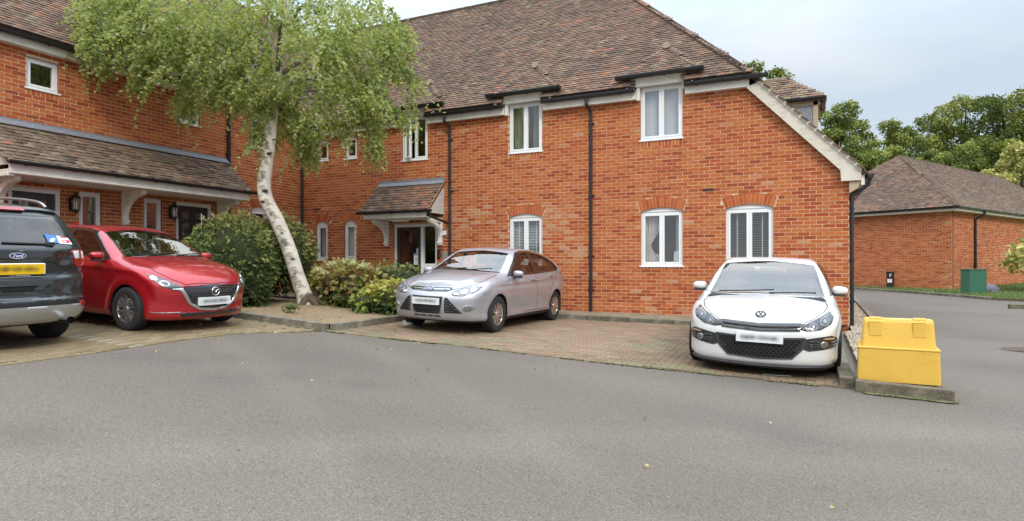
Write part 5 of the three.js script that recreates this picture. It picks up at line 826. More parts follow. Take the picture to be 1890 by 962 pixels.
// ---------------------------------------------------------------- silver hatchback
{
  const paint = flake(.40, .395, .425, { metal: .5, rough: .4 });
  const { o, f } = car('parked_car', 'silver lilac five door hatchback parked facing out in front of the porch', {
    wb: 2.648, W: 1.823, H: 1.484, R: .316, arch: .352, tyreW: .205, rim: .212, track: 1.565, crease: [.835, -.035], ridge: [.60, .40, .010, .010], belt0: .96, cabin: [-1.35, 1.0], paint, nose: .34, tail: .22, flare: .016, cell: .023,
    top: [[-2.16, .80], [-2.10, .95], [-1.98, 1.06], [-1.80, 1.17], [-1.62, 1.275], [-1.45, 1.34], [-1.0, 1.435], [-.35, 1.482], [.1, 1.45], [.35, 1.37], [.75, 1.17], [1.02, 1.04], [1.12, 1.012], [1.5, .955], [1.85, .865], [2.05, .775], [2.2, .66]],
    front: [[.1, 2.06], [.2, 2.13], [.3, 2.185], [.45, 2.215], [.58, 2.22], [.68, 2.20], [.78, 2.14], [.9, 2.0], [1.5, 1.2]], rear: [[.1, -1.95], [.3, -2.09], [.5, -2.13], [.7, -2.13], [.9, -2.10], [1.0, -2.06], [1.15, -1.96], [1.35, -1.77], [1.5, -1.62]],
    plan: [[-2.2, .72], [-2.0, .82], [-1.6, .895], [-1.2, .908], [0, .905], [1.2, .902], [1.6, .885], [1.95, .82], [2.25, .72]],
    sec: [[.1, .12], [.2, .06], [.28, .03], [.36, .035], [.5, .022], [.62, .004], [.72, 0], [.80, .014], [.9, .026], [1.0, .034], [1.6, .034]],
    belt: [[-2.2, 1.03], [-1.6, 1.02], [0, .95], [1.0, .915], [1.4, .90], [2.2, .78]], tum: [[-2.2, .5], [-1.5, .43], [0, .37], [.6, .39], [1.1, .55], [2.2, .7]], crown: [[-2.2, .09], [-1, .07], [0, .07], [1, .06], [1.2, .075], [2.2, .10]], bot: [[-3, .2], [-1, .19], [1.2, .19], [2.2, .2]],
    glass: [{ name: 'windscreen', axis: 'top', poly: [[.99, -.70], [1.05, -.38], [1.065, 0], [1.05, .38], [.99, .70], [.31, .545], [.26, 0], [.31, -.545]], m: carM.glass, ok: v => v[4] > .3 },
      { name: 'side_window', axis: 'side', poly: [[.78, .975], [.20, 1.335], [.04, 1.385], [-.22, 1.402], [-.22, 1.0]] }, { name: 'side_window', axis: 'side', poly: [[-.33, 1.004], [-.33, 1.402], [-.72, 1.372], [-1.02, 1.31], [-1.30, 1.20], [-1.44, 1.11], [-1.40, 1.065]] },
      { name: 'rear_window', axis: 'rear', poly: [[-.58, 1.10], [.58, 1.10], [.5, 1.30], [-.5, 1.30]], m: carM.tint }],
    trim: [{ name: 'window_surround', axis: 'side', poly: [[.94, .95], [.22, 1.375], [.02, 1.418], [-.4, 1.434], [-.78, 1.404], [-1.08, 1.342], [-1.37, 1.225], [-1.51, 1.10], [-1.44, 1.045], [-.3, .985]], m: carM.gloss },
      { name: 'sill', axis: 'side', poly: [[-.98, .1], [.98, .1], [.98, .255], [-.98, .275]], m: carM.blackTrim }, { name: 'chin', axis: 'front', poly: [[-.9, .1], [.9, .1], [.9, .232], [-.9, .232]], m: carM.blackTrim, ok: v => v[0] > 1.6 }],
    panels: [{ name: 'door', axis: 'side', poly: [[.95, .90], [.94, .955], [-.285, .99], [-.33, .62], [-.35, .30], [.68, .30], [.84, .45], [.93, .68]], handle: [[-.24, .865], [-.05, .87], [-.04, .89], [-.06, .905], [-.24, .90]] },
      { name: 'door', axis: 'side', poly: [[-.285, .99], [-1.40, 1.045], [-1.27, .86], [-1.02, .69], [-.93, .50], [-.91, .30], [-.35, .30], [-.33, .62]], handle: [[-1.16, .925], [-.97, .93], [-.96, .95], [-.98, .965], [-1.16, .96]] },
      { name: 'bonnet', axis: 'top', poly: [[1.09, -.70], [1.14, 0], [1.09, .70], [1.5, .73], [1.80, .68], [1.99, .54], [2.09, .38], [2.13, 0], [2.09, -.38], [1.99, -.54], [1.80, -.68], [1.5, -.73]] }],
    spokes: { n: 10, w: .017, pair: .085, hub: .045, tip: .8 }, rimM: std(.62, .55, .49, .3, { metalness: .85 }),
  });
  const p = P_(f, o), slat = carM.blackTrim;
  p('upper_grille', 'front', [[-.40, .735], [-.34, .70], [0, .685], [.34, .70], [.40, .735], [.38, .765], [0, .755], [-.38, .765]], carM.gloss, .003); p('grille_bar', 'front', [[-.36, .727], [0, .714], [.36, .727], [.36, .738], [0, .726], [-.36, .738]], carM.chrome, .012);
  const LG = p('lower_grille', 'front', [[-.29, .615], [.29, .615], [.27, .45], [.22, .335], [-.22, .335], [-.27, .45]], slat, .004);
  for (let i = 0; i < 5; i++) p('grille_slat', 'front', rect(-.265 + i * .0, .265, .36 + i * .032, .372 + i * .032), carM.gloss, .018, .02, false, LG);
  for (const s of [1]) { const g = p('side_grille', 'front', [[.325, .60], [.37, .60], [.60, .37], [.60, .355], [.325, .355]], slat, .004, .012, true); for (let i = 0; i < 5; i++) p('grille_slat', 'front', rect(.33, .555 - i * .048 + .02, .375 + i * .04, .387 + i * .04), carM.gloss, .014, .016, true, g); void s; }
  for (let i = 0; i < 4; i++) p('lower_slot', 'front', rect(-.25 + i * .13, -.14 + i * .13, .285, .31), carM.black || slat, .003);
  p('fog_surround', 'front', oval(.69, .445, .085, .052, 22, .25), carM.satin, .006, .012, true); p('fog_lamp', 'front', oval(.69, .445, .05, .04, 20), carM.bowl, .016, .014, true);
  const hl = [[.42, .655], [.47, .635], [.60, .635], [.72, .672], [.79, .735], [.80, .785], [.70, .79], [.56, .765], [.46, .715]];
  p('headlight', 'front', hl, carM.bowl, .004, .02, true); const hl2 = p('headlight_lens', 'front', hl.map(([z, y]) => [lerp(z, .61, .03), lerp(y, .71, .03)]), carM.lens, .022, .018, true); void hl2;
  p('lamp_reflector', 'front', oval(.60, .70, .062, .042), carM.satin, .012, .012, true); p('lamp_reflector', 'front', oval(.72, .735, .045, .036), carM.satin, .012, .012, true); p('indicator', 'front', [[.44, .66], [.50, .645], [.54, .66], [.48, .69]], carM.white, .012, .01, true);
  { const q = march(f, AX.front.ray(0, .73)), n = nrm(f, q); ovalBadge(o, [q[0] + n[0] * .016, q[1] + n[1] * .016, q[2]], faceQ([n[0], n[1] * .6, 0]), .17, .068); }
  { const [g, m] = flatPiece(.52, .111, .008, blurPlate('#d6d8d8', 5)); const q = part('number_plate', g, m, o); q.position.set(2.238, .535, 0); q.rotation.y = Math.PI / 2; part('plate_frame', rbox(2.215, 2.236, .472, .60, -.268, .268, .006), carM.black || slat, o); }
  p('tail_light', 'side', [[-1.56, 1.0], [-1.93, 1.02], [-2.03, .94], [-2.0, .82], [-1.88, .82], [-1.78, .93]], carM.red, .006, .014, true);
  mirrorPod(o, f, .70, 1.0, .95, paint);
  for (const w of [[[1.06, 1.045, .55], [1.02, 1.06, .2], [.99, 1.075, -.05]], [[1.06, 1.045, -.1], [1.02, 1.062, -.3], [.96, 1.08, -.55]]]) part('wiper', uvm(tube(w, .009, 6)), carM.blackTrim, o);
  for (const z of [-.32, .32]) part('washer_jet', rbox(1.25, 1.29, .975, .99, z - .02, z + .02, .006), carM.blackTrim, o);
  part('aerial', rod([-1.25, 1.44, 0], [-1.42, 1.53, 0], .006), carM.blackTrim, o);
  setDown(o, -6.38, 2.885, -Math.PI / 2, 2.648, 1.565);
}
// ---------------------------------------------------------------- white coupe
{
  const paint = phys(.68, .68, .67, .3, { clearcoat: 1, clearcoatRoughness: .03 });
  const { o, f } = car('parked_car', 'white sporty coupe with black honeycomb grille parked beside the yellow bin', {
    wb: 2.578, W: 1.81, H: 1.404, R: .322, arch: .352, tyreW: .235, rim: .235, track: 1.59, crease: [.80, -.02], ridge: [.62, .36, .008, .012], belt0: .93, cabin: [-1.25, .98], paint, nose: .30, tail: .22, flare: .02, cell: .023,
    top: [[-2.12, .85], [-2.0, 1.0], [-1.85, 1.13], [-1.6, 1.25], [-1.2, 1.345], [-.6, 1.398], [-.2, 1.404], [.1, 1.375], [.4, 1.27], [.8, 1.055], [1.02, .94], [1.12, .912], [1.5, .865], [1.85, .80], [2.05, .73], [2.16, .65]],
    front: [[.08, 2.06], [.15, 2.12], [.25, 2.155], [.4, 2.165], [.52, 2.17], [.62, 2.15], [.72, 2.08], [.85, 1.95], [1.4, 1.1]], rear: [[.1, -1.95], [.3, -2.05], [.5, -2.1], [.7, -2.1], [.9, -2.06], [1.1, -1.95], [1.3, -1.75], [1.45, -1.6]],
    plan: [[-2.15, .74], [-1.95, .83], [-1.5, .895], [-1.1, .90], [0, .88], [1.1, .895], [1.5, .89], [1.9, .825], [2.2, .73]],
    sec: [[.08, .10], [.16, .05], [.25, .03], [.36, .03], [.5, .02], [.62, .006], [.74, 0], [.84, .012], [.92, .03], [1.5, .03]],
    belt: [[-2.2, 1.0], [-1.5, .98], [0, .91], [1.0, .865], [1.4, .84], [2.2, .72]], tum: [[-2.2, .5], [-1.2, .42], [0, .37], [.6, .38], [1.1, .5], [2.2, .7]], crown: [[-2.2, .08], [0, .055], [1, .05], [1.3, .055], [2.2, .09]], bot: [[-3, .18], [2.2, .135]],
    glass: [{ name: 'windscreen', axis: 'top', poly: [[.985, -.735], [1.045, -.4], [1.06, 0], [1.045, .4], [.985, .735], [.25, .60], [.19, 0], [.25, -.60]], m: carM.glass, ok: v => v[4] > .3 },
      { name: 'side_window', axis: 'side', poly: [[.74, .94], [.16, 1.27], [-.1, 1.315], [-.42, 1.315], [-.42, .97]] }, { name: 'side_window', axis: 'side', poly: [[-.5, .975], [-.5, 1.312], [-.9, 1.275], [-1.2, 1.16], [-1.28, 1.06], [-1.1, 1.01]], m: carM.tint }, { name: 'rear_window', axis: 'rear', poly: [[-.52, 1.05], [.52, 1.05], [.45, 1.24], [-.45, 1.24]], m: carM.tint }],
    trim: [{ name: 'window_surround', axis: 'side', poly: [[.88, .925], [.17, 1.305], [-.1, 1.345], [-.5, 1.345], [-.95, 1.30], [-1.25, 1.18], [-1.36, 1.05], [-1.1, .99]], m: carM.gloss }, { name: 'sill', axis: 'side', poly: [[-.96, .08], [.96, .08], [.96, .2], [-.96, .2]], m: carM.blackTrim }],
    panels: [{ name: 'door', axis: 'side', poly: [[.92, .88], [.90, .93], [-.46, .965], [-.52, .6], [-.54, .28], [.62, .28], [.8, .45], [.9, .66]], handle: [[-.36, .85], [-.16, .855], [-.15, .875], [-.36, .88]] },
      { name: 'bonnet', axis: 'top', poly: [[1.09, -.72], [1.14, 0], [1.09, .72], [1.45, .745], [1.72, .70], [1.93, .60], [2.08, .44], [2.125, 0], [2.08, -.44], [1.93, -.60], [1.72, -.70], [1.45, -.745]] }],
    spokes: { n: 5, w: .05, pair: .16, hub: .05 },
  });
  const p = P_(f, o);
  const ug = p('upper_grille', 'front', [[-.50, .655], [-.44, .585], [0, .565], [.44, .585], [.50, .655], [.44, .672], [0, .652], [-.44, .672]], carM.gloss, .003); p('grille_slat', 'front', [[-.43, .618], [0, .602], [.43, .618], [.43, .634], [0, .618], [-.43, .634]], carM.blackTrim, .02, .02, false, ug); p('grille_trim', 'front', [[-.44, .578], [0, .558], [.44, .578], [.44, .588], [0, .568], [-.44, .588]], carM.blackTrim, .012);
  const hl = [[.44, .595], [.52, .58], [.66, .60], [.77, .66], [.80, .735], [.77, .79], [.72, .775], [.58, .70], [.46, .64]];
  p('headlight', 'front', hl, std(.022, .022, .024, .3), .003, .02, true); for (const [z, y, r] of [[.58, .635, .042], [.70, .69, .048]]) { p('lamp_ring', 'front', oval(z, y, r, r), carM.bowl, .009, .01, true); p('lamp_reflector', 'front', oval(z, y, r * .78, r * .78), std(.05, .05, .055, .2, { metalness: .5 }), .014, .01, true); p('bulb', 'front', oval(z, y, r * .42, r * .42, 14), carM.bowl, .019, .01, true); } p('indicator', 'front', [[.64, .665], [.70, .72], [.755, .765], [.70, .745]], carM.bowl, .012, .01, true);
  p('headlight_lens', 'front', hl.map(([z, y]) => [lerp(z, .64, .03), lerp(y, .68, .03)]), carM.lens, .026, .022, true);
  // lower intake with honeycomb cells
  const LG = p('lower_grille', 'front', [[-.50, .50], [0, .475], [.50, .50], [.46, .36], [.36, .255], [0, .235], [-.36, .255], [-.46, .36]], carM.blackTrim, .003);
  const hex = []; for (let r = 0; r < 8; r++) for (let i = -9; i <= 9; i++) { const z = (i + (r & 1) * .5) * .054, y = .272 + r * .03; const lim = lerp(.345, .455, clamp((y - .26) / .2)); if (Math.abs(z) > lim || y > .482 + .02 * Math.abs(z) - .0 || (Math.abs(z) < .27 && y > .45)) continue; const cell = Array.from({ length: 6 }, (_, k) => [z + Math.cos(k * Math.PI / 3) * .0225, y + Math.sin(k * Math.PI / 3) * .0155]); hex.push(patch(f, 'front', cell, .006, .003, .2)); }
  tag(part('honeycomb', merge(hex), std(.003, .003, .003, .95), LG), null, null, null, 'stuff');
  const rimPts = [[-.50, .50], [0, .475], [.50, .50], [.46, .36], [.36, .255], [0, .235], [-.36, .255], [-.46, .36]]; part('grille_frame', ribbon(f, 'front', rimPts, .022, .008, true), std(.05, .05, .052, .5), LG);
  const fg = p('fog_surround', 'front', [[.50, .49], [.66, .52], [.78, .535], [.84, .50], [.86, .44], [.83, .395], [.70, .37], [.54, .345], [.47, .37]], std(.03, .03, .032, .5), .004, .012, true); p('indicator', 'front', [[.68, .495], [.71, .512], [.79, .515], [.81, .50], [.78, .492]], std(.55, .36, .2, .25), .014, .012, true, fg); p('fog_ring', 'front', oval(.70, .43, .040, .040), carM.chrome, .012, .012, true, fg); p('fog_lamp', 'front', oval(.70, .43, .031, .031), carM.bowl, .018, .012, true, fg);
  for (const y of [.39, .415, .45]) p('grille_slat', 'front', [[.755, y], [.845, y + .004], [.845, y + .014], [.755, y + .01]], carM.gloss, .014, .014, true, fg), p('grille_slat', 'front', [[.54, y + .01], [.65, y + .005], [.65, y + .017], [.54, y + .022]], carM.gloss, .014, .014, true, fg);
  p('splitter', 'front', [[-.80, .135], [-.4, .115], [.4, .115], [.80, .135], [.80, .185], [.4, .172], [0, .168], [-.4, .172], [-.80, .185]], carM.blackTrim, .035, .06);
  { // round emblem: ring with V over W, in dark metal
    const q = march(f, AX.front.ray(0, .745)), n = nrm(f, q), E = new THREE.Group(); const m = std(.06, .06, .065, .35, { metalness: .6 }); const S = (a, b) => { const L = Math.hypot(b[0] - a[0], b[1] - a[1]), g = new THREE.BoxGeometry(L, .010, .006); g.rotateZ(Math.atan2(b[1] - a[1], b[0] - a[0])); g.translate((a[0] + b[0]) / 2, (a[1] + b[1]) / 2, 0); return uvm(g); };
    const g = merge([uvm(new THREE.TorusGeometry(.058, .006, 8, 36)), S([-.026, .05], [0, .004]), S([.026, .05], [0, .004]), S([-.052, .022], [-.024, -.048]), S([-.024, -.048], [0, .0]), S([0, .0], [.024, -.048]), S([.024, -.048], [.052, .022])]); void E;
    const b = part('badge', g, m, o); b.position.set(q[0] + n[0] * .007, q[1] + n[1] * .007, 0); b.quaternion.copy(faceQ([n[0], n[1], 0]));
  }
  { const [g, m] = flatPiece(.52, .111, .008, blurPlate('#dcdedf', 9)); const q = part('number_plate', g, m, o); q.position.set(2.192, .482, 0); q.rotation.set(0, Math.PI / 2, 0); part('plate_frame', rbox(2.16, 2.188, .424, .54, -.263, .263, .005), carM.plate, o); }
  mirrorPod(o, f, .64, .985, .92, paint);
  for (const w of [[[1.05, .945, .6], [1.02, .965, .2], [.98, .985, -.1]], [[1.07, .945, -.05], [1.03, .96, -.35], [.99, .965, -.62]]]) part('wiper', uvm(tube(w, .009, 6)), carM.blackTrim, o);
  part('aerial', rod([-1.1, 1.36, 0], [-1.24, 1.45, 0], .006), carM.blackTrim, o);
  setDown(o, -1.29, 3.50, -Math.PI / 2 + .005, 2.578, 1.59);
}
// ---------------------------------------------------------------- red hatchback
{
  const paint = flake(.40, .008, .016, { metal: .4, rough: .35 });
  const { o, f } = car('parked_car', 'glossy red hatchback with chrome edged grille parked next to the hedge', {
    wb: 2.57, W: 1.695, H: 1.495, R: .312, arch: .348, tyreW: .19, rim: .21, track: 1.485, crease: [.86, -.02], ridge: [.56, .44, .014, .006], belt0: .99, cabin: [-1.3, 1.0], paint, nose: .32, tail: .22, flare: .022, cell: .022,
    top: [[-2.03, .95], [-1.95, 1.1], [-1.8, 1.28], [-1.62, 1.40], [-1.2, 1.465], [-.6, 1.495], [-.1, 1.488], [.2, 1.44], [.5, 1.325], [.85, 1.15], [1.05, 1.055], [1.15, 1.03], [1.5, .975], [1.8, .90], [1.98, .80], [2.06, .70]],
    front: [[.1, 1.95], [.17, 2.0], [.26, 2.03], [.4, 2.035], [.55, 2.055], [.64, 2.05], [.74, 1.99], [.9, 1.82], [1.5, 1.1]], rear: [[.1, -1.9], [.3, -1.98], [.5, -2.01], [.7, -2.02], [.95, -1.98], [1.1, -1.92], [1.4, -1.68], [1.55, -1.55]],
    plan: [[-2.1, .66], [-1.9, .76], [-1.5, .83], [-1.1, .845], [0, .835], [1.1, .845], [1.45, .835], [1.8, .77], [2.1, .67]],
    sec: [[.1, .10], [.2, .05], [.3, .03], [.45, .035], [.6, .022], [.75, .004], [.85, 0], [.95, .02], [1.05, .035], [1.6, .035]],
    belt: [[-2.2, 1.08], [-1.5, 1.06], [0, .985], [1.0, .955], [1.4, .93], [2.2, .8]], tum: [[-2.2, .5], [-1.2, .42], [0, .38], [.6, .4], [1.1, .5], [2.2, .7]], crown: [[-2.2, .09], [0, .08], [1, .07], [1.3, .10], [2.2, .13]], bot: [[-3, .18], [2.2, .17]],
    glass: [{ name: 'windscreen', axis: 'top', poly: [[1.0, -.66], [1.06, -.36], [1.075, 0], [1.06, .36], [1.0, .66], [.30, .53], [.24, 0], [.30, -.53]], m: carM.glass, ok: v => v[4] > .3 },
      { name: 'side_window', axis: 'side', poly: [[.80, 1.0], [.22, 1.36], [.0, 1.405], [-.28, 1.41], [-.28, 1.035]], m: carM.tint }, { name: 'side_window', axis: 'side', poly: [[-.36, 1.04], [-.36, 1.41], [-.8, 1.38], [-1.15, 1.27], [-1.3, 1.15], [-1.1, 1.09]], m: carM.tint }, { name: 'rear_window', axis: 'rear', poly: [[-.52, 1.1], [.52, 1.1], [.45, 1.34], [-.45, 1.34]], m: carM.tint }],
    trim: [{ name: 'window_surround', axis: 'side', poly: [[.90, .985], [.23, 1.39], [0, 1.435], [-.35, 1.44], [-.85, 1.405], [-1.2, 1.29], [-1.38, 1.15], [-1.1, 1.07]], m: carM.gloss }],
    panels: [{ name: 'door', axis: 'side', poly: [[.93, .93], [.91, .985], [-.32, 1.025], [-.36, .65], [-.38, .28], [.66, .28], [.82, .45], [.91, .7]], handle: [[-.24, .90], [-.05, .905], [-.04, .93], [-.24, .935]] }, { name: 'door', axis: 'side', poly: [[-.32, 1.025], [-1.15, 1.08], [-1.2, .9], [-.98, .68], [-.9, .5], [-.88, .28], [-.38, .28], [-.36, .65]], handle: [[-1.08, .95], [-.9, .955], [-.89, .98], [-1.08, .985]] },
      { name: 'bonnet', axis: 'top', poly: [[1.11, -.67], [1.16, 0], [1.11, .67], [1.45, .69], [1.70, .655], [1.87, .56], [1.98, .42], [2.025, 0], [1.98, -.42], [1.87, -.56], [1.70, -.655], [1.45, -.69]] }],
    spokes: { n: 10, w: .016, pair: .10, hub: .04, tip: .85 }, rimM: std(.50, .47, .46, .3, { metalness: .85 }),
  });
  const p = P_(f, o), chrome = std(.62, .62, .64, .2, { metalness: .95 });
  const G = p('grille', 'front', [[-.45, .655], [0, .675], [.45, .655], [.46, .60], [.36, .42], [.22, .345], [0, .325], [-.22, .345], [-.36, .42], [-.46, .60]], carM.gloss, .004);
  const mesh = []; for (let r = 0; r < 11; r++) for (let i = -14; i <= 14; i++) { const z = (i + (r & 1) * .5) * .032, y = .37 + r * .026; const lim = y > .58 ? .43 : lerp(.16, .43, clamp((y - .34) / .24)); if (Math.abs(z) > lim) continue; mesh.push(patch(f, 'front', [[z - .013, y], [z, y - .009], [z + .013, y], [z, y + .009]], .008, .003, .3)); }
  tag(part('grille_mesh', merge(mesh), std(.05, .05, .052, .4), G), null, null, null, 'stuff');
  p('grille_surround', 'front', [[.60, .625], [.47, .635], [.45, .60], [.345, .42], [.21, .345], [0, .325], [-.21, .345], [-.345, .42], [-.45, .60], [-.47, .635], [-.60, .625], [-.50, .595], [-.38, .40], [-.23, .312], [0, .292], [.23, .312], [.38, .40], [.50, .595]], chrome, .016, .02);
  const hl = [[.46, .62], [.60, .615], [.70, .66], [.755, .75], [.765, .825], [.70, .80], [.58, .72], [.48, .66]];
  p('headlight', 'front', hl, std(.12, .12, .13, .3, { metalness: .7 }), .003, .02, true); p('lamp_ring', 'front', oval(.655, .695, .048, .04), carM.white, .010, .01, true); p('lamp_reflector', 'front', oval(.655, .695, .034, .028), std(.1, .1, .11, .3), .014, .01, true); p('lamp_reflector', 'front', oval(.73, .765, .03, .03), carM.chrome, .012, .01, true); p('headlight_lens', 'front', hl.map(([z, y]) => [lerp(z, .63, .03), lerp(y, .70, .03)]), carM.lens, .022, .02, true);
  p('lower_intake', 'front', [[-.46, .225], [.46, .225], [.50, .285], [0, .272], [-.50, .285]], carM.gloss, .004); p('bumper_trim', 'front', [[.48, .285], [.74, .285], [.77, .30], [.74, .30], [.48, .297]], chrome, .010, .014, true);
  { // round emblem: ring with winged M
    const q = march(f, AX.front.ray(0, .575)), n = nrm(f, q), c = new THREE.CatmullRomCurve3([[-.052, .022], [-.03, .02], [-.014, .006], [0, -.016], [.014, .006], [.03, .02], [.052, .022]].map(a => V(a[0], a[1], 0)));
    const b = part('badge', merge([uvm(new THREE.TorusGeometry(.058, .007, 8, 36).scale(1.08, 1, 1)), uvm(new THREE.TubeGeometry(c, 28, .0075, 6))]), carM.chrome, o); b.position.set(q[0] + n[0] * .02, q[1] + n[1] * .02, 0); b.quaternion.copy(faceQ([n[0], n[1], 0]));
  }
  { const [g, m] = flatPiece(.52, .111, .008, blurPlate('#d2d4d6', 14)); const q = part('number_plate', g, m, o); q.position.set(2.075, .435, 0); q.rotation.y = Math.PI / 2; part('plate_frame', rbox(2.03, 2.071, .378, .492, -.262, .262, .005), carM.plate, o); }
  mirrorPod(o, f, .72, 1.04, .90, paint);
  for (const w of [[[1.07, 1.07, .5], [1.03, 1.085, .15], [1.0, 1.10, -.1]], [[1.08, 1.065, -.1], [1.04, 1.08, -.35], [.98, 1.09, -.56]]]) part('wiper', uvm(tube(w, .009, 6)), carM.blackTrim, o);
  { const g = prism([[-.09, 0], [.09, 0], [-.05, .065], [-.075, .065]], .03); g.translate(-1.25, 1.455, -.015); part('roof_fin', g, paint, o); }
  setDown(o, -9.43 - 1.285 + .02, 7.27, 0, 2.57, 1.485);
}
// ---------------------------------------------------------------- dark crossover, seen from behind
{
  const paint = flake(.022, .03, .031, { metal: .4, rough: .35 });
  const { o, f } = car('parked_car', 'dark grey green crossover seen from behind with yellow rear plate', {
    wb: 2.69, W: 1.838, H: 1.66, R: .345, arch: .39, tyreW: .235, rim: .23, track: 1.58, crease: [.98, -.02], belt0: 1.13, cabin: [-1.5, 1.0], paint, nose: .3, tail: .26, flare: .016, cell: .024, kEnd: .085,
    top: [[-2.30, 1.0], [-2.2, 1.18], [-2.06, 1.36], [-1.93, 1.52], [-1.84, 1.585], [-1.6, 1.625], [-1.0, 1.655], [-.4, 1.66], [.0, 1.635], [.35, 1.54], [.75, 1.33], [1.0, 1.2], [1.15, 1.15], [1.6, 1.09], [1.95, .99], [2.15, .86], [2.25, .7]],
    front: [[.1, 2.1], [.3, 2.2], [.5, 2.22], [.75, 2.2], [.9, 2.1], [1.05, 1.95], [1.7, 1.2]], rear: [[.1, -2.08], [.25, -2.14], [.36, -2.22], [.48, -2.275], [.57, -2.285], [.60, -2.255], [.72, -2.245], [.80, -2.235], [.86, -2.20], [.98, -2.205], [1.12, -2.20], [1.17, -2.175], [1.35, -2.04], [1.5, -1.93], [1.68, -1.80]],
    plan: [[-2.35, .76], [-2.1, .845], [-1.7, .90], [-1.3, .915], [0, .905], [1.3, .915], [1.7, .89], [2.0, .82], [2.3, .72]],
    sec: [[.1, .10], [.25, .045], [.35, .015], [.5, .02], [.65, .02], [.8, .006], [.95, 0], [1.05, .014], [1.12, .03], [1.7, .03]],
    belt: [[-2.3, 1.16], [-1.6, 1.15], [0, 1.08], [1.0, 1.03], [1.5, 1.0], [2.3, .85]], tum: [[-2.3, .42], [-1.2, .36], [0, .34], [.6, .36], [1.1, .5], [2.2, .6]], crown: [[-2.3, .06], [0, .07], [1.3, .07], [2.2, .09]], bot: [[-3, .30], [-2.0, .29], [-1.7, .23], [2.2, .22]],
    glass: [{ name: 'windscreen', axis: 'top', poly: [[1.0, -.7], [1.06, 0], [1.0, .7], [.25, .58], [.2, 0], [.25, -.58]], m: carM.glass, ok: v => v[4] > .3 }, { name: 'side_window', axis: 'side', poly: [[.78, 1.11], [.2, 1.48], [-.2, 1.55], [-.2, 1.14]], m: carM.tint }, { name: 'side_window', axis: 'side', poly: [[-.3, 1.145], [-.3, 1.555], [-.95, 1.53], [-1.05, 1.18]], m: carM.tint }, { name: 'side_window', axis: 'side', poly: [[-1.13, 1.18], [-1.05, 1.52], [-1.5, 1.46], [-1.78, 1.28]], m: carM.tint },
      { name: 'rear_window', axis: 'rear', poly: [[-.70, 1.185], [-.45, 1.15], [0, 1.14], [.45, 1.15], [.70, 1.185], [.62, 1.36], [.555, 1.50], [-.555, 1.50], [-.62, 1.36]], m: carM.tint, band: .035 }],
    trim: [{ name: 'window_surround', axis: 'side', poly: [[.95, 1.08], [.22, 1.52], [-.2, 1.585], [-1.0, 1.565], [-1.55, 1.49], [-1.88, 1.27], [-1.1, 1.155]], m: carM.gloss }, { name: 'bumper_cladding', axis: 'rear', poly: [[-1, .2], [1, .2], [1, .545], [-1, .545]], m: carM.blackTrim, ok: v => v[0] < -1.7 }, { name: 'sill', axis: 'side', poly: [[-.95, .1], [.95, .1], [.95, .34], [-.95, .34]], m: carM.blackTrim }],
    panels: [{ name: 'door', axis: 'side', poly: [[.95, 1.0], [-.25, 1.12], [-.3, .36], [.7, .36], [.9, .7]], handle: [[-.2, .98], [0, .985], [0, 1.01], [-.2, 1.01]] }, { name: 'door', axis: 'side', poly: [[-.25, 1.12], [-1.1, 1.15], [-1.2, .95], [-.9, .5], [-.9, .36], [-.3, .36]], handle: [[-1.05, 1.03], [-.86, 1.035], [-.86, 1.06], [-1.05, 1.06]] },
      { name: 'tailgate', axis: 'rear', poly: [[-.80, 1.13], [-.70, 1.185], [-.60, 1.50], [-.5, 1.56], [.5, 1.56], [.60, 1.50], [.70, 1.185], [.80, 1.13], [.70, .92], [.76, .80], [.74, .60], [-.74, .60], [-.76, .80], [-.70, .92]], ok: v => v[0] < -1.5 }],
    spokes: { n: 5, w: .06, pair: .15, hub: .05 },
  });
  const p = P_(f, o);
  const GL = patch(f, 'rear', [[-.60, 1.525], [-.4, 1.548], [.4, 1.548], [.60, 1.525], [.6, 1.55], [.4, 1.575], [-.4, 1.575], [-.6, 1.55]], .03, .04); part('roof_spoiler', GL, paint, o); p('brake_light', 'rear', rect(-.22, .22, 1.535, 1.562), carM.red, .036, .02);
  // gloss panel with the badge, plate recess and the pull handle
  p('plate_recess', 'rear', [[-.60, .875], [-.52, .855], [-.40, .81], [.40, .81], [.52, .855], [.60, .875], [.36, .995], [-.36, .995]], std(.035, .042, .045, .3, { metalness: .4 }), .003);
  p('garnish', 'rear', [[-.66, 1.09], [-.4, 1.12], [.4, 1.12], [.66, 1.09], [.63, .93], [.50, .905], [.40, .985], [.30, 1.005], [-.30, 1.005], [-.40, .985], [-.50, .905], [-.63, .93]], carM.gloss, .008);
  { const q = march(f, AX.rear.ray(0, 1.06)), n = nrm(f, q); ovalBadge(o, [q[0] + n[0] * .016, q[1] + n[1] * .016, 0], faceQ([n[0], n[1] * .5, 0]), .165, .066); }
  { const [g, m] = flatPiece(.52, .111, .008, blurPlate('#e0b400', 21)); const q = part('number_plate', g, m, o); q.position.set(-2.252, .918, 0); q.rotation.y = -Math.PI / 2; const tx = canvasTex(512, 32, (x, w, h) => { x.fillStyle = '#0b0b0c'; x.fillRect(0, 0, w, h); x.fillStyle = '#b9bcc0'; x.font = '22px sans-serif'; x.textAlign = 'center'; x.textBaseline = 'middle'; x.fillText('www.', w * .36, h / 2); for (let i = 0; i < 16; i++) x.fillRect(w * .43 + i * 9, h * .32, 6, h * .36); }); const [g2, m2] = flatPiece(.53, .026, .01, tx); const s = part('plate_frame', g2, m2, o); s.position.set(-2.252, .85, 0); s.rotation.y = -Math.PI / 2; part('plate_backing', rbox(-2.248, -2.20, .835, .98, -.27, .27, .006), carM.black, o); }
  p('pull_handle', 'rear', [[-.20, .735], [.20, .735], [.15, .675], [-.15, .675]], carM.gap, .003, .01); p('handle_lip', 'rear', [[-.21, .742], [.21, .742], [.20, .733], [-.20, .733]], paint, .012, .014);
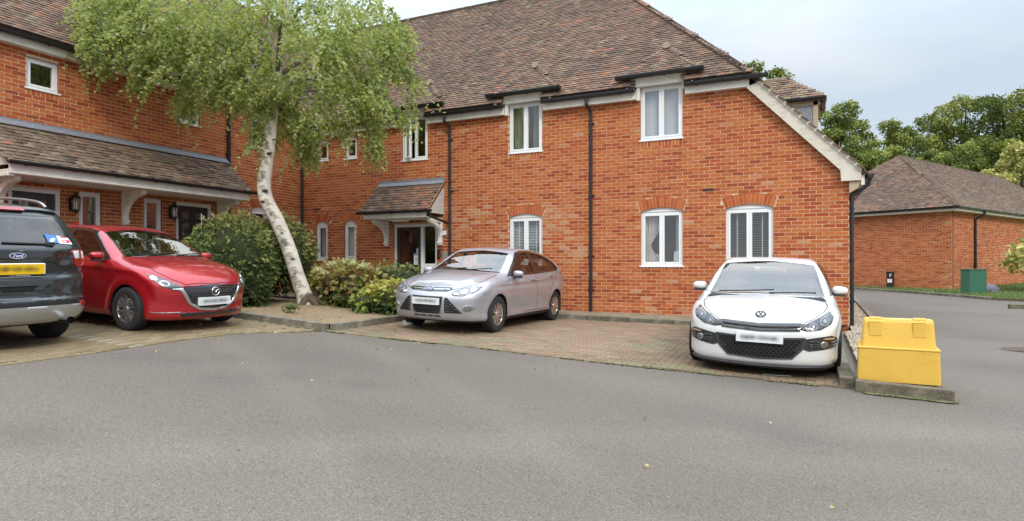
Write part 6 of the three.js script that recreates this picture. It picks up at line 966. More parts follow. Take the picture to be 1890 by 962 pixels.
  p('skid_plate', 'rear', [[-.70, .34], [-.78, .40], [-.80, .46], [-.74, .50], [-.4, .505], [.4, .505], [.74, .50], [.80, .46], [.78, .40], [.70, .34], [.4, .315], [-.4, .315]], std(.45, .45, .44, .4, { metalness: .6 }), .010, .02);
  const lamp = [[.63, 1.115], [.70, 1.13], [.82, 1.12], [.875, 1.08], [.86, .95], [.80, .925], [.70, .93], [.665, 1.0]];
  p('tail_light', 'rear', lamp, carM.red, .008, .02, true); p('lamp_lens', 'rear', [[.65, 1.105], [.73, 1.12], [.74, 1.03], [.69, 1.02], [.665, 1.045]], carM.white, .014, .012, true); p('lamp_lens', 'rear', [[.78, 1.11], [.85, 1.085], [.855, 1.02], [.785, 1.02]], carM.white, .014, .012, true);
  p('reflector', 'rear', [[.70, .53], [.83, .53], [.84, .47], [.74, .46]], carM.red, .012, .014, true);
  for (const s of [1, -1]) { const t = new THREE.CylinderGeometry(.047, .047, .16, 24, 1, true); t.rotateZ(Math.PI / 2); t.scale(1, .8, 1); t.translate(-2.235, .335, s * .52); const inn = new THREE.CircleGeometry(.044, 20); inn.rotateY(-Math.PI / 2); inn.scale(1, .8, 1); inn.translate(-2.25, .335, s * .52); const T = part('exhaust', uvm(t), std(.55, .55, .56, .2, { metalness: 1, side: THREE.DoubleSide }), o); part('exhaust_bore', uvm(inn), carM.gap, T); }
  { const q = (y, z) => { const a = march(f, AX.rear.ray(z, y)); return [a[0] - .014, a[1], a[2]]; }; part('wiper', merge([tube([q(1.20, -.12), q(1.195, .1), q(1.19, .36)], .013, 6), rbox(q(1.195, .36)[0] - .02, q(1.195, .36)[0] + .03, 1.165, 1.215, .32, .42, .012)]), carM.blackTrim, o); }
  // window stickers
  { const tx = canvasTex(256, 110, (x, w, h) => { x.fillStyle = '#dfe6f2'; x.fillRect(0, 0, w, h); x.fillStyle = '#3f74c8'; x.fillRect(0, 0, w * .44, h); x.fillStyle = '#e8eef8'; x.beginPath(); x.ellipse(58, 60, 34, 16, -.5, 0, 7); x.fill(); x.fillStyle = '#d33a4c'; x.fillRect(w * .6, 12, w * .34, 26); x.fillRect(w * .6, 60, w * .34, 30); x.fillStyle = '#f3f3f6'; x.fillRect(w * .64, 68, w * .12, 14); });
    const g = patch(f, 'rear', [[.36, 1.205], [.665, 1.185], [.635, 1.265], [.355, 1.30]], .006, .004, .04); const ps = g.attributes.position, uv = g.attributes.uv; for (let i = 0; i < ps.count; i++) uv.setXY(i, (ps.getZ(i) - .355) / .31, (ps.getY(i) - 1.185) / .115); part('window_sticker', g, new THREE.MeshStandardMaterial({ map: tx, roughness: .5 }), o, 'blue red and white sticker in the rear window corner'); }
  for (const s of [1, -1]) part('roof_rail', merge([tube([[-1.62, 1.605, s * .60], [-1.5, 1.655, s * .605], [-1.2, 1.69, s * .615], [-.4, 1.71, s * .63], [.1, 1.68, s * .63], [.25, 1.62, s * .63]], .018, 8)]), carM.satin, o);
  part('rear_axle', merge([rod([-1.345, .32, -.7], [-1.345, .32, .7], .04), box(-1.75, -1.3, .24, .30, -.55, .55), rod([-1.5, .28, .55], [-2.2, .33, .52], .03)]), carM.under, o);
  mirrorPod(o, f, .72, 1.14, 1.02, paint);
  setDown(o, -11.12, 9.68, Math.PI, 2.69, 1.58); o.scale.y = 1.055;
}
// ================================================================ planting, street furniture and trees
const at = (px, py, d) => { const x = (px - 945) / 1150, y = (491 - py) / 1150, c = Math.cos(YAW), s = Math.sin(YAW); return V(-.768 + d * (x * c - s), 1.5 + d * y, 13.698 - d * (x * s + c)); };   // surveyed point: picture position and distance
const stuff = (o, name) => { o.name = name; o.userData.kind = 'stuff'; o.castShadow = o.receiveShadow = true; return o; };
// soil of the tree bed, path strip, apron, gravel
{
  const soilC = (x, z) => { const n = fbm(x * 1.6, z * 1.6, 2, 4), m = sstep(.55, .7, fbm(x * .9 + 7, z * .9, 4, 3)); return [lerp(.40, .29, n) * lerp(1, .55, m), lerp(.285, .20, n) * lerp(1, .75, m), lerp(.17, .115, n) * lerp(1, .4, m)]; };
  const P = [[-13.93, 2.45], [-7.9, 2.45], [-7.9, 5.8], [-13.93, 5.8]];
  const soil = (x, z) => gy(x, z) + .085 + .05 * (fbm(x * 2.2, z * 2.2, 6, 4) - .5) + .04 * Math.exp(-((x + 10.33) ** 2 + (z - 3.6) ** 2) / .3);
  solo('soil_bed', sheet(P, soil, .09, 1, soilC), new THREE.MeshStandardMaterial({ roughness: 1, vertexColors: true, map: texGrain, bumpMap: bumpGrain, bumpScale: .02 }), 'bare brown soil of the raised tree bed', null, null, 'structure');
  solo('path', sheet([[-13.93, .012], [-7.86, .012], [-7.86, 2.3], [-13.93, 2.3]], (x, z) => gy(x, z) + .07, .5), mat.concrete, 'concrete path along the front wall to the entrance', null, null, 'structure');
  kerb('pale edging between the path and the tree bed', [[-13.9, 2.46], [-7.9, 2.42]], { side: -1, w: .12, up: .135 });
  solo('apron', sheet([[-7.72, .012], [-.03, .012], [-.3, .90], [-7.72, 1.03]], (x, z) => gy(x, z) + .10, .4), std(.42, .36, .27, .95, { map: texStone, bumpMap: bumpGrain, bumpScale: .004 }), 'sandy concrete apron under the front wall', null, null, 'structure');
  // gravel: a bed with loose stones on it
  const gp = [[.01, -15], [.74, -15], [.70, -11.5], [.52, -2.5], [.52, 5.75], [-.13, 5.75], [-.13, 1.0], [.01, .9]];
  solo('gravel_strip', sheet(gp, (x, z) => gy(x, z) + .055, .3, 1), std(.30, .25, .19, 1, { map: texStone, bumpMap: bumpGrain, bumpScale: .02 }), 'gravel strip beside the gable wall', null, null, 'structure');
  const im = new THREE.InstancedMesh(new THREE.IcosahedronGeometry(.016, 0), std(1, 1, 1, .95), 7000), cols = [C(.42, .36, .28), C(.33, .27, .2), C(.5, .45, .37), C(.28, .23, .18), C(.45, .36, .25)];
  for (let i = 0; i < 7000; i++) { let x, z; do { x = rr(-.13, .75); z = 5.75 - 16 * Math.pow(rnd(), 1.6); } while (!inPoly(x, z, gp)); const m = M4().makeRotationFromEuler(new THREE.Euler(rr(0, 3), rr(0, 3), 0)); m.scale(V(rr(.7, 1.6), rr(.5, .9), rr(.7, 1.4))); m.setPosition(x, gy(x, z) + .06, z); im.setMatrixAt(i, m); im.setColorAt(i, cols[i % 5]); }
  im.name = 'loose_gravel'; im.castShadow = im.receiveShadow = true; scene.add(im); tag(im, 'loose brown pebbles lying in the gravel strip', 'gravel', null, 'stuff');
}
// verge
const VERGE = [[-3.2, -23.2], [0, -20.4], [1.24, -19.02], [2.5, -17.5], [3.45, -15.97], [4.25, -14.75], [4.85, -13.5], [5.1, -12.95], [5.9, -12.5], [13, -13.6], [23, -30], [23, -42], [-6, -42]];
{
  const vy = (x, z) => gy(x, z) + .095;
  const gv = solo('grass_verge', sheet(VERGE, vy, .8, 1, (x, z) => { const n = fbm(x * .8, z * .8, 3, 4); return [lerp(.10, .16, n), lerp(.17, .23, n), lerp(.035, .05, n)]; }), new THREE.MeshStandardMaterial({ roughness: 1, vertexColors: true, map: texGrain }), 'mown grass verge around the outbuilding', null, null, 'structure');
  part('verge_edge', skirt(VERGE, vy, .12), std(.11, .10, .045, 1, { side: THREE.DoubleSide }), gv);
  kerb('worn kerb between the drive and the grass verge', VERGE.slice(0, 8), { side: 1, w: .12, up: .10 });
  kerb('kerb of the next bay on the far right', [[4.6, -8.72], [9.5, -9.9]], { side: -1, w: .14, up: .13 });
  const bl = new THREE.BufferGeometry(); bl.setAttribute('position', new THREE.Float32BufferAttribute([-.006, 0, 0, .006, 0, 0, .004, .05, .012, -.006, 0, 0, .004, .05, .012, -.003, .05, .012, -.003, .05, .012, .004, .05, .012, .002, .085, .035], 3)); bl.computeVertexNormals();
  const N = 26000, im = new THREE.InstancedMesh(bl, phys(1, 1, 1, .9, { transmission: .3, thickness: 0, side: THREE.DoubleSide }), N), gc = [C(.10, .19, .03), C(.14, .22, .045), C(.18, .23, .06), C(.08, .15, .025), C(.24, .22, .08)];
  const L = [-.87, -.5], R = [.5, -.87], inB = (x, z) => { const a = (x - 4.77) * L[0] + (z + 17.64) * L[1], b = (x - 4.77) * R[0] + (z + 17.64) * R[1]; return a > 0 && b > 0 && a < 7 && b < 21; };
  for (let i = 0; i < N; i++) { let x, z; do { const t = Math.pow(rnd(), 1.3); x = rr(-3, 13); z = -12.4 - 13 * t; } while (!inPoly(x, z, VERGE) || inB(x, z)); const m = M4().makeRotationY(rr(0, 6.3)); const s = rr(.7, 1.7); m.scale(V(1.6, s, s)); m.setPosition(x, vy(x, z) - .004, z); im.setMatrixAt(i, m); im.setColorAt(i, gc[Math.floor(rnd() * 5)]); }
  im.name = 'grass'; im.castShadow = im.receiveShadow = true; scene.add(im); tag(im, 'short green grass growing on the verge by the outbuilding', 'grass', null, 'stuff');
}
// ---------------------------------------------------------------- yellow grit bin
{
  const texScuff = dtex(256, (u, v) => { const a = fbm(u * 5, v * 5, 3, 5, 5), s = sstep(.62, .75, fbm(u * 9, v * 24, 7, 4, 9)); return [1 - .06 * a - .03 * s, .99 - .07 * a - .04 * s, .95 - .10 * a - .02 * s]; }, true, 1);
  const Y = phys(.76, .48, .085, .45, { clearcoat: .15, bumpMap: bumpGrain, bumpScale: .0006, map: texScuff });
  const x0 = -.205, w = .76, z0 = 5.73, y0 = gy(.2, 5.5) + .115, o = thing('grit_bin', 'yellow plastic grit bin with hinged sloping lid on the kerbed island', 'grit bin', [x0 + w / 2, y0, z0 - .34]);
  const ex = (pts, width, b, holes = []) => { const s = new THREE.Shape(pts.map(p => new THREE.Vector2(...p))); for (const h of holes) s.holes.push(new THREE.Path(h.map(p => new THREE.Vector2(...p)))); const g = new THREE.ExtrudeGeometry(s, { depth: width - 2 * b, bevelEnabled: true, bevelThickness: b, bevelSize: b, bevelSegments: 4, bevelOffset: -b, curveSegments: 4 }); g.translate(0, 0, -width / 2 + b); g.rotateY(Math.PI / 2); return g; };   // profile x runs away from the viewer (towards -z), width along x
  const sk = (g, k, y1) => { const p = g.attributes.position; for (let i = 0; i < p.count; i++) p.setX(i, p.getX(i) * (1 + k * (1 - p.getY(i) / y1))); g.computeVertexNormals(); return uvm(g); };
  const base = ex([[-.34, 0], [-.02, 0], [-.0, .11], [.14, .11], [.16, 0], [.33, 0], [.35, .35], [.33, .385], [-.335, .385], [-.355, .35]], w, .022);
  part('body', sk(base, .035, .38), Y, o);
  part('lid', sk(ex([[-.325, .382], [.318, .382], [.315, .43], [-.10, .69], [-.24, .70], [-.285, .69], [-.298, .655]], w - .10, .03), .14, .7), Y, o);
  part('lid_rim', merge([rbox(-w / 2 - .006, w / 2 + .006, .355, .385, .315, .362, .012), rbox(-w / 2 - .006, w / 2 + .006, .355, .385, -.36, -.315, .012), rbox(-w / 2 - .006, -w / 2 + .03, .355, .385, -.34, .34, .012), rbox(w / 2 - .03, w / 2 + .006, .355, .385, -.34, .34, .012)]), Y, o);
  for (const x of [-.215, .20]) { const h = part('hinge', merge([rbox(x - .062, x + .062, .50, .665, .29, .318, .008), rod([x - .058, .690, .268], [x + .058, .690, .268], .021, 14)]), Y, o); part('hinge_pin', merge([box(x - .055, x + .055, .655, .660, .3175, .3195), rod([x - .064, .690, .268], [x + .064, .690, .268], .008, 8)]), std(.30, .17, .01, .6), h); }
  o.rotation.y = -.06;
}
// ---------------------------------------------------------------- utility cabinet, waste post, bag
{
  const G = std(.03, .12, .072, .5), p = [4.95, -14.85], y = gy(...p) + .08, o = thing('utility_cabinet', 'green metal utility cabinet with double doors at the outbuilding corner', 'cabinet', [p[0], y, p[1]]);
  const lf = Math.atan2(.5, .87);
  part('body', rbox(-.30, .30, .06, .93, -.26, .26, .012), G, o); part('roof', rbox(-.325, .325, .93, .965, -.285, .285, .012), std(.03, .12, .07, .5), o); part('plinth', box(-.28, .28, 0, .06, -.24, .24), std(.1, .1, .095, .9), o);
  for (const s of [-1, 1]) { const d = part('door', rbox(.30, .318, .10, .90, s > 0 ? .006 : -.25, s > 0 ? .25 : -.006, .006), G, o); part('handle', rbox(.318, .335, .46, .56, s * .035 - .012, s * .035 + .012, .004), carM.satin, d); part('notice', box(.3185, .3195, .80, .87, s * .12 - .04, s * .12 + .04), std(.5, .55, .6, .5), d); }
  o.rotation.y = lf + .0 - .15;
}
{
  const p = [2.64, -18.3], y = gy(...p) + .08, o = thing('waste_post', 'short black post with pale stickers standing on the grass verge', 'post', [p[0], y, p[1]]);
  part('post', rbox(-.14, .14, 0, .74, -.11, .11, .03), std(.012, .012, .013, .5), o); part('cap', rbox(-.155, .155, .70, .77, -.125, .125, .03), std(.012, .012, .013, .5), o);
  part('sticker', box(-.10, .08, .28, .44, .1115, .1125), new THREE.MeshStandardMaterial({ map: canvasTex(64, 64, (x) => { x.fillStyle = '#e2c9cc'; x.fillRect(0, 0, 64, 64); x.fillStyle = '#b8505c'; x.fillRect(6, 20, 52, 8); x.fillRect(6, 36, 40, 8); }), roughness: .6 }), o);
  part('symbol', merge([box(-.02, .03, .54, .66, .1115, .1125), box(.0, .06, .62, .67, .1115, .1125)]), std(.45, .52, .62, .5), o); o.rotation.y = -.25;
  const b = [5.75, -16.2], g = new THREE.IcosahedronGeometry(.26, 3), q = g.attributes.position; for (let i = 0; i < q.count; i++) { const n = .6 + .8 * fbm(q.getX(i) * 6 + 5, q.getY(i) * 6 + 5, q.getZ(i) * 6, 3); q.setXYZ(i, q.getX(i) * n * 1.2, Math.max(-.1, q.getY(i) * n * .8), q.getZ(i) * n); } g.computeVertexNormals(); g.translate(b[0], gy(...b) + .2, b[1]); solo('discarded_bag', g, std(.13, .12, .16, .8), 'crumpled purple grey bag lying behind the green cabinet', 'bag');
}
{ // manhole cover in the drive
  const x = 2.38, z = 1.1, o = thing('manhole_cover', 'round rusty manhole cover set in the drive on the right', 'manhole cover', [x, gy(x, z) + .002, z]);
  const d = new THREE.CylinderGeometry(.29, .29, .012, 32); part('cover', uvm(d), std(.22, .16, .115, .85, { map: texStone }), o); const r = new THREE.TorusGeometry(.32, .02, 6, 36); r.rotateX(Math.PI / 2); r.scale(1, .4, 1); part('frame', uvm(r), std(.09, .075, .06, .8), o);
  const studs = []; for (let i = -3; i <= 3; i++) for (let j = -3; j <= 3; j++) if (i * i + j * j < 11) studs.push(box(i * .07 - .022, i * .07 + .022, .006, .011, j * .07 - .022, j * .07 + .022)); tag(part('tread', merge(studs), std(.12, .09, .07, .8), o), null, null, null, 'stuff');
}
solo('crumpled_paper', (() => { const g = new THREE.IcosahedronGeometry(.09, 2), q = g.attributes.position; for (let i = 0; i < q.count; i++) { const n = .5 + fbm(q.getX(i) * 18, q.getY(i) * 18, q.getZ(i) * 18, 2); q.setXYZ(i, q.getX(i) * n * 1.3, q.getY(i) * n * .6, q.getZ(i) * n); } g.computeVertexNormals(); const x = -7.22, z = 4.35; g.translate(x, gy(x, z) + .05, z); return g; })(), std(.55, .53, .48, .9), 'crumpled pale paper by the front wheel of the silver car', 'litter');
solo('metal_strip', (() => { const g = rbox(-.16, .16, 0, .008, -.012, .012, .003); g.rotateY(.05); const x = -1.08, z = 5.48; g.translate(x, gy(x, z) + .018, z); return g; })(), std(.55, .56, .57, .4, { metalness: .5 }), 'thin pale strip lying on the paving before the white car', 'litter');
// ---------------------------------------------------------------- leaves
function leafGeo(l, w, fold = .25) { const g = new THREE.BufferGeometry(); g.setAttribute('position', new THREE.Float32BufferAttribute([0, 0, 0, w / 2, l * .42, -w * fold, 0, l, 0, 0, 0, 0, 0, l, 0, -w / 2, l * .42, -w * fold], 3)); g.computeVertexNormals(); return g; }
function leafMat(t = .35) { return phys(1, 1, 1, .8, { specularIntensity: .35, transmission: t, thickness: 0, side: THREE.DoubleSide }); }
function cloud(parent, name, geo, m, items) { const im = new THREE.InstancedMesh(geo, m, items.length); items.forEach((it, i) => { im.setMatrixAt(i, it[0]); im.setColorAt(i, it[1]); }); stuff(im, name); parent.add(im); return im; }
const place = (p, dir, roll, s) => { const y = dir.clone().normalize(), x = V(rr(-1, 1), rr(-.3, .3), rr(-1, 1)).cross(y).normalize(), z = V().crossVectors(x, y), m = M4().makeBasis(x, y, z); m.multiply(M4().makeRotationY(roll)); m.scale(V(s, s, s)); return m.setPosition(p); };
const sph = () => { const v = V(rr(-1, 1), rr(-1, 1), rr(-1, 1)); return v.lengthSq() > 1 || v.lengthSq() < .01 ? sph() : v.normalize(); };
// ---------------------------------------------------------------- the birch
{
  const B = V(-10.33, gy(-10.33, 3.61) + .05, 3.61), D = 13.2, o = thing('birch_tree', 'leaning white barked birch with weeping green crown in the raised bed', 'tree', B.toArray());
  const T = [[570, 572], [561, 545], [549, 511], [531, 455], [510, 405], [491, 368], [487, 340], [492, 305], [498, 255], [503, 205], [512, 140], [524, 60], [530, -40], [545, -160], [550, -280]].map(([x, y], i) => at(x, y, D + (i > 8 ? (i - 8) * .06 : 0)).sub(B).toArray());
  const bark = dtex(512, (u, v) => {
    const y = v * 8, n = fbm(u * 6, v * 60, 4, 4, 6), w = fbm(u * 4, v * 22, 8, 4, 4), ln = sstep(.60, .70, fbm(u * 5, v * 130, 2, 3, 5)), base = sstep(1.0, .15, y + .5 * (w - .5));
    const rough = sstep(.45, .62, fbm(u * 10, v * 40, 6, 4, 10)), dk = clamp(ln * .34 + base * rough * .85 + sstep(.68, .78, w) * .30);
    const k = .80 + .16 * (n - .5); return [lerp(k, .20, dk), lerp(k * .965, .165, dk), lerp(k * .90, .13, dk)];
  }, true, 1);
  const bm = new THREE.MeshStandardMaterial({ map: bark, roughness: .85, bumpMap: bark, bumpScale: .01 });
  const tg = taper(T, [.24, .172, .158, .15, .146, .145, .142, .134, .126, .118, .107, .09, .075, .055, .035], 20); { const uv = tg.attributes.uv; for (let i = 0; i < uv.count; i++) uv.setY(i, uv.getY(i) / 8); }
  part('trunk', tg, bm, o);
  const dkm = std(.06, .05, .042, .95);
  for (const [px, py, s] of [[489, 352, 1], [497, 283, .9], [540, 478, .6], [520, 430, .5], [505, 258, .6], [484, 372, .7]]) { const g = new THREE.SphereGeometry(.055 * s, 10, 8); g.scale(1.5, .55, .8); const p = at(px, py, D - .145).sub(B); g.translate(p.x, p.y, p.z); part('knot', uvm(g), dkm, o); }
  { const roots = []; for (let i = 0; i < 6; i++) { const a = i * 1.05 + .3, r = V(T[0][0], 0, T[0][2]); roots.push(taper([[r.x + Math.cos(a) * .12, .18, r.z + Math.sin(a) * .12], [r.x + Math.cos(a) * .28, .06, r.z + Math.sin(a) * .28], [r.x + Math.cos(a) * .5, -.02, r.z + Math.sin(a) * .5]], [.09, .06, .02], 8)); } part('root_flare', merge(roots), std(.16, .125, .09, .95, { map: texStone }), o); }
  // crown masses: picture position, half sizes and distance
  const blobs = [[430, 70, 130, 100, 0], [300, 31, 120, 85, -0.6], [215, 61, 75, 50, -0.9], [315, 94, 95, 55, -0.7], [440, 140, 85, 62, -0.3], [395, 141, 70, 35, 0.3], [560, 60, 130, 115, 0], [660, 80, 90, 100, 0.3], [590, 170, 105, 75, 0.1], [690, 165, 55, 80, -0.1], [650, 225, 48, 48, 0], [560, 232, 38, 50, 0.7], [180, 16, 50, 50, -0.7], [725, 70, 42, 60, 0.2], [500, 180, 60, 45, 0.2], [240, 6, 70, 45, -0.4], [450, -110, 260, 120, 0], [620, -70, 150, 100, 0.3], [260, -94, 130, 80, -0.4], [505, 235, 25, 30, 0.5], [740, 120, 28, 40, 0.1], [690, 250, 20, 40, 0], [350, 176, 30, 42, 0.2], [470, 235, 18, 34, -0.25], [572, 262, 24, 40, 0.6], [680, 275, 14, 30, 0], [738, 195, 22, 45, 0.1], [762, 150, 14, 28, 0.1], [160, 71, 26, 26, -0.9], [205, 116, 24, 20, -0.8], [275, 141, 26, 22, -0.6]];
  const cols = [C(.36, .44, .10), C(.28, .355, .085), C(.48, .54, .15), C(.19, .27, .065), C(.57, .57, .18), C(.44, .51, .24), C(.62, .54, .14), C(.12, .175, .045), C(.56, .61, .33)];
  const items = [], twigs = [];
  for (const [px, py, rx, ry, dd] of blobs) {
    const n = Math.round(rx * ry * (py < -30 ? .014 : .075)), k = D / 1150;
    for (let s = 0; s < n; s++) {
      const u = sph().multiplyScalar(Math.pow(rnd(), .45)); const X = px + u.x * rx, Yp = py + u.y * ry, d = D + dd + u.z * Math.min(rx, ry) * k * 1.15;
      const cl = fbm(X * .026, Yp * .031, d * 1.9, 3); if (cl < .465) continue;
      const p = at(X, Yp, d), L = rr(.16, .40) * (rnd() < .12 ? 1.6 : 1), ow = p.clone().sub(B).setY(0).normalize(), lean = V(rr(-.55, .55), -rr(.45, 1), rr(-.55, .55)).addScaledVector(ow, py > 200 ? .1 : .5).normalize(), tone = cl > .54 ? 2 : cl < .475 ? 1 : 0;
      let q = p.clone(); const st = .034; if (s % 9 === 0) twigs.push(rod(p.clone().sub(B), p.clone().addScaledVector(lean, L).sub(B), .0028, 3));
      for (let t = 0; t < L; t += st) { lean.y -= .05; q.addScaledVector(lean, st); q.addScaledVector(sph(), .012); const ld = V(rr(-1, 1), rr(-.9, .25), rr(-1, 1)); const r = rnd(); const c = rnd() < .035 ? 6 : tone === 2 ? [2, 4, 0, 8, 5][Math.floor(r * 5)] : tone === 1 ? [1, 3, 7, 0][Math.floor(r * 4)] : [0, 1, 2, 5, 3][Math.floor(r * 5)]; items.push([place(q.clone().sub(B), ld, rr(0, 6), rr(.75, 1.3)), cols[c]]); }
    }
  }
  cloud(o, 'crown', leafGeo(.074, .06), leafMat(.6), items);
  tag(part('twig', merge(twigs), std(.10, .07, .05, .9), o), null, null, null, 'stuff');
  const bmat = std(.16, .13, .11, .9);
  for (const [a, px, py, dd] of [[9, 330, 90, -.7], [9, 590, 150, .2], [10, 240, 60, -.8], [10, 680, 110, .3], [10, 430, 40, .6], [11, 600, 20, -.5], [11, 380, -60, 0], [12, 700, -40, .3], [9, 640, 190, .1], [10, 520, 40, -1]]) { const s = V(...T[a]), e = at(px, py, D + dd).sub(B), m = s.clone().lerp(e, .5); m.y += .35; part('branch', taper([s.toArray(), m.toArray(), e.toArray()], [.055, .03, .008], 7), bmat, o); }
}
// ---------------------------------------------------------------- shrubs
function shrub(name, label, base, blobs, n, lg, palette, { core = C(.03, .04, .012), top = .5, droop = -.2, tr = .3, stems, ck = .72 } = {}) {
  const o = thing(name, label, 'shrub', base), B = V(...base), items = [];
  const tot = blobs.reduce((s, b) => s + b[3] * b[4] * b[5] ** .5, 0), yM = Math.max(...blobs.map(b => b[1] + b[4])), y0 = base[1];
  for (const b of blobs) {
    const g = new THREE.IcosahedronGeometry(1, 3), q = g.attributes.position; for (let i = 0; i < q.count; i++) { const k = ck + .3 * (fbm(q.getX(i) * 2 + 4, q.getY(i) * 2, q.getZ(i) * 2, 3) - .5); q.setXYZ(i, q.getX(i) * b[3] * k, q.getY(i) * b[4] * k, q.getZ(i) * b[5] * k); } g.computeVertexNormals(); g.translate(b[0] - B.x, b[1] - B.y, b[2] - B.z); b.g = uvm(g);
    const m = Math.round(n * b[3] * b[4] * b[5] ** .5 / tot);
    for (let i = 0; i < m; i++) {
      const u = sph(), r = .78 + .3 * Math.pow(rnd(), 1.3) * (.6 + .8 * fbm(u.x * 2.5 + b[0], u.y * 2.5 + 3, u.z * 2.5, 3)), p = V(b[0] + u.x * b[3] * r, b[1] + u.y * b[4] * r, b[2] + u.z * b[5] * r); if (p.y < y0 - .02) continue;
      const inside = blobs.some(c => c !== b && ((p.x - c[0]) / c[3]) ** 2 + ((p.y - c[1]) / c[4]) ** 2 + ((p.z - c[2]) / c[5]) ** 2 < .5); if (inside) continue;
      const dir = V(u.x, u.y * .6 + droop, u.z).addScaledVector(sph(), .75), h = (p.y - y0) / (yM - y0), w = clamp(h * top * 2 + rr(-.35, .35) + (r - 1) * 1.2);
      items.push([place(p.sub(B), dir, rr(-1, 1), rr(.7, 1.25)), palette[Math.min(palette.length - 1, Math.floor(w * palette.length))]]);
    }
  }
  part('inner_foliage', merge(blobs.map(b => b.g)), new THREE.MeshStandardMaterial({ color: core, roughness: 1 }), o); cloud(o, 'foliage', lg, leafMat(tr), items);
  if (stems) part('stem', merge(stems.map(([a, b, r]) => rod(V(...a).sub(B), V(...b).sub(B), r, 6))), std(.12, .08, .05, .9), o);
  return o;
}
const gH = gy(-11, 5) + .08;
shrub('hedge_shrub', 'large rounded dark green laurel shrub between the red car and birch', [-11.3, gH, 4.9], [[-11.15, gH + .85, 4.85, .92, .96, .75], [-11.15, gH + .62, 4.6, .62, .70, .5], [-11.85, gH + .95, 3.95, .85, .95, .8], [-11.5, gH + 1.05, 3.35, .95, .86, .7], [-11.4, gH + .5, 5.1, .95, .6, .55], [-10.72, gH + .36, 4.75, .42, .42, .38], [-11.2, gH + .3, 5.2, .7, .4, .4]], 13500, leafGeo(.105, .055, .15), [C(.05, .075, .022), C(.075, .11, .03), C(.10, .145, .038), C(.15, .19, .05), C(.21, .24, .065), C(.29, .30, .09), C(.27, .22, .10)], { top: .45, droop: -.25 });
{ // hydrangeas before the path
  const g0 = gy(-9.8, 2.9) + .1, pal = [C(.07, .085, .02), C(.12, .14, .03), C(.19, .20, .04), C(.27, .27, .06), C(.34, .30, .08), C(.28, .17, .07), C(.40, .36, .13)];
  const head = (o, p, r) => { const B = o.position, its = []; for (let i = 0; i < 60; i++) { const u = sph(); u.y = Math.abs(u.y) * .8 - .1; its.push([place(V(p[0] + u.x * r, p[1] + u.y * r, p[2] + u.z * r).sub(B), u, rr(0, 6), rr(.8, 1.2)), [C(.52, .52, .26), C(.60, .58, .34), C(.45, .44, .2)][i % 3]]); } cloud(o, 'flower_head', leafGeo(.045, .045, .1), leafMat(.2), its); part('flower_core', uvm(new THREE.SphereGeometry(r * .85, 12, 8).translate(p[0] - B.x, p[1] - B.y, p[2] - B.z)), std(.42, .42, .2, .9), o); };
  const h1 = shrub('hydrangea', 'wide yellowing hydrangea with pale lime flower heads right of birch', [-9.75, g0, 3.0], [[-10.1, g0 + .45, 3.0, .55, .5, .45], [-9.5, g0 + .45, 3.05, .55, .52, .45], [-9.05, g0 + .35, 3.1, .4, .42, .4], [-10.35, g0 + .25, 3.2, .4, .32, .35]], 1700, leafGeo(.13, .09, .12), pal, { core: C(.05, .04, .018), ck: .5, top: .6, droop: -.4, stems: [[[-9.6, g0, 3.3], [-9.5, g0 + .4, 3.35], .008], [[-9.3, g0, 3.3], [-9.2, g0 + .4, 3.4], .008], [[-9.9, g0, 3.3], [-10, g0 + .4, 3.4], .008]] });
  for (const [px, py, r] of [[612, 489, .07], [651, 487, .075], [668, 493, .07], [586, 499, .065], [635, 484, .06], [690, 524, .05], [598, 505, .06]]) { const p = at(px, py, 12.95); head(h1, p.toArray(), r); }
  const g1_ = gy(-8.3, 3.4) + .1; shrub('hydrangea', 'small bright yellow green hydrangea beside the bumper of the silver car', [-8.45, g1_, 3.45], [[-8.5, g1_ + .28, 3.4, .38, .34, .36], [-8.15, g1_ + .3, 3.5, .34, .36, .34], [-8.7, g1_ + .2, 3.65, .3, .24, .28]], 1000, leafGeo(.12, .095, .1), [C(.05, .09, .025), C(.13, .18, .035), C(.25, .29, .05), C(.36, .38, .08), C(.44, .40, .09)], { core: C(.05, .055, .015), top: .6, droop: -.3 });
  const g2 = gy(-8.9, 2.3) + .1, w = shrub('flowering_shrub', 'white flowered leafy shrub before the entrance door', [-8.75, g2, 2.65], [[-8.85, g2 + .5, 2.65, .42, .5, .35], [-8.45, g2 + .55, 2.6, .3, .42, .3]], 800, leafGeo(.10, .06, .15), [C(.05, .08, .025), C(.09, .13, .04), C(.16, .20, .06), C(.22, .25, .09)], { core: C(.03, .04, .015), top: .6 });
  const wf = []; for (const [px, py] of [[748, 507], [752, 513], [733, 504], [744, 519], [756, 509], [727, 514]]) { const p = at(px, py, 13.6); for (let i = 0; i < 8; i++) wf.push([place(p.clone().addScaledVector(sph(), .03).sub(w.position), sph(), 0, 1), C(.75, .75, .68)]); } cloud(w, 'flower', leafGeo(.05, .04, .1), leafMat(.2), wf);
  const g3 = gy(-10.0, 5.1) + .1; shrub('seedling', 'tiny green weed growing in the bare soil of the bed', [-9.35, g3, 5.05], [[-9.35, g3 + .05, 5.05, .16, .07, .1]], 60, leafGeo(.06, .03), [C(.1, .16, .04), C(.16, .22, .05)], { core: C(.05, .06, .02) });
}
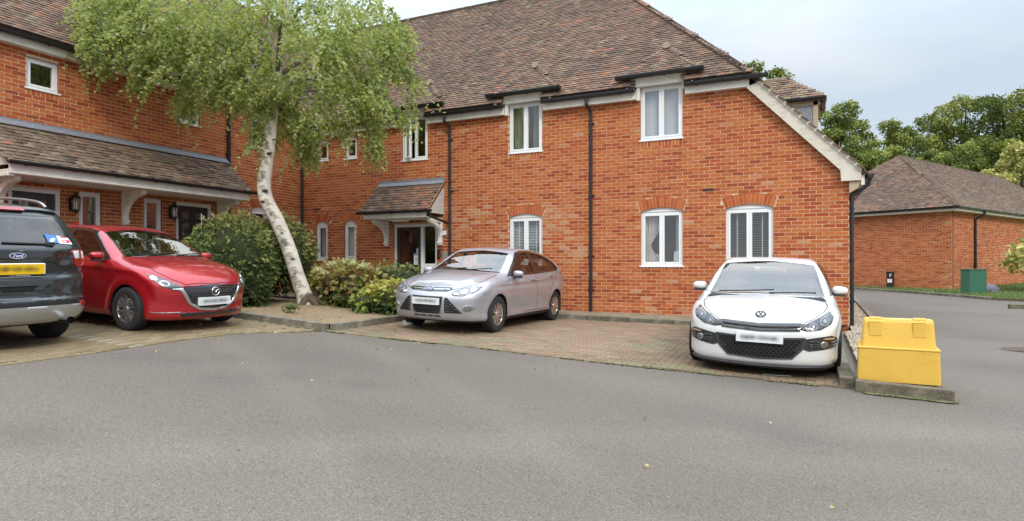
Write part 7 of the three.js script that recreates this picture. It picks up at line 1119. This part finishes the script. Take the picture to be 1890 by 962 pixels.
{ // moss and grit gathered along the foot of the kerbs
  const runs = [[[-13, 5.97], [-7.8, 5.97]], [[-7.70, 5.8], [-7.70, 1.2]], [[-7.6, 1.18], [-.5, 1.06]], [[-.30, 1.1], [-.30, 5.7]], [[-.25, 5.905], [.62, 5.955]], [[-7.7, 5.93], [-4.9, 5.79]], [[-4.9, 5.79], [-.3, 5.77]], [[-8.38, 7.2], [-8.4, 11]], [[.1, 5.74], [.5, 5.74]]];
  const g = new THREE.IcosahedronGeometry(.014, 0), N = 2600, im = new THREE.InstancedMesh(g, std(1, 1, 1, 1), N), cc = [C(.08, .10, .025), C(.11, .13, .03), C(.15, .12, .07), C(.20, .16, .10), C(.06, .075, .02)];
  for (let i = 0; i < N; i++) { const r = runs[Math.floor(rnd() * runs.length)]; let t, x, z; do { t = rnd(); x = lerp(r[0][0], r[1][0], t); z = lerp(r[0][1], r[1][1], t); } while (fbm(x * 2.5, z * 2.5, 4, 3) < .46); const m = M4().makeRotationY(rr(0, 6)); m.scale(V(rr(.6, 2.2), rr(.3, .8), rr(.6, 1.6))); m.setPosition(x + rr(-.05, .05) * rnd(), gy(x, z) + .012, z + rr(-.03, .03)); im.setMatrixAt(i, m); im.setColorAt(i, cc[i % 5]); }
  im.name = 'moss'; im.castShadow = im.receiveShadow = true; scene.add(im); tag(im, 'moss and grit gathered along the foot of the kerbs', 'moss', null, 'stuff');
}
{ // dry leaves and crumbs lying about
  const im = new THREE.InstancedMesh(leafGeo(.035, .025, .2), std(1, 1, 1, .9, { side: THREE.DoubleSide }), 420), cc = [C(.42, .34, .10), C(.35, .25, .08), C(.25, .17, .07), C(.5, .44, .2)];
  for (let i = 0; i < 420; i++) { let x, z; const q = rnd(); if (q < .8) { x = rr(-12, -7.9); z = rr(2.8, 8); } else if (q < .93) { x = rr(-8.3, -4); z = rr(4, 9); } else { x = rr(-6, 4); z = rr(5, 12); } const up = (x < -7.9 && z < 5.75 && z > 2.5) ? .115 : .022; im.setMatrixAt(i, place(V(x, gy(x, z) + up, z), V(rr(-1, 1), rr(0, .25), rr(-1, 1)), rr(-.4, .4), rr(.6, 1.3))); im.setColorAt(i, cc[i % 4]); }
  im.name = 'fallen_leaves'; im.castShadow = im.receiveShadow = true; scene.add(im); tag(im, 'scattered small yellow and brown fallen leaves on the ground', 'leaf litter', null, 'stuff');
}
// ---------------------------------------------------------------- the wood behind
const clump = s => { const L = []; for (let i = 0; i < 6; i++) { const g = leafGeo(s, s * .62, .2); const d = sph(); g.applyMatrix4(M4().makeRotationFromEuler(new THREE.Euler(rr(-1.3, 1.3), rr(0, 6.3), rr(-1.3, 1.3)))); g.translate(d.x * s * .9, d.y * s * .8, d.z * s * .9); L.push(g); } return mergeGeometries(L.map(g => { g.deleteAttribute('uv'); return g; })); };
const clumpA = clump(.22), clumpB = clump(.30), woodM = leafMat(.3);
const FOL = { oak: [C(0.119, 0.155, 0.033), C(0.177, 0.216, 0.043), C(0.236, 0.268, 0.053), C(0.308, 0.330, 0.066), C(0.402, 0.381, 0.083)], olive: [C(0.149, 0.192, 0.050), C(0.215, 0.269, 0.066), C(0.281, 0.327, 0.083), C(0.345, 0.385, 0.108), C(0.428, 0.451, 0.149)], pale: [C(0.331, 0.340, 0.099), C(0.450, 0.432, 0.141), C(0.567, 0.526, 0.182), C(0.684, 0.597, 0.231)], dark: [C(0.070, 0.104, 0.026), C(0.107, 0.145, 0.033), C(0.142, 0.185, 0.042), C(0.213, 0.237, 0.053)] };
const barkM = std(.10, .08, .06, .95, { map: texStone });
function tree(label, p, h, r, pal, n, { low = .25, geo = clumpA, group = 'trees of the wood behind the outbuilding', name = 'woodland_tree', lobes = 26 } = {}) {
  const o = thing(name, label, 'tree', p.toArray(), group), items = [], LB = [];
  for (let i = 0; i < lobes; i++) { const t = Math.pow((i + .5) / lobes, .8), y = lerp(low, .93, t) * h, R = 1.08 * r * Math.sqrt(Math.max(.05, 1 - ((t - .38) / .68) ** 2)), a = i * 2.4 + rr(-.5, .5), q = R * Math.sqrt(rnd()) * .85, s = rr(.18, .36) * r * lerp(1.1, .8, t); LB.push([Math.cos(a) * q, y, Math.sin(a) * q, s, s * rr(.65, .85)]); }
  part('trunk', taper([[0, -.3, 0], [rr(-.2, .2), h * .3, rr(-.2, .2)], [rr(-.3, .3), h * .62, rr(-.3, .3)], [0, h * .88, 0]], [h * .022, h * .016, h * .010, .03], 8), barkM, o);
  const bl = LB.filter((_, i) => i % 2 === 0).map(b => taper([[0, b[1] * .62, 0], [b[0] * .5, b[1] * .82, b[2] * .5], [b[0], b[1], b[2]]], [h * .008, h * .005, .02], 5)); part('limb', merge(bl), barkM, o).userData.kind = 'stuff';
  const tot = LB.reduce((s, b) => s + b[3] ** 2, 0);
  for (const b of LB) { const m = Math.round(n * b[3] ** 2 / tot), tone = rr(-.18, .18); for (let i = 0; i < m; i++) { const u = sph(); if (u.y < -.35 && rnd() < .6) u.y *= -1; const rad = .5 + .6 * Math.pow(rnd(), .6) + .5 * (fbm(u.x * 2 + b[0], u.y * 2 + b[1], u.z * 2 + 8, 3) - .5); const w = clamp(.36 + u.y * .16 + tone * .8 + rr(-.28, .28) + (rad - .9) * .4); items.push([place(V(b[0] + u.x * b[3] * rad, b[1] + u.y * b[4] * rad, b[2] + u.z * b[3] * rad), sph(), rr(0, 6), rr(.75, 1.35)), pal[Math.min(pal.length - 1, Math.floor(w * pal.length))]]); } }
  cloud(o, 'crown', geo, woodM, items); return o;
}
{
  const put = (px, topY, d, r, pal, n, label, o = {}) => { const g = at(px, 491, d), gyv = Math.min(3.5, gy(g.x, g.z)); const topP = at(px, topY, d); return tree(label, V(g.x, gyv - .2, g.z), topP.y - gyv + .2, r, FOL[pal], n, o); };
  put(1545, 182, 46, 3.3, 'olive', 2600, 'olive green tree rising right behind the barge board of the flats', { low: .2 });
  put(1612, 212, 50, 3.6, 'oak', 2600, 'rounded green tree left of the outbuilding ridge', { low: .15 });
  put(1668, 222, 54, 3.4, 'dark', 2200, 'dark green tree directly behind the outbuilding hip', { low: .1 });
  put(1726, 206, 58, 3.8, 'oak', 2400, 'mid green tree behind the middle of the outbuilding roof', { low: .1 });
  put(1783, 166, 58, 4.3, 'oak', 3000, 'tall oak with ragged top above the outbuilding roof', { low: .15, lobes: 32 });
  put(1850, 158, 55, 4.2, 'dark', 3000, 'tall dark tree near the right edge of the wood', { low: .15, lobes: 32 });
  put(1915, 145, 52, 4.2, 'oak', 2600, 'tall green tree at the right end of the wood', { low: .15, lobes: 30 });
  put(1890, 258, 44, 2.6, 'pale', 1900, 'pale leaved tree over the right end of the outbuilding roof', { low: .2 });
  put(1640, 262, 47, 3.0, 'oak', 2000, 'lower bushy tree over the hip of the outbuilding', { low: .05 });
  put(1755, 262, 50, 3.2, 'olive', 2000, 'yellowish bushy tree over the outbuilding ridge', { low: .05 });
  put(1830, 250, 50, 3.2, 'oak', 2200, 'bushy green tree above the right half of the outbuilding', { low: .05 });
  put(1560, 300, 44, 3.0, 'dark', 1800, 'dark low tree in the gap beside the gable', { low: .02 });
  put(1695, 278, 52, 3.0, 'dark', 1700, 'dark undergrowth tree behind the outbuilding hip', { low: .02 });
  put(1376, 96, 44, 3.2, 'oak', 2200, 'green tree top showing above the end of the main roof', { low: .35, group: undefined, name: 'garden_tree' });
  put(1968, 402, 24, 1.6, 'pale', 650, 'small pale leaved tree reaching in from the right edge', { low: .36, geo: clumpB, group: undefined, name: 'garden_tree' });
  // low wood that closes the view under the crowns
  const its = []; for (let i = 0; i < 9000; i++) { const p = at(rr(1480, 2100), 491, rr(52, 62)); const g = gy(p.x, p.z); p.y = g + 8.5 * Math.pow(rnd(), .8); its.push([place(p, sph(), rr(0, 6), rr(.9, 1.8)), FOL.dark[Math.floor(rnd() * 4)]]); }
  const im = cloud(scene, 'undergrowth', clumpB, woodM, its); tag(im, 'dense dark undergrowth filling the wood behind the trees', 'undergrowth', null, 'stuff');
}
renderer.render(scene, camera);
